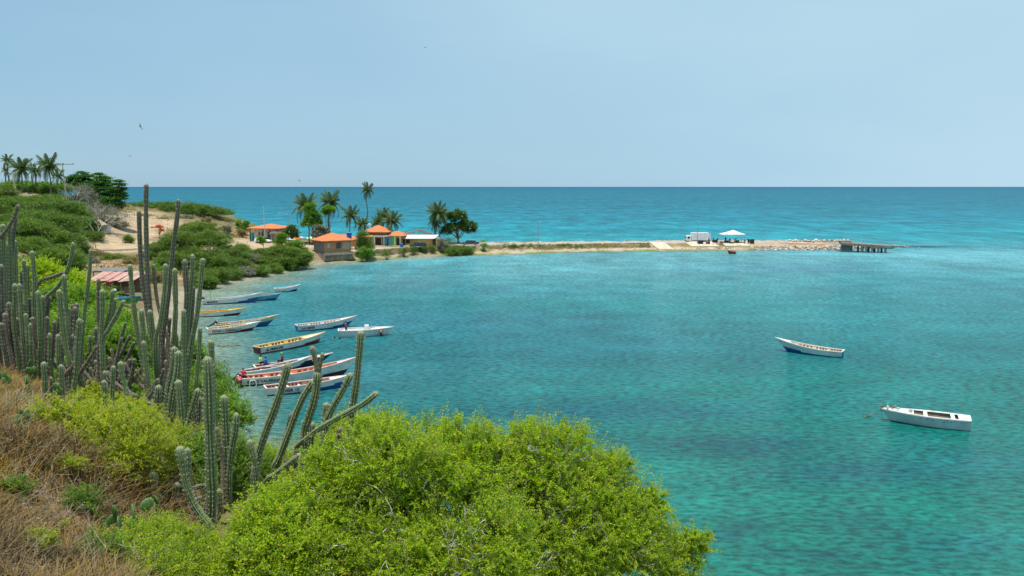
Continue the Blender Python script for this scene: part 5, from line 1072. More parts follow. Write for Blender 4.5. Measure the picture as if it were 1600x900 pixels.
# ------------------------------------------------------------------ foliage tools
def unit(a): return a/np.maximum(np.linalg.norm(a, axis=-1, keepdims=True), 1e-9)
def leaves(name, C_, A, Nn, L, W, tint, mt, parent, origin=(0, 0, 0)):
    """one pointed leaf per row: centre, long axis, normal, length, width"""
    n = len(C_); A = unit(A); Bv = unit(np.cross(A, Nn)); L = np.broadcast_to(np.asarray(L, float).reshape(-1, 1), (n, 1)); W = np.broadcast_to(np.asarray(W, float).reshape(-1, 1), (n, 1))
    C_ = C_-np.array(origin)[None]
    V = np.stack([C_-A*L*.5, C_+Bv*W*.5+A*L*.06, C_+A*L*.5, C_-Bv*W*.5+A*L*.06], 1).reshape(-1, 3)
    Q = np.arange(4*n).reshape(n, 4)
    return link(name, np_mesh(name, V, Q, mt, tint=np.clip(tint, 0, 1)), parent)
def crown_leaves(rng, lobes, n, size, clump, flat=.6, gap=.35, droop=0.0):
    """points in leaf clumps spread through ellipsoid lobes: (centre, radii)"""
    w = np.array([(r[0]*r[2]+r[0]*r[1])/2 for c, r in lobes]); w = w/w.sum()
    nc = max(8, int(n/90)); li = rng.choice(len(lobes), nc, p=w)
    c0 = np.array([l[0] for l in lobes])[li]; r0 = np.array([l[1] for l in lobes])[li]
    d = unit(rng.normal(size=(nc, 3))); d[:, 2] = np.where(d[:, 2] < -.35, -d[:, 2], d[:, 2])
    rad = 1-np.abs(rng.normal(size=(nc, 1)))*gap; rad = np.clip(rad, .25, 1.08)
    rad = rad*(1+.9*fbm(d[:, 0]*2.3+c0[:, 0]*.7, d[:, 1]*2.3+d[:, 2]*2.9+c0[:, 2]*.7, 5, 3))[:, None]
    cc = c0+d*r0*rad
    ct = rng.uniform(0, 1, nc)
    k = n//nc; idx = np.repeat(np.arange(nc), k)
    off = rng.normal(size=(len(idx), 3))*np.array([1, 1, flat])*clump*(rng.uniform(.6, 1.3, nc)[idx][:, None])
    off[:, 2] -= droop*np.linalg.norm(off[:, :2], axis=1)
    pts = cc[idx]+off
    out = unit(d[idx]*.5+off/clump*.3+rng.normal(size=(len(idx), 3))*.6)
    nn = unit(rng.normal(size=(len(idx), 3))*.6+np.array([0, 0, .8]))
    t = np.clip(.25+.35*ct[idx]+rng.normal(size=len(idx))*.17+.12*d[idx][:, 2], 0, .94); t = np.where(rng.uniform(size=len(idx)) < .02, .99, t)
    s = size*rng.uniform(.6, 1.35, len(idx))
    return pts, out, nn, s, t, cc
F_mesq = leafmat('feathery_leaves', (.035, .09, .014), (.13, .24, .03), (.26, .28, .06), .35)
F_mesq2 = leafmat('feathery_leaves_bright', (.03, .08, .012), (.15, .26, .028), (.34, .36, .06), .35)
F_dark = leafmat('glossy_dark_leaves', (.02, .06, .010), (.08, .17, .022), (.12, .18, .03), .2, .35, .5)
F_almond = leafmat('almond_leaves', (.015, .075, .010), (.07, .21, .02), (.15, .28, .04), .28)
F_green = leafmat('fresh_green_leaves', (.04, .14, .010), (.16, .36, .025), (.32, .42, .06), .38)
F_grey = leafmat('dusty_leaves', (.10, .12, .07), (.26, .27, .18), (.36, .33, .24), .25)
F_dry = leafmat('dry_leaves', (.16, .14, .05), (.32, .27, .10), (.4, .28, .14), .25)
F_flame = leafmat('flame_blossom', (.40, .10, .02), (.70, .16, .04), (.12, .22, .03), .3)

def limb_tree(rng, base, cc, trunk_r, parent, mt, nl=14, fork=.35, spread=True):
    """tapered trunk forking into limbs that reach the leaf clumps; base is local origin"""
    cm = cc.mean(0); h = cc[:, 2].max(); fk = np.array([cm[0]*fork, cm[1]*fork, max(h*.30, .3)]); m = MB()
    m.tube([(0, 0, -.4), tuple(fk*.5+rng.normal(size=3)*trunk_r*.6), tuple(fk)], [trunk_r*1.25, trunk_r, trunk_r*.8], 8)
    tr = m.build('trunk', mt, parent, True)
    sel = rng.choice(len(cc), min(nl, len(cc)), replace=False); m = MB()
    for i in sel:
        e = cc[i]; mid = fk*.45+e*.55+rng.normal(size=3)*np.linalg.norm(e-fk)*.08; mid[2] -= .04*np.linalg.norm(e-fk)
        m.tube([tuple(fk*.96), tuple(fk*.7+mid*.3+rng.normal(size=3)*trunk_r*.4), tuple(mid), tuple(e)], [trunk_r*.55, trunk_r*.42, trunk_r*.28, trunk_r*.08], 5)
    m.build('limbs', mt, tr, True)
def far_plant(name, label, cat, lobes_px, D, n, size, mt, clump=.5, flat=.6, gap=.3, seed=1, trunk=.2, bark=None, group=None, depth=None, base_px=None, droop=0.0, nl=14):
    rng = np.random.default_rng(seed)
    L = []
    for l in lobes_px:
        px, py, rx, ry = l[:4]; dd = D+(l[4] if len(l) > 4 else 0); c = PD(px, py, dd); s = dd/F
        L.append((np.array(c), np.array([rx*s, (rx*s*.8 if depth is None else depth), ry*s])))
    bp = base_px or (sum(l[0] for l in lobes_px)/len(lobes_px))
    b = PD(bp, 300, D); gz = hgt(b.x, b.y) if name != 'spit_shrub' else ZR; low = min(c[2]-r[2] for c, r in L)
    bz = gz
    base = np.array([b.x, b.y, bz])
    t = empty(name, base, label, cat, group)
    L = [(c-base, r) for c, r in L]
    if trunk == 0:      # a shrub: fill down to the soil
        L = L+[(np.array([c[0], c[1], max(c[2]*.45, .1)]), np.array([r[0]*.9, r[1]*.9, max(c[2]*.5, .2)])) for c, r in L if c[2]-r[2] > .15]
    pts, out, nn, s, tt, cc = crown_leaves(rng, L, n, size, clump, flat, gap, droop)
    if trunk == 0: 
        keep = pts[:, 2] > -.3; pts, out, nn, s, tt = pts[keep], out[keep], nn[keep], s[keep], tt[keep]
    fe = mt in (F_mesq, F_mesq2)
    if fe: out = unit(out+np.array([.5, -.2, -.25]))
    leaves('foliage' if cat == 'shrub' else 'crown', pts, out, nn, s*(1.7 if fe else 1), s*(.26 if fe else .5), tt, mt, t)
    if trunk == 0:
        m = MB()
        for i in rng.choice(len(cc), min(16, len(cc)), replace=False):
            e = cc[i]; m.tube([(e[0]*.15, e[1]*.15, -.1), (e[0]*.5, e[1]*.5, e[2]*.6), tuple(e)], [.05, .035, .012], 5)
        m.build('branches', bark or M_bark, t)
    else: limb_tree(rng, base, cc, trunk, t, bark or M_bark, nl)
    return t
fp = far_plant
# hilltop and hillside at left
fp('mesquite_tree', 'broad dark feathery tree crowning the left hillside below the palms', 'tree', [(35, 335, 50, 17), (85, 324, 42, 15), (10, 322, 38, 14), (60, 345, 60, 18, -6), (118, 342, 26, 24), (60, 316, 44, 12, 8), (100, 350, 36, 16, -6)], 178, 70000, .36, F_mesq, .7, .35, .28, 11, .35, droop=.25)
fp('mesquite_tree', 'brighter green feathery tree low on the left slope above the shacks', 'tree', [(40, 358, 50, 16), (90, 376, 38, 18), (30, 388, 52, 20, -6), (85, 403, 46, 20, -8), (15, 372, 40, 20), (60, 422, 50, 16, -10), (100, 420, 30, 14, -8)], 138, 90000, .30, F_mesq2, .6, .3, .28, 12, .35, droop=.3)
fp('mesquite_tree', 'dark feathery tree filling the left edge behind the tall cactuses', 'tree', [(-25, 400, 40, 30), (-10, 440, 44, 26), (45, 450, 40, 18)], 112, 36000, .28, F_mesq, .5, .35, .28, 13, .3, droop=.2)
fp('hedge_shrub', 'yellow green shrub bank on the hilltop at the left edge', 'shrub', [(8, 296, 20, 9), (-20, 300, 24, 14), (15, 312, 22, 10)], 188, 8000, .38, F_mesq2, .5, .6, .3, 14, 0)
fp('hilltop_bush', 'long green bush behind the hilltop palms', 'shrub', [(45, 291, 22, 6), (75, 292, 26, 6), (98, 296, 20, 8), (60, 300, 30, 8)], 212, 12000, .42, F_green, .55, .5, .3, 15, 0)
for i, (lb, lob, n, sd) in enumerate((('layered dark almond tree right of the utility pole', [(118, 279, 16, 6), (135, 277, 12, 5), (128, 290, 28, 10), (112, 292, 16, 9), (145, 296, 20, 10), (126, 271, 8, 3)], 20000, 1),
                          ('tallest layered almond tree with spiky top on the ridge', [(155, 274, 8, 3), (160, 279, 12, 3), (163, 286, 16, 4), (158, 293, 18, 5), (168, 300, 22, 9), (150, 290, 14, 6), (160, 310, 20, 9), (176, 308, 10, 8)], 24000, 2),
                          ('outermost layered almond tree ending the ridge against the sea', [(184, 283, 7, 2.5), (186, 289, 10, 3), (184, 296, 12, 4), (186, 304, 11, 6), (182, 313, 13, 7), (180, 322, 14, 9), (170, 316, 14, 9), (188, 310, 8, 8)], 14000, 3))):
    fp('almond_tree', lb, 'tree', lob, 222-4*i, n, .40, F_almond, .45, .22, .18, 20+sd, .22, group='almond trees along the ridge')
def bare_tree(px, pyb, D, h, spread, label, seed, leafy=0):
    rr = random.Random(seed); b = PD(px, pyb, D); b.z = hgt(b.x, b.y); t = empty('bare_tree', b, label, 'tree', 'leafless pale trees'); m = MB(); tips = []
    def grow(p, d, l, r, k):
        q = p+d*l; m.tube([p, (p+q)/2+Vector((rr.uniform(-1, 1), rr.uniform(-1, 1), rr.uniform(-1, 1)))*l*.08, q], [r, r*.8, r*.6], 5)
        if k == 0: tips.append(q); return
        for _ in range(3 if k > 1 else 4):
            nd = (d+Vector((rr.gauss(0, .55), rr.gauss(0, .45), rr.gauss(.05, .35)))).normalized(); grow(q, nd, l*rr.uniform(.6, .85), r*.58, k-1)
    for k in range(4): grow(Vector((0, 0, -.1)), Vector((rr.uniform(-spread, spread), rr.uniform(-.5, .5), 1)).normalized(), h*.34, .13, 4)
    m.build('trunk', M_palebark, t)
    if leafy:
        rng = np.random.default_rng(seed); T = np.array([tuple(q) for q in tips]); idx = rng.integers(0, len(T), leafy); pts = T[idx]+rng.normal(size=(leafy, 3))*.35
        leaves('crown', pts, rng.normal(size=(leafy, 3)), rng.normal(size=(leafy, 3)), .22, .1, rng.uniform(0, 1, leafy), F_grey, t)
bare_tree(150, 358, 200, 9.0, .9, 'larger leafless pale tree standing above the dirt lot', 3, 4500)
bare_tree(168, 350, 206, 6.5, 1.0, 'smaller leafless pale tree right beside the utility box', 5, 2600)
bare_tree(122, 330, 212, 5.5, 1.1, 'leafless greyish thorn tree high on the slope', 7, 3800)
fp('slope_bush', 'dusty grey green bush on the slope under the leafless trees', 'shrub', [(120, 318, 20, 12), (140, 312, 20, 9), (150, 340, 16, 22), (170, 335, 14, 12)], 214, 16000, .34, F_grey, .5, .7, .3, 31, 0)
fp('slope_bush', 'dark green bush at the foot of the leafless trees', 'shrub', [(140, 352, 14, 16), (150, 368, 12, 8), (128, 360, 10, 14)], 203, 9000, .32, F_almond, .45, .7, .3, 32, 0)
fp('slope_bush', 'yellowish scrub between the leafless tree and the dirt lot', 'shrub', [(178, 348, 12, 8), (190, 352, 9, 6), (172, 356, 8, 5)], 214, 5000, .28, F_dry, .4, .6, .3, 33, 0)
fp('ridge_bush', 'low wind shaped scrub covering the sea ridge behind the dirt lot', 'shrub', [(228, 325, 16, 10), (258, 326, 24, 10), (290, 328, 24, 10), (318, 331, 24, 10), (342, 336, 18, 12), (355, 344, 12, 12), (372, 356, 8, 6, -20)], 270, 46000, .40, F_mesq, .6, .5, .3, 34, 0, depth=7)
fp('ridge_bush', 'small scrub tuft at the left end of the sea ridge', 'shrub', [(207, 322, 7, 4), (200, 324, 6, 3)], 268, 2600, .36, F_mesq, .5, .5, .3, 35, 0, depth=2)
for i, (px, py, rx, D, mt, lb) in enumerate(((225, 338, 9, 246, F_dry, 'straw coloured scrub on the open slope left of the flame tree'), (255, 344, 11, 240, F_dry, 'straw coloured scrub behind the flame tree'), (290, 340, 10, 250, F_grey, 'grey scrub patch below the sea ridge'), (322, 344, 9, 244, F_dry, 'dry scrub left of the bare earth cut'), (200, 372, 7, 200, F_mesq2, 'small green tuft on the dirt lot'), (352, 356, 9, 234, F_grey, 'grey scrub on the bare earth cut'), (376, 362, 7, 232, F_dry, 'brown scrub at the foot of the earth cut'))):
    fp('slope_bush', lb, 'shrub', [(px, py, rx, 3.5), (px+rx*.6, py+1.5, rx*.6, 2.5)], D, 2200, .28, mt, .4, .6, .3, 50+i, 0)
# dry scrub on the bank above the shacks
for i, (px, py, rx, ry, D, mt, lb) in enumerate(((150, 400, 14, 5, 177, F_dry, 'dry brown brush on the bank left above the pink roof'), (180, 405, 16, 6, 173, F_mesq2, 'olive brush on the bank right above the pink roof'), (208, 410, 12, 6, 168, F_dry, 'straw brush on the bank behind the tallest cactus'), (230, 400, 10, 5, 174, F_mesq2, 'green brush tuft at the bank\'s right end'), (140, 412, 12, 5, 165, F_grey, 'grey brush behind the tarred shack'), (235, 425, 14, 9, 160, F_green, 'green brush beside the beach path right of the shacks'), (222, 440, 8, 5, 148, F_mesq2, 'olive brush low beside the beach path'))):
    fp('bank_brush', lb, 'shrub', [(px, py, rx*1.3, ry*1.2), (px-rx*.5, py+4, rx*.9, ry)], D, 6500, .24, mt, .35, .6, .3, 60+i, 0)
fp('mesquite_tree', 'large feathery green tree dominating the shore slope behind the tall cactus', 'tree', [(310, 358, 34, 13, 6), (285, 378, 40, 18), (330, 380, 34, 22), (300, 405, 50, 22, -4), (340, 412, 26, 18, -6), (265, 396, 26, 20), (318, 430, 44, 14, -8), (270, 412, 30, 14, -6), (352, 424, 22, 14, -6)], 176, 130000, .28, F_mesq2, .55, .35, .33, 71, .35, droop=.35)
fp('shore_bush', 'dull olive bush on the bank right of the large feathery tree', 'shrub', [(362, 402, 12, 12), (378, 406, 14, 12), (352, 420, 12, 10)], 186, 9000, .28, F_mesq, .4, .6, .3, 72, 0)
fp('mesquite_tree', 'wide low feathery tree hanging over the shore before the brick house', 'tree', [(405, 398, 22, 10), (440, 394, 30, 11), (465, 400, 24, 10), (430, 407, 34, 9, -3), (474, 405, 12, 6), (388, 404, 14, 9)], 191, 80000, .27, F_mesq2, .5, .3, .25, 73, .28, droop=.3)
fp('flame_tree', 'small tree covered in orange red blossom beside the dirt lot', 'tree', [(237, 356, 6, 2.2), (247, 355, 7, 3), (253, 360, 4, 2)], 212, 1300, .26, F_flame, .26, .5, .3, 74, .10)
fp('round_tree', 'round green tree below the street lamp by the pavilion', 'tree', [(456, 361, 10, 8), (449, 367, 7, 7), (461, 369, 6, 5)], 221, 10000, .26, F_dark, .3, .8, .22, 75, .16)
fp('shore_bush', 'pale green bush left of the round tree', 'shrub', [(441, 372, 8, 8), (434, 378, 6, 5)], 214, 5000, .24, F_green, .3, .8, .3, 76, 0)
fp('young_tree', 'little bright green tree growing in the dirt lot', 'tree', [(408, 374.5, 6, 5), (411, 378, 5, 4)], 205, 3600, .22, F_green, .24, .8, .25, 77, .07)
fp('ridge_bush', 'green bush against the sea left of the pavilion', 'shrub', [(373, 346, 6, 5), (382, 350, 7, 5)], 240, 5000, .28, F_green, .3, .8, .3, 78, 0)
fp('shore_bush', 'green bush with white flowers near the cream stall', 'shrub', [(462, 382, 10, 6), (474, 386, 8, 6), (452, 385, 8, 6)], 209, 7000, .22, F_green, .3, .8, .3, 79, 0)
fp('almond_tree', 'tall bright green almond tree between the first shore palms', 'tree', [(484, 326, 9, 9), (489, 338, 13, 10), (483, 350, 13, 9), (494, 350, 9, 10)], 229, 17000, .32, F_green, .36, .6, .22, 80, .22)
fp('almond_tree', 'small bright almond tree under the second shore palm', 'tree', [(514, 328, 11, 5), (508, 333, 8, 5)], 232, 6500, .30, F_green, .32, .6, .25, 81, .14)
fp('agave_shrub', 'pale grey spiky shrub in front of the shore palms', 'shrub', [(500, 357, 11, 6), (508, 364, 12, 5), (493, 365, 8, 6)], 224, 6500, .40, F_grey, .3, .8, .3, 82, 0)
fp('sea_grape_tree', 'large dark round sea grape tree at the start of the causeway', 'tree', [(703, 344, 11, 12), (716, 340, 15, 11), (728, 354, 16, 11), (711, 358, 20, 10), (735, 361, 8, 7), (697, 364, 9, 8)], 244, 38000, .30, F_dark, .38, .6, .20, 83, .30)
fp('causeway_bush', 'green and dead grey bush leaning over the bay below the sea grape tree', 'shrub', [(702, 378, 12, 7), (720, 390, 20, 6, -8), (708, 393, 16, 5, -10), (733, 390, 9, 5, -7)], 238, 16000, .24, F_mesq, .36, .7, .3, 84, 0, depth=2.2)
fp('causeway_bush', 'dead silver grey bush at the left edge of the leaning causeway bush', 'shrub', [(692, 384, 9, 7), (696, 391, 8, 6), (690, 376, 6, 4)], 231, 7000, .22, F_grey, .34, .8, .3, 85, 0, depth=1.6, bark=M_palebark)
fp('causeway_bush', 'sparse young shrub alone by the roadside right of the saloon', 'shrub', [(757, 377, 6, 4), (756, 384, 5, 4)], 234, 2200, .2, F_green, .3, .7, .35, 86, 0, depth=1)
fp('causeway_bush', 'grey green bush between the blue tank and the painted house', 'shrub', [(566, 368, 9, 7), (572, 378, 11, 9), (577, 388, 9, 7), (560, 376, 7, 8)], 214, 14000, .24, F_mesq, .36, .8, .28, 87, 0, depth=2)
fp('causeway_bush', 'light green bush at the foot of the grey green bush by the beached boat', 'shrub', [(568, 391, 9, 5), (578, 394, 6, 4)], 210, 5000, .22, F_green, .3, .8, .3, 88, 0, depth=1.4)
low = [(603, 7), (630, 9), (645, 7), (662, 8), (675, 8), (790, 6), (802, 7), (818, 5), (828, 5), (842, 7)]
for i, (px, rx) in enumerate(low):
    x = P(px, 392).x; D = spit_front(x)+(3.6 if px < 740 else 7.2); wh = ('first', 'second', 'third', 'fourth', 'fifth', 'sixth', 'seventh', 'eighth', 'ninth', 'tenth')[i]
    fp('roadside_bush', f'low olive roadside bush on the bay bank, {wh} from the left', 'shrub', [(px, PD(px, 0, D) and 291+(H-2.0*float(kx(x)))/D*F, rx, 4.2)], D, 1500, .2, F_mesq, .3, .7, .3, 100+i, 0, depth=1.2, group='roadside bushes on the bay bank')
x = P(875, 392).x; D = spit_front(x)+7.4
fp('roadside_hedge', 'longest dark green bush strip along the causeway bank', 'shrub', [(862+k*13, 384.0+k*.1, 10, 2.7) for k in range(4)], D, 7000, .22, F_mesq, .3, .7, .3, 120, 0, depth=1.5)
# more scrub on the coast terrace so the ground does not stay bare
for i, (px, D, mt, lb) in enumerate(((270, 190, F_mesq2, 'olive shrub on the terrace edge left of the large feathery tree'), (350, 196, F_green, 'green shrub on the terrace above the olive bush'), (500, 212, F_grey, 'grey tuft left of the brick house foundation'), (478, 206, F_green, 'green shrub touching the brick house\'s grey wall'))):
    b = PD(px, 380, D); z = hgt(b.x, b.y)+.5; py = 291+(H-z)/D*F; fp('slope_bush', lb, 'shrub', [(px, py, 7, 4), (px+5, py+1, 5, 3)], D, 2600, .22, mt, .3, .7, .3, 130+i, 0)

# scrub filling the left hillside and the shore bank
for i, (px, D, hh, rx, mt, lb) in enumerate(((20, 205, 1.5, 20, F_green, 'green hillside bush under the leftmost palms'), (62, 203, 1.4, 22, F_mesq, 'olive hillside bush under the broad palms'), (95, 200, 1.3, 18, F_mesq2, 'light hillside bush left of the utility pole foot'),
        (120, 206, 1.6, 18, F_grey, 'greyish hillside bush right of the utility pole foot'), (140, 196, 1.2, 14, F_mesq, 'olive bush at the foot of the bare thorn tree'), (108, 192, 1.5, 20, F_mesq, 'dark hillside bush beside the feathery crown'),
        (118, 176, 1.4, 18, F_mesq, 'dark bush where the slope meets the dirt lot'), (110, 160, 1.3, 20, F_mesq2, 'green bush above the turquoise shed'), (240, 186, 1.2, 14, F_mesq2, 'green bush at the left foot of the large feathery tree'),
        (255, 168, 1.3, 18, F_mesq, 'dark bush on the bank below the large feathery tree'), (232, 150, 1.2, 14, F_dry, 'straw bush beside the beach path'), (372, 196, 1.2, 12, F_mesq2, 'green bush left of the wide low tree'), (345, 186, 1.4, 16, F_mesq, 'dark bush at the right foot of the large feathery tree'), (395, 188, .9, 12, F_grey, 'grey bush under the wide low tree'), (372, 182, .8, 14, F_mesq, 'low dark bush at the waterline bank'), (350, 178, .9, 12, F_mesq, 'low dark bush overhanging the bay'))):
    b = PD(px, 380, D); z = hgt(b.x, b.y)+hh*.7; py = 291+(H-z)/D*F*1.0; fp('scrub_bush', lb, 'shrub', [(px, py, rx, hh*.6*F/D), (px+rx*.6, py+2, rx*.7, hh*.45*F/D)], D, 6000, .30, mt, .45, .6, .3, 160+i, 0, depth=3)

# bushes overhanging the curved shore, set a few metres up from the waterline
WH = ('first', 'second', 'third', 'fourth', 'fifth', 'sixth', 'seventh', 'eighth', 'ninth', 'tenth')
for i, (a, c, off, hh, rx, mt) in enumerate(((318, 457, 5.0, 2.0, 18, F_mesq), (336, 449, 5.0, 2.4, 20, F_mesq2), (358, 444.5, 5.5, 1.8, 16, F_mesq), (380, 440, 5.5, 1.5, 16, F_grey), (402, 436.5, 5.0, 1.6, 18, F_mesq), (425, 431.5, 5.0, 1.4, 17, F_mesq2), (448, 426, 4.5, 1.3, 16, F_mesq), (468, 421, 4.5, 1.0, 12, F_mesq2))):
    w0 = P(a, c); D = w0.y+off; z = max(hgt(w0.x-1, D), .3)+hh*.6; q = a-2; py = 291+(H-z)/D*F
    fp('shore_bush', f'dark bush overhanging the curved beach, {WH[i]} counted from the tall cactuses', 'shrub', [(q, py, rx, hh*.55*F/D), (q+rx*.5, py+2, rx*.7, hh*.4*F/D)], D, 9000, .28, mt, .4, .55, .3, 240+i, 0, depth=2.4, group='bushes along the curved shore')

# low dry cover on the open ground so it does not read as bare sand
def ground_cover():
    rng = np.random.default_rng(31); n = 90000; px = rng.uniform(60, 480, n); D = rng.uniform(150, 285, n); x = (px-800)/F*D*.993; y = D
    z = hgts(x, y); keep = (z > .7) & (fbm(x*.09, y*.09, 41)+fbm(x*.5, y*.5, 42)*.6 > rng.uniform(-.02, .25, n)); 
    for a in [(190, 380, 20, 10, 194), (212, 360, 6, 20, 218), (370, 384, 12, 12, 205), (440, 377, 20, 9, 222), (520, 385, 16, 7, 224)]:
        c = PD(a[0], a[1], a[4]); keep &= (((x-c.x)/a[2])**2+((y-a[4])/a[3])**2) > rng.uniform(.5, 1.0, n)
    x, y, z = x[keep], y[keep], z[keep]; n = len(x); h = rng.uniform(.12, .45, n)
    A = unit(np.stack([rng.normal(size=n)*.6, rng.normal(size=n)*.6, np.ones(n)], 1)); t = np.clip(.5+fbm(x*.12, y*.12, 43)*2+rng.normal(size=n)*.15, 0, .95)
    o = leaves('dry_ground_cover', np.stack([x, y, z+h*.4], 1), A, rng.normal(size=(n, 3)), h*1.3, h*.45, t, leafmat('dry_cover', (.10, .12, .03), (.34, .25, .10), None, .2), None)
    tag(o, 'sparse dry grass and herbs over the open slopes and terrace', 'ground cover', kind='stuff')
ground_cover()

# ------------------------------------------------------------------ palms
F_palm = leafmat('palm_frond', (.014, .045, .012), (.09, .155, .035), (.36, .32, .11), .28)
M_ptrunk = mat('palm_trunk', (.25, .21, .17), (.15, .12, .10), .9, 3, .5, stretch=(1, 1, 4))
def frond_mesh(seed, length, droop):
    rng = np.random.default_rng(seed); n = 40; s = np.linspace(0.04, 1, n); th = 0
    x = length*(s-.12*s**3*droop); z = length*(.30*s-(.62*droop)*s**2.2); y = length*.04*np.sin(s*3)
    c = np.stack([x, y, z], 1); V = []; Q = []; T = []
    tan = unit(np.gradient(c, axis=0))
    for i in range(1, n):
        w = .16+.0*s[i]; ll = length*.30*math.sin(math.pi*(.12+.83*s[i]))**.6*rng.uniform(.8, 1.1)
        for sd in (-1, 1):
            d = unit(np.array([.55, sd*.75, -.42-.25*rng.uniform()]))*1.0; d = unit(d+tan[i]*.2); k = len(V); wd = length*.019
            a = c[i]; b_ = a+d*ll*.55+np.array([0, 0, -.02*ll]); e = a+d*ll+np.array([0, 0, -.22*ll])
            V += [a-tan[i]*wd*.5, a+tan[i]*wd*.5, b_+tan[i]*wd*.7, b_-tan[i]*wd*.7, e]; Q += [(k, k+1, k+2, k+3), (k+3, k+2, k+4, k+4)]; t = rng.uniform(.2, .8); T += [t, t]
    me = bpy.data.meshes.new('frond'); me.from_pydata([tuple(v) for v in V], [], [q if q[2] != q[3] else q[:3] for q in Q])
    # rachis
    m = MB(); m.tube([tuple(p) for p in c[::3]], [length*.011*(1-.8*i/len(c[::3])) for i in range(len(c[::3]))], 4); k = len(me.vertices)
    vs = [tuple(v) for v in V]+m.v; fs = [q if q[2] != q[3] else q[:3] for q in Q]+[tuple(i+k for i in f) for f in m.f]
    me.clear_geometry(); me.from_pydata(vs, [], fs); me.materials.append(F_palm); T += [.85]*len(m.f)
    at = me.attributes.new('tint', 'FLOAT', 'FACE'); at.data.foreach_set('value', np.array(T, np.float32)); return me
FR = [frond_mesh(200+i, 1.0, dr) for i, dr in enumerate((.7, 1.15, 1.6, .35))]
def palm(pb, pt_, D, crown, label, seed, nf=18, wind=.5, group='coconut palms', tr=.2):
    rr = random.Random(seed); b = PD(*pb, D); b.z = hgt(b.x, b.y)-.1 if b.x < SX[1] else ZRx(b.x)-.1; t = empty('coconut_palm', b, label, 'palm tree', group)
    top = PD(*pt_, D)-b; cl = crown*D/F
    pts = [Vector((0, 0, -.3)).lerp(top, q)+Vector((math.sin(q*math.pi)*top.z*.04*rr.uniform(-1, 1), 0, 0)) for q in (0, .2, .4, .6, .8, 1)]
    MB().tube(pts, [tr*1.35, tr, tr*.85, tr*.75, tr*.7, tr*.65], 8).build('trunk', M_ptrunk, t, True)
    nf += 5
    for i in range(nf):
        me = FR[(3 if i < nf*.25 else 0 if i < nf*.5 else 1 if i < nf*.78 else 2)]
        o = link('frond', me, t); a = i*2.399+rr.uniform(-.2, .2); el = (-1.05+1.75*i/nf)+rr.uniform(-.12, .12)   # tilt: first ones upright
        q = Matrix.Rotation(a, 4, 'Z') @ Matrix.Rotation(el, 4, 'Y')
        R_ = Matrix.Rotation(wind*.35, 4, 'Y') @ q if wind else q
        s = cl*rr.uniform(1.0, 1.3); o.matrix_local = Matrix.Translation(top) @ R_ @ Matrix.Scale(s, 4)
    m = MB(); [m.blob(tuple(top+Vector((rr.uniform(-.25, .25), rr.uniform(-.25, .25), -.25))), (.16, .16, .2), 0, 8, 5) for _ in range(5)]; m.build('coconuts', M_bark, t)
for a in [((14, 296), (11, 251), 203, 11, 'slender palm, leftmost and tallest of the hilltop palms', 1, 14), ((10, 292), (9, 266), 207, 8, 'smallest palm, right under the leftmost hilltop palm', 2, 11), ((35, 292), (33, 264), 200, 19, 'full crowned palm, left one of the two broad hilltop palms', 3, 20), ((58, 302), (56, 268), 204, 13, 'thin palm between the two broad hilltop palms', 4, 12),
          ((78, 296), (76, 260), 201, 20, 'broad palm nearest the utility pole on the hilltop', 5, 20), ((91, 302), (91, 275), 199, 12, 'short pale palm just left of the utility pole', 6, 10), ((51, 302), (50, 262), 210, 9, 'thin ragged palm behind the broad hilltop palms', 7, 9),
          ((484, 384), (477, 322), 234, 21, 'broad palm, leftmost of the shore palms', 11, 22), ((511, 384), (516, 317), 236, 20, 'palm above the small almond tree, second of the shore palms', 12, 20), ((542, 382), (548, 337), 230, 16, 'palm right above the blue water tank', 13, 18), ((569, 378), (574, 297), 244, 12, 'tallest shore palm with a small crown high above the roofs', 14, 18),
          ((562, 378), (566, 351), 238, 13, 'low palm at the foot of the tallest shore palm', 15, 14), ((588, 378), (590, 348), 240, 14, 'low palm behind the painted house\'s left roof', 16, 15), ((598, 378), (600, 338), 243, 14, 'palm with upright fronds behind the painted house', 17, 16), ((607, 378), (612, 346), 238, 18, 'wide palm behind the painted house\'s right roof', 18, 18),
          ((688, 379), (684, 334), 240, 20, 'tall windswept palm left of the sea grape tree', 19, 22), ((678, 380), (680, 350), 243, 13, 'thinner palm behind the windswept palm', 20, 12)]:
    palm(a[0], a[1], a[2], a[3], a[4], a[5], a[6], wind=.25 if a[5] != 19 else -.5)

# rough grass on the bank between road and bay
def bank_grass():
    rng = np.random.default_rng(12); n = 26000; xa, xb = P(610, 392).x, P(1020, 392).x; x = rng.uniform(xa, xb, n); f = np.interp(x, SX, SY); cp = np.clip((P(775, 392).x-x)/8, 0, 1)*4.2
    d = rng.uniform(5.0, 9.0, n); keep = fbm(x*.25, d*.5, 14)+fbm(x*1.2, d, 15)*.5 > rng.uniform(-.35, .12, n); x, d, f, cp = x[keep], d[keep], f[keep], cp[keep]; n = len(x)
    z = np.interp(d, [4.4, 5.8, 7.2, 8.4, 9.2], [.8, 1.25, 1.8, 2.2, 2.3])*kx(x); y = f+d-cp*np.clip((d-1.8)/6.6, 0, 1); h = rng.uniform(.15, .5, n)
    C_ = np.stack([x, y, z+h*.4], 1); A = unit(np.stack([rng.normal(size=n)*.5, rng.normal(size=n)*.5, np.ones(n)], 1)); g_ = fbm(x*.1, d*.3, 16)*1.5
    leaves('bank_grass', C_, A, rng.normal(size=(n, 3)), h, h*.28, np.clip(.5+g_+rng.normal(size=n)*.15, 0, .95), leafmat('bank_grass_blades', (.08, .11, .03), (.38, .30, .13), None, .2), None)
    o = bpy.data.objects['bank_grass']; tag(o, 'rough olive and brown grass on the causeway bank', 'grass', kind='stuff')
bank_grass()
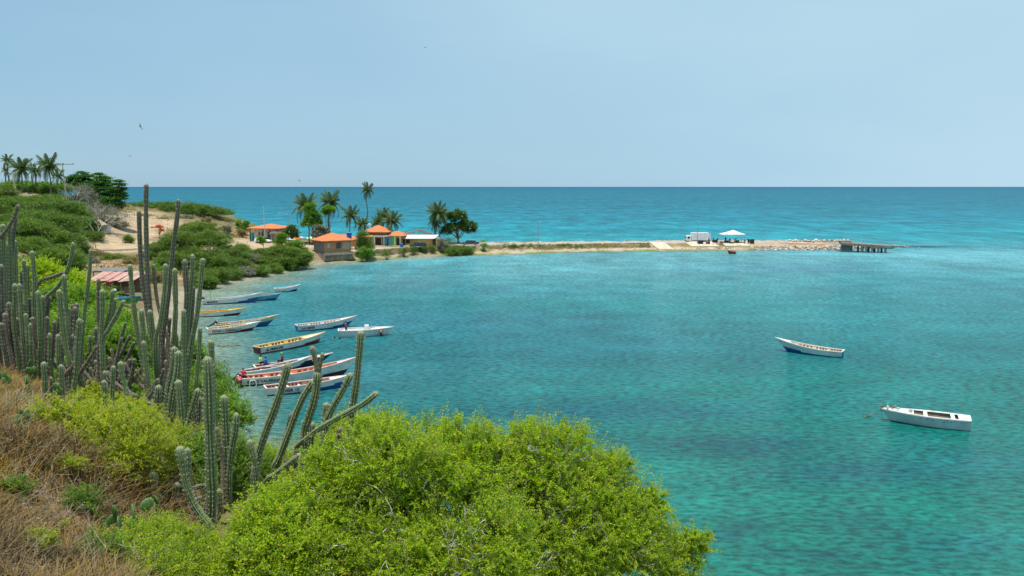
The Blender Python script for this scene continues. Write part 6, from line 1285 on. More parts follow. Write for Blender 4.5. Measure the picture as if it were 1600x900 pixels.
# ------------------------------------------------------------------ columnar cactuses
def cactus_mat(name, c1, c2, crest):
    m = bpy.data.materials.new(name); m.use_nodes = True; nt = m.node_tree; nt.nodes.clear(); L = nt.links.new
    out = N(nt, 'ShaderNodeOutputMaterial'); p = N(nt, 'ShaderNodeBsdfPrincipled', Roughness=.62); p.inputs['Specular IOR Level'].default_value = .35; L(p.outputs[0], out.inputs[0])
    a = N(nt, 'ShaderNodeAttribute', attribute_name='rib'); b = N(nt, 'ShaderNodeAttribute', attribute_name='age')
    tcn = N(nt, 'ShaderNodeTexCoord'); n1 = N(nt, 'ShaderNodeTexNoise', Scale=9.0, Detail=6.0, Roughness=.7); L(tcn.outputs['Object'], n1.inputs['Vector'])
    n2 = N(nt, 'ShaderNodeTexNoise', Scale=2.2, Detail=4.0); L(tcn.outputs['Object'], n2.inputs['Vector'])
    m1 = N(nt, 'ShaderNodeMix', data_type='RGBA'); m1.inputs['A'].default_value = lin(c1); m1.inputs['B'].default_value = lin(c2); L(n2.outputs['Fac'], m1.inputs['Factor'])
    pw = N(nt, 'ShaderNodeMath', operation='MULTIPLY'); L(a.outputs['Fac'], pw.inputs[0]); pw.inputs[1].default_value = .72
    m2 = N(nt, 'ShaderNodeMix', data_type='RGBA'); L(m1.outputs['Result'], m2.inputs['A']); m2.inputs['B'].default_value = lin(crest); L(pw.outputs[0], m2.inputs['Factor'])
    # corky brown scarring grows from the foot upward
    sc = N(nt, 'ShaderNodeMath', operation='MULTIPLY_ADD'); L(n1.outputs['Fac'], sc.inputs[0]); sc.inputs[1].default_value = 1.1; L(b.outputs['Fac'], sc.inputs[2])
    mr = N(nt, 'ShaderNodeMapRange'); mr.inputs['From Min'].default_value = .95; mr.inputs['From Max'].default_value = 1.45; L(sc.outputs[0], mr.inputs['Value'])
    m3 = N(nt, 'ShaderNodeMix', data_type='RGBA'); L(m2.outputs['Result'], m3.inputs['A']); m3.inputs['B'].default_value = (.15, .11, .07, 1); L(mr.outputs[0], m3.inputs['Factor'])
    L(m3.outputs['Result'], p.inputs['Base Color'])
    bp = N(nt, 'ShaderNodeBump', Strength=.5, Distance=.01); L(n1.outputs['Fac'], bp.inputs['Height']); L(bp.outputs[0], p.inputs['Normal'])
    return m
M_cac = cactus_mat('cactus_skin', (.050, .115, .022), (.09, .16, .035), (.37, .40, .23)); M_cac2 = cactus_mat('cactus_skin_grey', (.055, .08, .038), (.10, .095, .055), (.26, .24, .18))
M_cac3 = cactus_mat('cactus_skin_brown', (.16, .12, .07), (.13, .13, .07), (.30, .24, .18)); M_cacd = cactus_mat('dead_cactus_wood', (.17, .14, .10), (.10, .075, .05), (.27, .24, .18))
M_spine = mat('spines', (.66, .64, .55), (.38, .36, .30), .7, 30)
def smooth_path(P_, step):
    P_ = [Vector(p) for p in P_]; out = []; n = len(P_)
    for i in range(n-1):
        p0, p1, p2, p3 = P_[max(i-1, 0)], P_[i], P_[i+1], P_[min(i+2, n-1)]; k = max(2, int((p2-p1).length/step))
        for j in range(k):
            t = j/k; out.append(.5*((2*p1)+(-p0+p2)*t+(2*p0-5*p1+4*p2-p3)*t*t+(-p0+3*p1-3*p2+p3)*t**3))
    out.append(P_[-1]); return out
def stem(parent, base, pts, R, D, mt, rng, ribs=8, age=0.0):
    """pts tip first, world; a ribbed column with areoles and spines"""
    path = smooth_path(pts, .045 if D < 12 else .07); path = path[::-1]
    tip_ = path[-1]; path = [p for p in path if (p-tip_).length > R*1.15]; dt_ = (tip_-path[-1]).normalized(); path += [tip_-dt_*R*q for q in (1.0, .8, .6, .42, .27, .15, .07, .02, 0)]; n = len(path)       # foot first, a rounded dome last
    A = np.array([tuple(p-base) for p in path]); T = unit(np.gradient(A, axis=0)); seg = np.concatenate([[0], np.cumsum(np.linalg.norm(np.diff(A, axis=0), axis=1))]); Lt = seg[-1]
    ref = np.array([0.93, .36, .0]); X = unit(ref[None]-(T@ref)[:, None]*T); Y = np.cross(T, X)
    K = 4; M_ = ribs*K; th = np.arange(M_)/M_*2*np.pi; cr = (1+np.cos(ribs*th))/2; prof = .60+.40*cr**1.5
    dist = Lt-seg; rad = R*np.sqrt(np.clip(1-(1-np.clip(dist/R, 0, 1))**2, 0, 1))*(1+.07*np.sin(seg*6.3+rng.uniform(0, 6))*rng.uniform(.3, 1)+.03*np.sin(seg*17))*(1-.10*np.clip(1-seg/.5, 0, 1))
    for _ in range(int(rng.integers(2, 5))): pc = rng.uniform(.1, .95)*Lt; rad = rad*(1-rng.uniform(.08, .24)*np.exp(-((seg-pc)/rng.uniform(.02, .06))**2))
    rad = np.maximum(rad, R*.05)
    ph = rng.uniform(0, 6.28)+seg*rng.uniform(-.12, .12)
    ang = th[None]+ph[:, None]
    V = A[:, None]+(X[:, None]*np.cos(ang)[..., None]+Y[:, None]*np.sin(ang)[..., None])*(rad[:, None]*prof[None])[..., None]
    V[-1] = A[-1]+T[-1]*R*.02
    idx = np.arange(n*M_).reshape(n, M_); nx_ = np.roll(idx, -1, 1)
    Q = np.stack([idx[:-1], nx_[:-1], nx_[1:], idx[1:]], -1).reshape(-1, 4)
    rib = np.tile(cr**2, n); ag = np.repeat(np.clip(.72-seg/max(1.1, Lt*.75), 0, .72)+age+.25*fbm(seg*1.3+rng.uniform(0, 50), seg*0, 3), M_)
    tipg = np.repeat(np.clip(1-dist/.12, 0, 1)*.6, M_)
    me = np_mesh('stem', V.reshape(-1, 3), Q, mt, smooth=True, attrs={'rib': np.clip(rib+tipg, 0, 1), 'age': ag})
    o = link('stem', me, parent)
    # spines: stars of thin needles on every areole
    sp = .028 if D < 12 else .034; na = max(3, int(Lt/sp)); s = np.linspace(.02, Lt-.002, na); ns = 5 if D < 12 else 3; sl_ = R*(.42 if D < 12 else .45)
    ia = np.clip(np.searchsorted(seg, s), 0, n-1); C0 = []; Dv = []
    for r in range(ribs):
        a = 2*np.pi*r/ribs+ph[ia]+0; dr = X[ia]*np.cos(a)[:, None]+Y[ia]*np.sin(a)[:, None]; C0.append(A[ia]+dr*(rad[ia]*1.0)[:, None]); Dv.append(dr)
    C0 = np.concatenate(C0); Dv = np.concatenate(Dv); TT = np.tile(T[ia], (ribs, 1)); 
    keep = (np.tile(s, ribs) > Lt*.12) | (rng.uniform(size=len(C0)) < .5)
    C0 = C0[keep]; Dv = Dv[keep]; TT = TT[keep]
    C0 = np.repeat(C0, ns, 0); Dv = np.repeat(Dv, ns, 0); TT = np.repeat(TT, ns, 0); m = len(C0)
    d = unit(Dv*.75+rng.normal(size=(m, 3))*.55); ln = (sl_*rng.uniform(.5, 1.3, m))[:, None]; w = max(.0014, D*.00014)
    sd = unit(np.cross(d, rng.normal(size=(m, 3))))*w
    V = np.stack([C0-sd, C0+sd, C0+d*ln], 1).reshape(-1, 3); link('spines', np_mesh('spines', V, np.arange(3*m).reshape(m, 3), M_spine), o)
    return o
ZL = {}
def plant(label, D, base_px, stems, seed, cat='cactus'):
    """stems: (pixel polyline tip->foot, width px, dz, kind)"""
    rng = np.random.default_rng(seed); b = PD(*base_px, D); b.z = hgt(b.x, b.y); t = empty('columnar_cactus', b, label, cat)
    for st in stems:
        pts, w = st[0], st[1]; dd = D+(st[2] if len(st) > 2 else rng.uniform(-.5, .5)); kind = st[3] if len(st) > 3 else 0
        W_p = [PD(a, c, dd) for a, c in pts]; f = W_p[-1]; g_ = hgt(f.x, f.y)
        if f.z > g_-.05 and not (len(st) > 4 and st[4]):
            tg = Vector((f.x+(b.x-f.x)*.25, f.y+(b.y-f.y)*.25, 0)); tg.z = hgt(tg.x, tg.y)-.12
            if f.z-tg.z > .5: W_p.append(f.lerp(tg, .5)+(W_p[-1]-W_p[-2])*.15)
            W_p.append(tg)
        mt = {0: M_cac, 1: M_cac2, 2: M_cac3, 3: M_cacd}[kind]
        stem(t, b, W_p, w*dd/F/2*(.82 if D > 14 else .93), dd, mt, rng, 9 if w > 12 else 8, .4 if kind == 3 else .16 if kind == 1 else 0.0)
    return t
z7 = lambda L: [(160+x/2.5, 280+y/2.5) for x, y in L]; z8 = lambda L: [(170+x/2.5, 500+y/2.5) for x, y in L]; z6 = lambda L: [(x/2.646, 300+y/2.646) for x, y in L]
plant('tallest cactus clump, dense grey green columns rising above the horizon', 16, (262, 664), [
    (z7([(172, 18), (170, 100), (172, 250), (178, 400), (192, 550), (215, 700)]), 8.6, -.3, 1), (z7([(143, 122), (145, 200), (150, 320), (160, 420), (178, 540), (205, 700)]), 8.4, .2, 1),
    (z7([(107, 332), (115, 420), (125, 520), (140, 620), (158, 720), (175, 800)]), 8.6, -.5), (z7([(200, 332), (205, 400), (215, 480), (235, 560), (258, 640)]), 6.6, .4, 2),
    (z7([(297, 78), (292, 150), (278, 250), (268, 350), (260, 440), (248, 540), (236, 640)]), 8.2, .1, 1), (z7([(247, 330), (245, 400), (238, 480), (226, 560), (208, 640)]), 9.4, -.7),
    (z7([(282, 348), (284, 420), (286, 500), (282, 590), (275, 680)]), 10, -.3), (z7([(352, 293), (351, 360), (343, 440), (335, 540), (328, 640)]), 9.2, .4),
    (z7([(321, 313), (326, 380), (330, 460), (324, 540), (317, 620), (314, 720), (320, 800)]), 10, -.2, 1), (z7([(393, 308), (386, 380), (378, 460), (368, 540), (352, 620), (340, 700), (330, 800)]), 9.6, -.4),
    (z7([(355, 420), (351, 500), (345, 580), (335, 680), (325, 780)]), 8.2, .5, 2), (z7([(318, 508), (318, 600), (318, 700), (320, 800)]), 9, -.8), (z7([(152, 508), (158, 580), (165, 680), (180, 800), (192, 880)]), 9.4, -.9),
    (z7([(185, 510), (188, 560), (195, 640), (207, 720), (232, 800)]), 9.2, -.6), (z7([(160, 632), (170, 720), (180, 800), (191, 890)]), 9.2, -1.1), (z7([(382, 578), (378, 660), (372, 740), (365, 810)]), 8.4, -.7),
    (z7([(232, 560), (228, 640), (232, 720), (245, 800)]), 8, .2, 3), (z7([(262, 540), (258, 620), (252, 720), (258, 800)]), 8, .5, 1), (z7([(215, 640), (218, 720), (225, 800)]), 8, .3, 3), (z7([(285, 600), (292, 700), (300, 800)]), 8, .3, 2), (z7([(240, 650), (262, 740), (280, 820)]), 7, -.1, 3)], 301)
plant('curved cactus leaning out at the left foot of the tallest clump', 12.5, (238, 712), [(z8([(45, 162), (52, 215), (65, 265), (88, 350), (118, 420), (150, 475)]), 9.6, 0), (z8([(105, 432), (108, 490), (115, 540)]), 8.8, .2), (z8([(155, 398), (157, 450), (157, 520)]), 10, -.2), (z8([(203, 368), (203, 430), (200, 500)]), 9.6, .1)], 302)
plant('bright green cactus clump with an S bent column in front of the tallest clump', 11, (262, 712), [
    (z8([(255, 104), (252, 180), (236, 260), (228, 340), (236, 420), (245, 500)]), 11, 0), (z8([(272, 120), (268, 200), (250, 290), (240, 370), (242, 470)]), 12, -.3), (z8([(195, 254), (191, 310), (190, 380), (195, 440)]), 12.5, .2),
    (z8([(270, 234), (278, 300), (285, 390), (290, 480)]), 11.5, -.5), (z8([(350, 268), (332, 330), (312, 400), (300, 470)]), 10.5, .3), (z8([(352, 300), (350, 360), (345, 430)]), 11, .6, 1), (z8([(307, 438), (310, 480), (312, 530)]), 11, -.5), (z8([(330, 330), (336, 400), (338, 470)]), 9, .5, 3)], 303)
plant('nearest big cactus, thick straight spiny column', 8.7, (330, 862), [(z8([(385, 142), (389, 220), (391, 320), (394, 450), (399, 580), (402, 700), (396, 860)]), 17.5, 0), (z8([(400, 78), (402, 150), (408, 280), (414, 420)]), 10, 1.5), (z8([(420, 420), (432, 480), (445, 560)]), 7, .8, 3)], 304)
plant('pair of dark green cactus columns just right of the nearest big cactus', 9.6, (360, 800), [(z8([(450, 293), (455, 400), (461, 520), (466, 600), (470, 730)]), 13.5, 0), (z8([(498, 363), (496, 420), (485, 480), (474, 560), (468, 640)]), 10.5, -.2)], 305)
plant('hook shaped cactus bent low toward the nearest big cactus', 8.4, (318, 845), [(z8([(275, 493), (290, 560), (302, 640), (332, 720), (368, 775), (392, 812)]), 15, -.1), (z8([(306, 500), (312, 580), (314, 660), (335, 720), (362, 770)]), 10.5, .1)], 306)
plant('short curved cactus low at the edge of the yellow green bush', 8.8, (255, 812), [(z8([(170, 592), (178, 655), (203, 715), (222, 752)]), 14.5, 0), (z8([(268, 635), (255, 690), (240, 750), (232, 800)]), 11, .2), (z8([(330, 660), (362, 648), (392, 655)]), 9, .1, 1), (z8([(360, 690), (320, 745), (285, 790)]), 9.5, .3, 1), (z8([(430, 660), (432, 710), (430, 770)]), 10, .3), (z8([(250, 600), (228, 650), (215, 700)]), 8, .6, 3)], 307)
plant('leaning cactus with a nub near its tip, left one of the group over the boats', 9.2, (402, 752), [(z8([(702, 168), (686, 230), (650, 340), (612, 440), (586, 520), (572, 600)]), 14, 0), (z8([(678, 180), (686, 200), (690, 222)]), 9, 0, 0, 1), (z8([(548, 468), (562, 515), (572, 560)]), 10.5, -.1)], 308)
plant('forked cactus in the middle of the group over the boats', 9.8, (464, 762), [(z8([(816, 200), (812, 260), (800, 320), (780, 385), (765, 440)]), 14.5, 0), (z8([(793, 102), (803, 140), (812, 185), (816, 215)]), 11, 0, 0, 1), (z8([(836, 128), (828, 165), (820, 205)]), 8.5, 0, 0, 1),
    (z8([(802, 235), (765, 290), (737, 350), (700, 450), (665, 540), (645, 590)]), 11.5, .3), (z8([(716, 362), (692, 450), (668, 540), (655, 600)]), 9.5, .5, 1), (z8([(750, 525), (702, 563), (645, 607), (615, 630)]), 10.5, -.3), (z8([(795, 400), (790, 470), (775, 560)]), 11, .2),
    (z8([(735, 490), (730, 550), (722, 610)]), 10, .2, 3), (z8([(770, 500), (768, 560), (765, 620)]), 10.5, .1, 2), (z8([(802, 505), (800, 560), (795, 612)]), 10, .4, 3), (z8([(690, 540), (700, 590), (712, 630)]), 8, .5, 3)], 309)
plant('cactus with a straight tall column and a limb pointing right over the water', 9.6, (528, 742), [(z8([(985, 42), (976, 150), (966, 250), (951, 350), (941, 440), (936, 530)]), 12.4, .3), (z8([(948, 208), (920, 262), (886, 322), (862, 368), (845, 430)]), 12, 0),
    (z8([(1050, 283), (1002, 322), (940, 358), (880, 390), (800, 440), (730, 500)]), 10.5, -.2, 0, 1), (z8([(850, 323), (847, 365), (842, 420), (835, 480)]), 11.5, .1), (z8([(905, 420), (890, 480), (880, 560)]), 9, .2, 2)], 310)
plant('left edge cactus with a long arm arching over to the frame edge', 18.5, (18, 560), [(z6([(76, 52), (60, 100), (32, 150), (0, 190), (-40, 225)]), 6.8, -.5, 1), (z6([(64, 95), (63, 130), (55, 180), (50, 250), (48, 330)]), 7.2, 0, 1), (z6([(40, 128), (42, 250), (45, 350), (46, 430)]), 8, -.2),
    (z6([(12, 132), (15, 250), (18, 350), (20, 460)]), 9, -.4), (z6([(62, 198), (65, 300), (68, 400), (68, 470)]), 7.6, .4), (z6([(26, 210), (30, 320), (34, 430)]), 8, .3, 1), (z6([(-6, 180), (-4, 300), (0, 420)]), 9, .2), (z6([(5, 300), (6, 400), (10, 500)]), 9, -.8, 1)], 311)
plant('dense left cactus clump below the arching one, columns packed close', 16.5, (45, 585), [(z6([(132, 243), (140, 320), (143, 400), (141, 480)]), 8.4, 0), (z6([(98, 278), (101, 350), (106, 430)]), 7, .3), (z6([(112, 298), (115, 380), (118, 450)]), 7, .5), (z6([(80, 378), (86, 460), (91, 540), (96, 600)]), 8.6, -.4),
    (z6([(62, 378), (60, 450), (57, 520)]), 8.6, -.2), (z6([(155, 408), (162, 480), (165, 560), (166, 640)]), 8.4, -.6), (z6([(178, 428), (178, 520), (175, 620)]), 7, -.3), (z6([(105, 502), (112, 560), (116, 630)]), 7.6, -.8), (z6([(125, 543), (127, 600), (128, 650)]), 6.6, -.9),
    (z6([(36, 455), (42, 520), (48, 600)]), 9, .2, 1), (z6([(20, 500), (30, 570), (40, 640)]), 9, .1, 3), (z6([(70, 520), (72, 580), (75, 640)]), 8, .4, 3), (z6([(120, 440), (128, 520), (132, 590)]), 8, .4, 1), (z6([(5, 540), (12, 600), (20, 660)]), 9, -.2, 1), (z6([(92, 320), (88, 400), (86, 470)]), 7.5, .7, 1), (z6([(60, 570), (75, 620), (92, 660)]), 7, 0, 3), (z6([(150, 560), (140, 620), (128, 670)]), 7, .2, 3)], 312)
plant('sprawling cactus with two long arms reaching up right before the dark trees', 17, (70, 590), [(z6([(303, 208), (296, 260), (278, 325), (240, 390), (188, 442), (172, 520), (178, 620)]), 7.6, .1), (z6([(272, 330), (220, 350), (165, 370), (145, 420)]), 6.8, .3, 1, 1)], 313)
plant('tall slender cactus standing before the pink roofed shack', 14.5, (128, 596), [(z6([(375, 236), (370, 330), (358, 430), (346, 530), (338, 620), (332, 710)]), 7, 0)], 314)
plant('thick pair of dark cactus columns left of the slender one', 14.5, (106, 590), [(z6([(264, 340), (269, 420), (276, 500), (285, 580), (292, 690)]), 8.6, .2), (z6([(244, 403), (250, 480), (260, 560), (272, 640), (288, 700)]), 10, -.2), (z6([(310, 474), (313, 530), (314, 590)]), 9.4, .5, 1), (z6([(240, 588), (241, 650), (243, 700)]), 9, -.6), (z6([(205, 583), (205, 640), (205, 690)]), 7.6, -.3), (z6([(300, 590), (290, 660), (280, 720)]), 7, .2, 3)], 315)
plant('cactus column standing alone in the dry grass at left', 13.6, (115, 622), [(z6([(330, 523), (323, 600), (318, 700), (310, 780), (302, 838)]), 9, 0)], 316)
plant('left one of two short cactus stubs in the dry grass', 12.8, (70, 616), [(z6([(181, 702), (184, 760), (188, 832)]), 9.2, 0)], 317)
plant('right one of two short cactus stubs in the dry grass', 12.8, (96, 618), [(z6([(252, 713), (254, 770), (256, 838)]), 9.6, 0), (z6([(212, 765), (212, 800), (212, 830)]), 6, .1)], 318)
plant('candelabra cactus with grey woody trunk in front of the shacks', 14, (155, 632), [(z6([(408, 358), (408, 450), (410, 540), (415, 590)]), 7.2, 0, 1), (z6([(423, 403), (423, 500), (420, 590)]), 8, -.2), (z6([(467, 403), (457, 480), (442, 550), (428, 600)]), 6.8, .1), (z6([(478, 438), (465, 510), (443, 570), (425, 615)]), 6.2, .3),
    (z6([(513, 448), (482, 510), (448, 570), (424, 620)]), 7, -.2), (z6([(420, 585), (408, 660), (410, 740), (408, 830)]), 7.5, 0, 3), (z6([(430, 590), (392, 655), (340, 735), (318, 780)]), 6.5, .2, 3), (z6([(320, 690), (295, 730), (265, 765)]), 6.5, .2, 3), (z6([(425, 640), (430, 690), (405, 720)]), 6, .1, 3), (z6([(395, 560), (398, 620), (405, 680)]), 6, .4, 1)], 319)
plant('small cactus between the candelabra one and the curved one', 13.2, (170, 640), [(z6([(430, 778), (431, 830), (432, 882)]), 8.6, -.3), (z6([(470, 718), (466, 780), (464, 850)]), 8, .2), (z6([(432, 740), (432, 770), (430, 810)]), 6, .3)], 320)
plant('thin grey branching cactus behind the candelabra one', 15.5, (183, 620), [(z6([(520, 538), (497, 620), (480, 690), (470, 760)]), 5.6, 0, 1), (z6([(540, 590), (510, 650), (485, 710)]), 6, .2, 1), (z6([(505, 600), (490, 660), (478, 720)]), 5, -.2, 3), (z6([(555, 620), (530, 680), (500, 740)]), 6, .3, 1), (z6([(540, 690), (515, 740), (490, 790)]), 7, 0, 3)], 321)
# thicket of older, greyer columns and dry limbs filling in among the left groups
rf = random.Random(77)
for j, (cx_, D_, lb) in enumerate(((15, 17.5, 'grey old cactus thicket at the frame edge behind the arching cactus'), (50, 17.2, 'grey old cactus thicket inside the dense left clump'), (95, 16.8, 'brownish cactus thicket behind the thick dark pair'), (150, 16.2, 'dry cactus thicket around the candelabra cactus foot'), (190, 15.6, 'dry tangled cactus limbs left of the tallest clump'), (245, 15.0, 'dry dead cactus limbs at the feet of the tallest clump'))):
    st = []
    for k in range(11):
        x = cx_+rf.uniform(-28, 28); yb = 560+(cx_/240)*75+rf.uniform(-8, 12); h = rf.uniform(50, 125) if cx_ < 120 else rf.uniform(35, 80); ln = rf.gauss(0, 14)*(2.0 if cx_ > 130 else 1)
        st.append(([(x+ln, yb-h), (x+ln*.75, yb-h*.66), (x+ln*.3, yb-h*.33), (x, yb)], rf.uniform(5, 8), rf.uniform(-.6, .8), rf.choice([1, 1, 2, 3, 3])))
    plant(lb, D_, (cx_, 590+(cx_/240)*70), st, 330+j)
# opuntia pads
M_pad = cactus_mat('pad_skin', (.07, .15, .04), (.14, .22, .05), (.2, .25, .1))
def prickly(px, py, D, n, s, label, seed):
    rr = random.Random(seed); b = PD(px, py, D); b.z = hgt(b.x, b.y); t = empty('prickly_pear', b, label, 'cactus'); k = F/D; tops = [(Vector((0, 0, 0)), 0)]
    zc = PD(px, py, D).z-b.z; tops = [(Vector((rr.uniform(-.1, .1), 0, max(0, zc-s))), 0)]
    MB().tube([(0, 0, -.1), (0, 0, max(.02, zc-s*.8))], s*.22, 8).build('stem', M_cac3, t)
    for i in range(n):
        p, a0 = rr.choice(tops[-4:]); a = a0+rr.uniform(-.8, .8); m = MB(); m.blob((0, 0, s*.55), (s*.42, s*.09, s*.58), 0, 14, 10, .02)
        for q in range(26): u, w = rr.uniform(-.33, .33)*s, rr.uniform(.15, 1.0)*s; m.tube([(u, -s*.07, w), (u+rr.uniform(-.01, .01), -s*.07-.03, w)], [.0015, .0004], 3)
        o = m.build('pad', M_pad, t, True); o.location = p; o.rotation_euler = (rr.uniform(-.3, .3), a, rr.uniform(0, 3.1)); tops.append((p+Vector((math.sin(a)*s, rr.uniform(-.1, .1)*s, math.cos(a)*s)), a*.6))
prickly(58, 612, 13, 7, .13, 'yellow green prickly pear pads in the grass beside the two short stubs', 1); prickly(72, 614, 12.6, 6, .11, 'small prickly pear with upright pads between the two short stubs', 2)
prickly(54, 722, 8.6, 5, .10, 'lone prickly pear half sunk in the dry grass at left', 3); prickly(172, 818, 7, 3, .10, 'prickly pear pad at the edge of the dry grass', 4); prickly(194, 826, 6.9, 6, .11, 'prickly pear under the left end of the green bushes', 5)
prickly(45, 585, 14.4, 8, .14, 'greyish prickly pear at the foot of the dense left clump', 6); prickly(20, 600, 13.4, 5, .13, 'prickly pear nearest the left frame edge', 7); prickly(262, 812, 8.2, 7, .10, 'dark prickly pear under the short curved cactus', 8); prickly(42, 742, 8.2, 3, .09, 'tiny prickly pear deep in the dry grass', 9)

# ------------------------------------------------------------------ foreground bushes
F_lime = leafmat('lime_leaves', (.07, .19, .004), (.37, .53, .014), (.60, .48, .04), .5, .6, .12)
F_yel = leafmat('yellow_green_leaves', (.13, .24, .006), (.44, .53, .02), (.60, .42, .06), .48, .6, .15)
F_mid = leafmat('mid_green_leaves', (.035, .13, .006), (.17, .34, .02), (.38, .36, .07), .45, .6, .15)
def bush(label, D, lobes, ntw, mt, seed, leafL=.017, tw=(.10, .26), per=22, group=None, name='leafy_shrub', base=None, longs=.04, pale=40, dens=1.0, spray=9):
    """lobes (px, py, radius_m[, dD]); arching twigs set with small leaves on every side"""
    rng = np.random.default_rng(seed); rr = random.Random(seed)
    Ls = [(np.array(PD(l[0], l[1], D+(l[3] if len(l) > 3 else 0))), l[2]) for l in lobes]
    cx = sum(c[0]*r for c, r in Ls)/sum(r for c, r in Ls); cy = sum(c[1]*r for c, r in Ls)/sum(r for c, r in Ls)
    bz = hgt(cx, cy); base = np.array([cx, cy, bz]); t = empty(name, base, label, 'shrub', group)
    w = np.array([r**2 for c, r in Ls]); w /= w.sum(); li = rng.choice(len(Ls), ntw, p=w); c0 = np.array([c for c, r in Ls])[li]; r0 = np.array([r for c, r in Ls])[li]
    d = unit(rng.normal(size=(ntw, 3))); d[:, 2] = np.where(d[:, 2] < -.45, -d[:, 2]*.8, d[:, 2]); d = unit(d)
    lump = fbm(d[:, 0]*3.1+c0[:, 0]*2, d[:, 1]*3.1+d[:, 2]*2.7+c0[:, 2], seed, 3)
    rho = (1-np.abs(rng.normal(size=ntw))*.22+lump*1.45)
    P0 = c0+d*(r0*np.clip(rho, .35, 1.15))[:, None]*np.array([1, 1, .82])
    # twigs thin out where the sprays leave gaps
    gapn = fbm(P0[:, 0]*4.2, P0[:, 2]*4.2+P0[:, 1]*2, seed+5, 3); keep = (gapn > -.06) | (rng.uniform(size=ntw) < .3); P0, d, r0 = P0[keep], d[keep], r0[keep]; ntw = len(P0)
    tl = rng.uniform(*tw, ntw); lg = rng.uniform(size=ntw) < longs; tl = np.where(lg, tl*rng.uniform(1.3, 1.8, ntw), tl)
    td = unit(d*.55+np.array([0, 0, .45])+rng.normal(size=(ntw, 3))*.45)
    sd = unit(np.cross(td, rng.normal(size=(ntw, 3)))); s = (np.arange(per)+.5)/per
    # twig path with arch
    pts = P0[:, None]+td[:, None]*(tl[:, None]*s[None])[..., None]+sd[:, None]*(tl[:, None]*.16*s[None]**2)[..., None]-np.array([0, 0, 1])*(tl[:, None]*.14*s[None]**2)[..., None]
    # sprays: long shoots standing off the crown, each carrying short leafy side twigs
    nsp = int(spray*len(Ls)); li2 = rng.integers(0, len(Ls), nsp); ds = unit(rng.normal(size=(nsp, 3))*np.array([1, .8, .6])+np.array([.1, 0, .35])); ds[:, 2] = np.abs(ds[:, 2])*.9
    cs = np.array([c for c, r in Ls])[li2]; rs = np.array([r for c, r in Ls])[li2]; sl0 = cs+ds*rs[:, None]*.82; ax = unit(ds*.8+np.array([.15, 0, .15])+rng.normal(size=(nsp, 3))*.3); ln_ = rng.uniform(.16, .40, nsp)*np.clip(rs/.5, .5, 1.1)
    kk = 11; us = np.linspace(.1, 1, kk); Pp = (sl0[:, None]+ax[:, None]*(ln_[:, None]*us[None])[..., None]-np.array([0, 0, 1])*(ln_[:, None]*.25*us[None]**2)[..., None]).reshape(-1, 3)
    Td = unit(np.repeat(ax, kk, 0)*.8+rng.normal(size=(nsp*kk, 3))*.55); Tl = rng.uniform(.035, .085, nsp*kk)*leafL/.02
    P0 = np.concatenate([P0, Pp]); td = np.concatenate([td, Td]); tl = np.concatenate([tl, Tl]); sd = np.concatenate([sd, unit(np.cross(Td, rng.normal(size=Td.shape)))]); ntw = len(P0)
    pts = P0[:, None]+td[:, None]*(tl[:, None]*s[None])[..., None]+sd[:, None]*(tl[:, None]*.16*s[None]**2)[..., None]-np.array([0, 0, 1])*(tl[:, None]*.14*s[None]**2)[..., None]
    tv = rng.uniform(0, 1, ntw); up2 = unit(np.cross(td, sd)); sg = np.where(np.arange(per) % 2 == 0, 1., -1.)
    ad = unit(td[:, None]*.35+sd[:, None]*sg[None, :, None]*.8+up2[:, None]*rng.normal(size=(ntw, per, 1))*.5+rng.normal(size=(ntw, per, 3))*.22)
    LL = leafL*rng.uniform(.65, 1.35, (ntw, per)); Cc = pts+ad*(LL*.6)[..., None]
    nn = unit(np.array([0, 0, .8])+rng.normal(size=(ntw, per, 3))*.55)
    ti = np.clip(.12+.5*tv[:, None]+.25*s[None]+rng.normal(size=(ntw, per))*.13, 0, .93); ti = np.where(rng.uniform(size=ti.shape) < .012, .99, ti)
    f = lambda a: a.reshape(-1, a.shape[-1]) if a.ndim == 3 else a.ravel()
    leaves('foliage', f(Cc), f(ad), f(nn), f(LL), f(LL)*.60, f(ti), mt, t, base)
    # twigs, as thin three sided sticks
    k = 5; sel = np.arange(ntw); u = np.linspace(0, 1, k); P_ = P0[:, None]+td[:, None]*(tl[:, None]*u[None])[..., None]+sd[:, None]*(tl[:, None]*.16*u[None]**2)[..., None]-np.array([0, 0, 1])*(tl[:, None]*.14*u[None]**2)[..., None]-base
    rd = .0022*(1-.7*u); ang = np.arange(3)*2.094; ring = (sd[:, None, None]*np.cos(ang)[None, None, :, None]+up2[:, None, None]*np.sin(ang)[None, None, :, None])*rd[None, :, None, None]
    V = (P_[:, :, None]+ring).reshape(-1, 3); id_ = np.arange(ntw*k*3).reshape(ntw, k, 3); nx = np.roll(id_, -1, 2); Q = np.stack([id_[:, :-1], nx[:, :-1], nx[:, 1:], id_[:, 1:]], -1).reshape(-1, 4)
    link('twigs', np_mesh('twigs', V, Q, M_bark), t)
    # woody frame, grey and partly bare
    m = MB(); b0 = Vector(base)
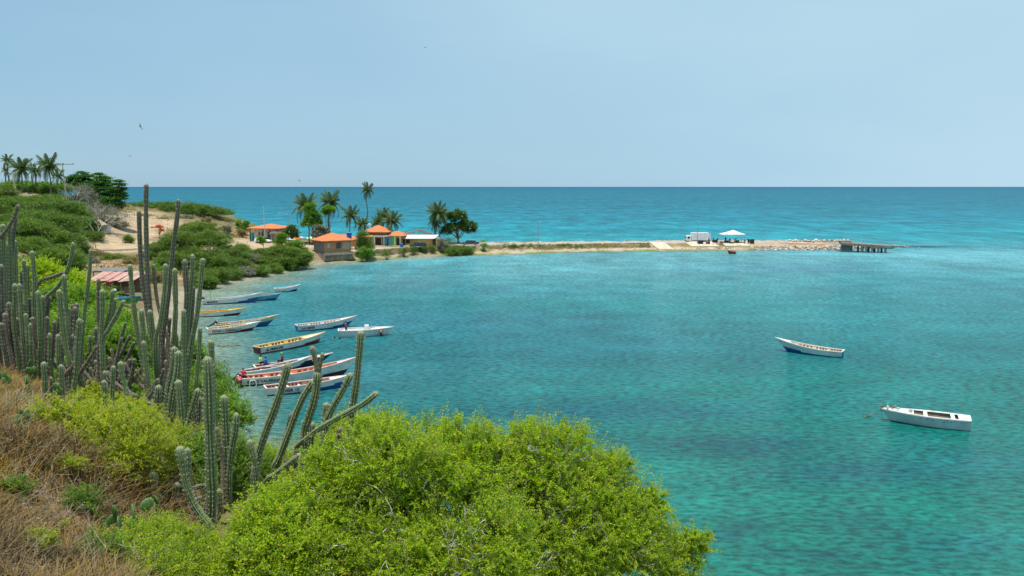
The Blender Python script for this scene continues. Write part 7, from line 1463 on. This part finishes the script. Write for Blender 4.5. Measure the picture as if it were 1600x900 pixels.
    for i in range(pale):
        c, r = Ls[rng.choice(len(Ls), p=w)]; dd = Vector(unit(rng.normal(size=3)*np.array([1, .8, .7])+np.array([0, -.7, .35]))); tk = rr.uniform(.0030, .0062)*max(1, D/9)
        q = Vector(c)+dd*r*rr.uniform(.55, .8); hd_ = Vector(unit(rng.normal(size=3)*np.array([1, .5, .45])+np.array(dd)*.55)); L_ = [Vector((c[0]*.7+cx*.3, c[1]*.7+cy*.3, max(bz, c[2]-r)))-b0, q-b0]
        for j in range(6):
            hd_ = (hd_+Vector(rng.normal(size=3))*.42).normalized(); q = q+hd_*r*rr.uniform(.07, .14); L_.append(q-b0)
            if j in (1, 2, 3, 4): e2 = q+(hd_+Vector(rng.normal(size=3))*.7).normalized()*r*rr.uniform(.10, .24); m.tube([q-b0, q.lerp(e2, .5)-b0+Vector(rng.normal(size=3))*.012, e2-b0], [tk*.6, tk*.45, tk*.2], 4)
        m.tube(L_, [tk*1.6, tk*1.2]+[tk*(1-.13*j) for j in range(6)], 5)
    for k in range(7):
        c, r = Ls[k % len(Ls)]; m.tube([(rr.uniform(-.15, .15), rr.uniform(-.15, .15), -.15), tuple((Vector(c)-b0)*.5), tuple(Vector(c)-b0)], [.035, .025, .012], 6)
    m.build('branches', M_palebark, t, True)
    return t
bush('largest bright green bush filling the bottom centre of the view', 7.6, [(560, 760, .50), (640, 800, .60), (730, 800, .58, -.2), (540, 880, .62, -.4), (640, 900, .70, -.6), (600, 700, .30, .3), (665, 712, .34, .4), (735, 720, .38, .3), (740, 880, .6, -.7), (535, 740, .24, .2), (700, 960, .8, -.9), (770, 760, .36, .2), (620, 740, .4, -.3)], 14500, F_lime, 401, pale=170, leafL=.0195, longs=.08, per=26)
bush('rounded bright green bush on the right reaching out over the water', 8.0, [(845, 740, .46), (865, 830, .62, -.2), (800, 730, .34, .3), (915, 770, .42, .1), (945, 850, .52, -.1), (985, 830, .30, .2), (870, 930, .7, -.5), (1010, 890, .34, .1), (835, 690, .20, .4), (885, 700, .20, .3), (1055, 880, .17, .3), (1080, 850, .08, .2), (1090, 865, .09, .3), (1040, 850, .13, .3), (1010, 790, .12, .2), (960, 740, .16, .3), (1050, 930, .26, .2), (790, 820, .4, .1)], 13500, F_lime, 402, tw=(.10, .28), longs=.12, pale=110, leafL=.019, per=26)
bush('green bush in front of the pair of dark cactus columns', 7.0, [(430, 850, .40), (380, 935, .40, -.2), (450, 900, .50, -.3), (470, 830, .42, .2), (320, 960, .36, -.4), (440, 800, .2, .4)], 7000, F_lime, 403, pale=40, leafL=.021)
bush('airy bush growing around the forked cactus with twigs against the water', 10.4, [(415, 775, .40), (460, 775, .38, .6), (395, 735, .26, .5), (535, 700, .40, .8), (570, 710, .40, .2), (505, 805, .42, -.4), (590, 690, .28), (432, 738, .34, 1.3), (480, 732, .34, 1.6), (400, 720, .2, 1.2)], 7600, F_lime, 404, leafL=.02, tw=(.14, .34), longs=.05, pale=40)
bush('yellow green bush spreading left of the cactuses over the dry grass', 9.0, [(110, 685, .24), (155, 695, .34), (200, 705, .36), (180, 740, .34, -.2), (225, 725, .30, .3), (80, 655, .18), (130, 650, .18, .4), (205, 665, .25, .4), (215, 765, .22), (255, 700, .26, 1.2), (310, 700, .22, 1.5)], 5200, F_yel, 405, leafL=.019, tw=(.10, .26), longs=.06, pale=36)
bush('dark mixed green bush at the bottom left under the hook shaped cactus', 6.8, [(225, 875, .30), (275, 905, .34, -.2), (345, 880, .20, .5), (190, 890, .26, -.2), (220, 930, .40, -.5), (300, 865, .22, .5), (325, 935, .34), (255, 850, .18, .3)], 6500, F_lime, 406, leafL=.016, pale=60)
bush('low dark green growth behind the hook shaped cactus', 10.2, [(290, 720, .34), (350, 720, .34), (330, 770, .36, -.4), (250, 790, .3, -.6), (390, 740, .3)], 4600, F_mid, 407, leafL=.02, pale=30)
bush('yellowish herb patch at the crest of the dry grass', 13.8, [(140, 628, .30), (170, 640, .30), (120, 640, .22), (200, 646, .28), (235, 652, .3, 1)], 3000, F_yel, 408, leafL=.022, tw=(.06, .16), pale=16, longs=.0)
bush('leafy bush behind the shacks side cactuses at mid slope', 30, [(100, 490, 1.0), (130, 510, 1.1), (75, 500, .9), (160, 530, 1.0, -2), (110, 545, 1.1, -4), (180, 560, .9, -4), (70, 545, 1.0, -4), (150, 480, .45)], 9000, F_mid, 409, leafL=.075, tw=(.3, .8), per=16, pale=30)
bush('tall bright leafy bush by the orange awning', 42, [(95, 470, 1.1), (120, 478, 1.0), (150, 500, 1.0), (70, 470, 1.0), (105, 450, .55), (60, 440, .9)], 6500, F_lime, 410, leafL=.095, tw=(.35, .9), per=16, pale=20)
bush('green bush low on the slope left of the tallest clump', 22, [(175, 560, .7), (195, 590, .8), (150, 580, .7), (205, 545, .5), (130, 590, .7), (205, 620, .6, -1)], 6500, F_mid, 411, leafL=.05, tw=(.2, .5), per=18, pale=20)
bush('green bush seen between the tallest clump and the water', 20, [(300, 600, .6), (270, 620, .6), (320, 640, .6, -2), (350, 660, .4, -3), (290, 560, .35)], 4200, F_mid, 412, leafL=.045, tw=(.2, .5), per=18, pale=20)

# ------------------------------------------------------------------ dry grass on the near slope
def dry_grass():
    rng = np.random.default_rng(9); n = 130000
    y = 3.2+rng.uniform(0, 1, n)**.8*13.5; x = -.62*y-1.5+rng.uniform(0, 1, n)*(.62*y+1.0)-rng.uniform(0, 1.5, n)
    edge = x < (-.335*y-.55+fbm(y*.6, y*0, 3)*2.0+np.clip((y-9)*.02, 0, 2)); keep = edge & (fbm(x*1.1, y*1.1, 77) > -.20+rng.uniform(-.12, .1, n))
    x, y = x[keep], y[keep]; n = len(x); z = hgts(x, y)+fbm(x*1.7, y*1.7, 21)*.10
    tuft = fbm(x*2.3, y*2.3, 78, 3); h = (.12+.17*rng.uniform(0, 1, n)+.34*np.clip(tuft, -.2, .4))*1.0
    a = rng.uniform(0, 6.28, n); lean = rng.uniform(.1, 1.5, n); dv = np.stack([np.cos(a), np.sin(a)], 1)
    wnd = np.array([.08, -.05]); base = np.stack([x, y, z-.02], 1); k = 4; V = []; w0 = .0032*(1+y/9)
    side = np.stack([-dv[:, 1], dv[:, 0], np.zeros(n)], 1)*w0[:, None]
    for i, s in enumerate((0, .4, .75, 1)):
        c = base.copy(); c[:, :2] += (dv+wnd)*(h*lean*s**1.8)[:, None]; c[:, 2] += h*s*(1-.35*lean*s); ww = (1, .8, .5, .06)[i]; V += [c-side*ww, c+side*ww]
    V = np.stack(V, 1).reshape(-1, 3); b = np.arange(n)[:, None]*8; Q = np.concatenate([b+np.array([[0, 1, 3, 2]]), b+np.array([[2, 3, 5, 4]]), b+np.array([[4, 5, 7, 6]])], 0)
    zone = fbm(x*.55, y*.55, 79, 3); t = np.clip(.45+zone*1.3+fbm(x*3, y*3, 83, 2)*.7+rng.normal(size=n)*.2, 0, 1)
    m = bpy.data.materials.new('dry_grass'); m.use_nodes = True; nt = m.node_tree; nt.nodes.clear(); out = N(nt, 'ShaderNodeOutputMaterial'); p = N(nt, 'ShaderNodeBsdfPrincipled', Roughness=.75); p.inputs['Specular IOR Level'].default_value = .2
    at = N(nt, 'ShaderNodeAttribute', attribute_name='tint'); cr = N(nt, 'ShaderNodeValToRGB'); e = cr.color_ramp.elements; e[0].color = (.12, .085, .04, 1); e[1].color = (.42, .29, .03, 1); q = e.new(.26); q.color = (.27, .205, .10, 1); q = e.new(.46); q.color = (.22, .12, .03, 1); q = e.new(.66); q.color = (.35, .21, .04, 1); q = e.new(.84); q.color = (.20, .24, .03, 1)
    nt.links.new(at.outputs['Fac'], cr.inputs[0]); nt.links.new(cr.outputs[0], p.inputs['Base Color'])
    tr = N(nt, 'ShaderNodeBsdfTranslucent'); nt.links.new(cr.outputs[0], tr.inputs['Color']); ms = N(nt, 'ShaderNodeMixShader'); ms.inputs[0].default_value = .3; nt.links.new(p.outputs[0], ms.inputs[1]); nt.links.new(tr.outputs[0], ms.inputs[2]); nt.links.new(ms.outputs[0], out.inputs[0])
    tag(link('dry_grass', np_mesh('dry_grass', V, Q, m, tint=np.tile(t, 3))), 'dry golden brown grass covering the near slope', 'grass', kind='stuff')
    # bare dead brush, grey stalks among the grass
    M_g = mat('dead_stalk', (.36, .30, .21), (.22, .17, .12), .9, 10)
    mb = MB(); rr = random.Random(4)
    for i in range(300):
        py = rr.uniform(575, 900); px = rr.uniform(0, 190+(py-575)*.02); D = 5.2+(900-py)/325*8.5; b = PD(px, py, D)
        if rr.random() < .35: px = rr.uniform(0, 60)
        b = PD(px, py, D); b.z = hgt(b.x, b.y); d = Vector((rr.gauss(0, .6), rr.gauss(0, .6), rr.uniform(.3, 1))).normalized(); l = rr.uniform(.15, .5); r = .0035*D/8
        p1 = b+d*l*.5+Vector((rr.gauss(0, .03), rr.gauss(0, .03), 0)); p2 = b+d*l+Vector((rr.gauss(0, .06), rr.gauss(0, .06), -l*.1)); mb.tube([b, p1, p2], [r, r*.8, r*.3], 3, cap=False)
        for _ in range(3): e = p1+Vector((rr.gauss(0, .1), rr.gauss(0, .1), rr.gauss(.05, .08))); mb.tube([p1, e], [r*.6, r*.2], 3, cap=False)
    tag(mb.build('dead_brush', M_g), 'grey dead stalks and twigs tangled in the dry grass', 'dead brush', kind='stuff')
dry_grass()
def stones():
    rr = random.Random(61); m = MB()
    for i in range(140):
        py = rr.uniform(590, 895); px = rr.uniform(0, 210); D = 5.3+(895-py)/305*8.5; b = PD(px, py, D); z = hgt(b.x, b.y); s = rr.uniform(.012, .045); m.blob((b.x, b.y, z+s*.3), (s, s*.8, s*.6), 0, 7, 5, .2, rr)
    o = m.build('stones', M_rock); tag(o, 'small stones lying among the dry grass', 'stones', kind='stuff')
stones()

# small herbs and stones scattered in the grass
for i, (px, py, D, r, mt, lb) in enumerate(((30, 640, 11.5, .12, F_mid, 'small green herb high in the dry grass at the left edge'), (125, 800, 7.4, .12, F_mid, 'low green herb in the dry grass left of the green bushes'), (60, 860, 5.9, .10, F_yel, 'yellowish herb near the bottom left corner'), (150, 860, 6.2, .13, F_mid, 'green herb at the bottom edge of the dry grass'), (100, 745, 8.0, .10, F_yel, 'yellowish herb under the yellow green bush'), (20, 780, 7.0, .08, F_mid, 'tiny green herb at the left edge low in the grass'))):
    b = PD(px, py, D); b.z = hgt(b.x, b.y)+r*.8; py2 = 450-F*math.tan(math.atan2(b.z-H, b.y)+TH)
    bush(lb, D, [(px, py2, r), (px+r*60, py2+4, r*.7)], 260, mt, 500+i, leafL=.013, tw=(.04, .10), per=12, name='herb', pale=0, longs=.02)
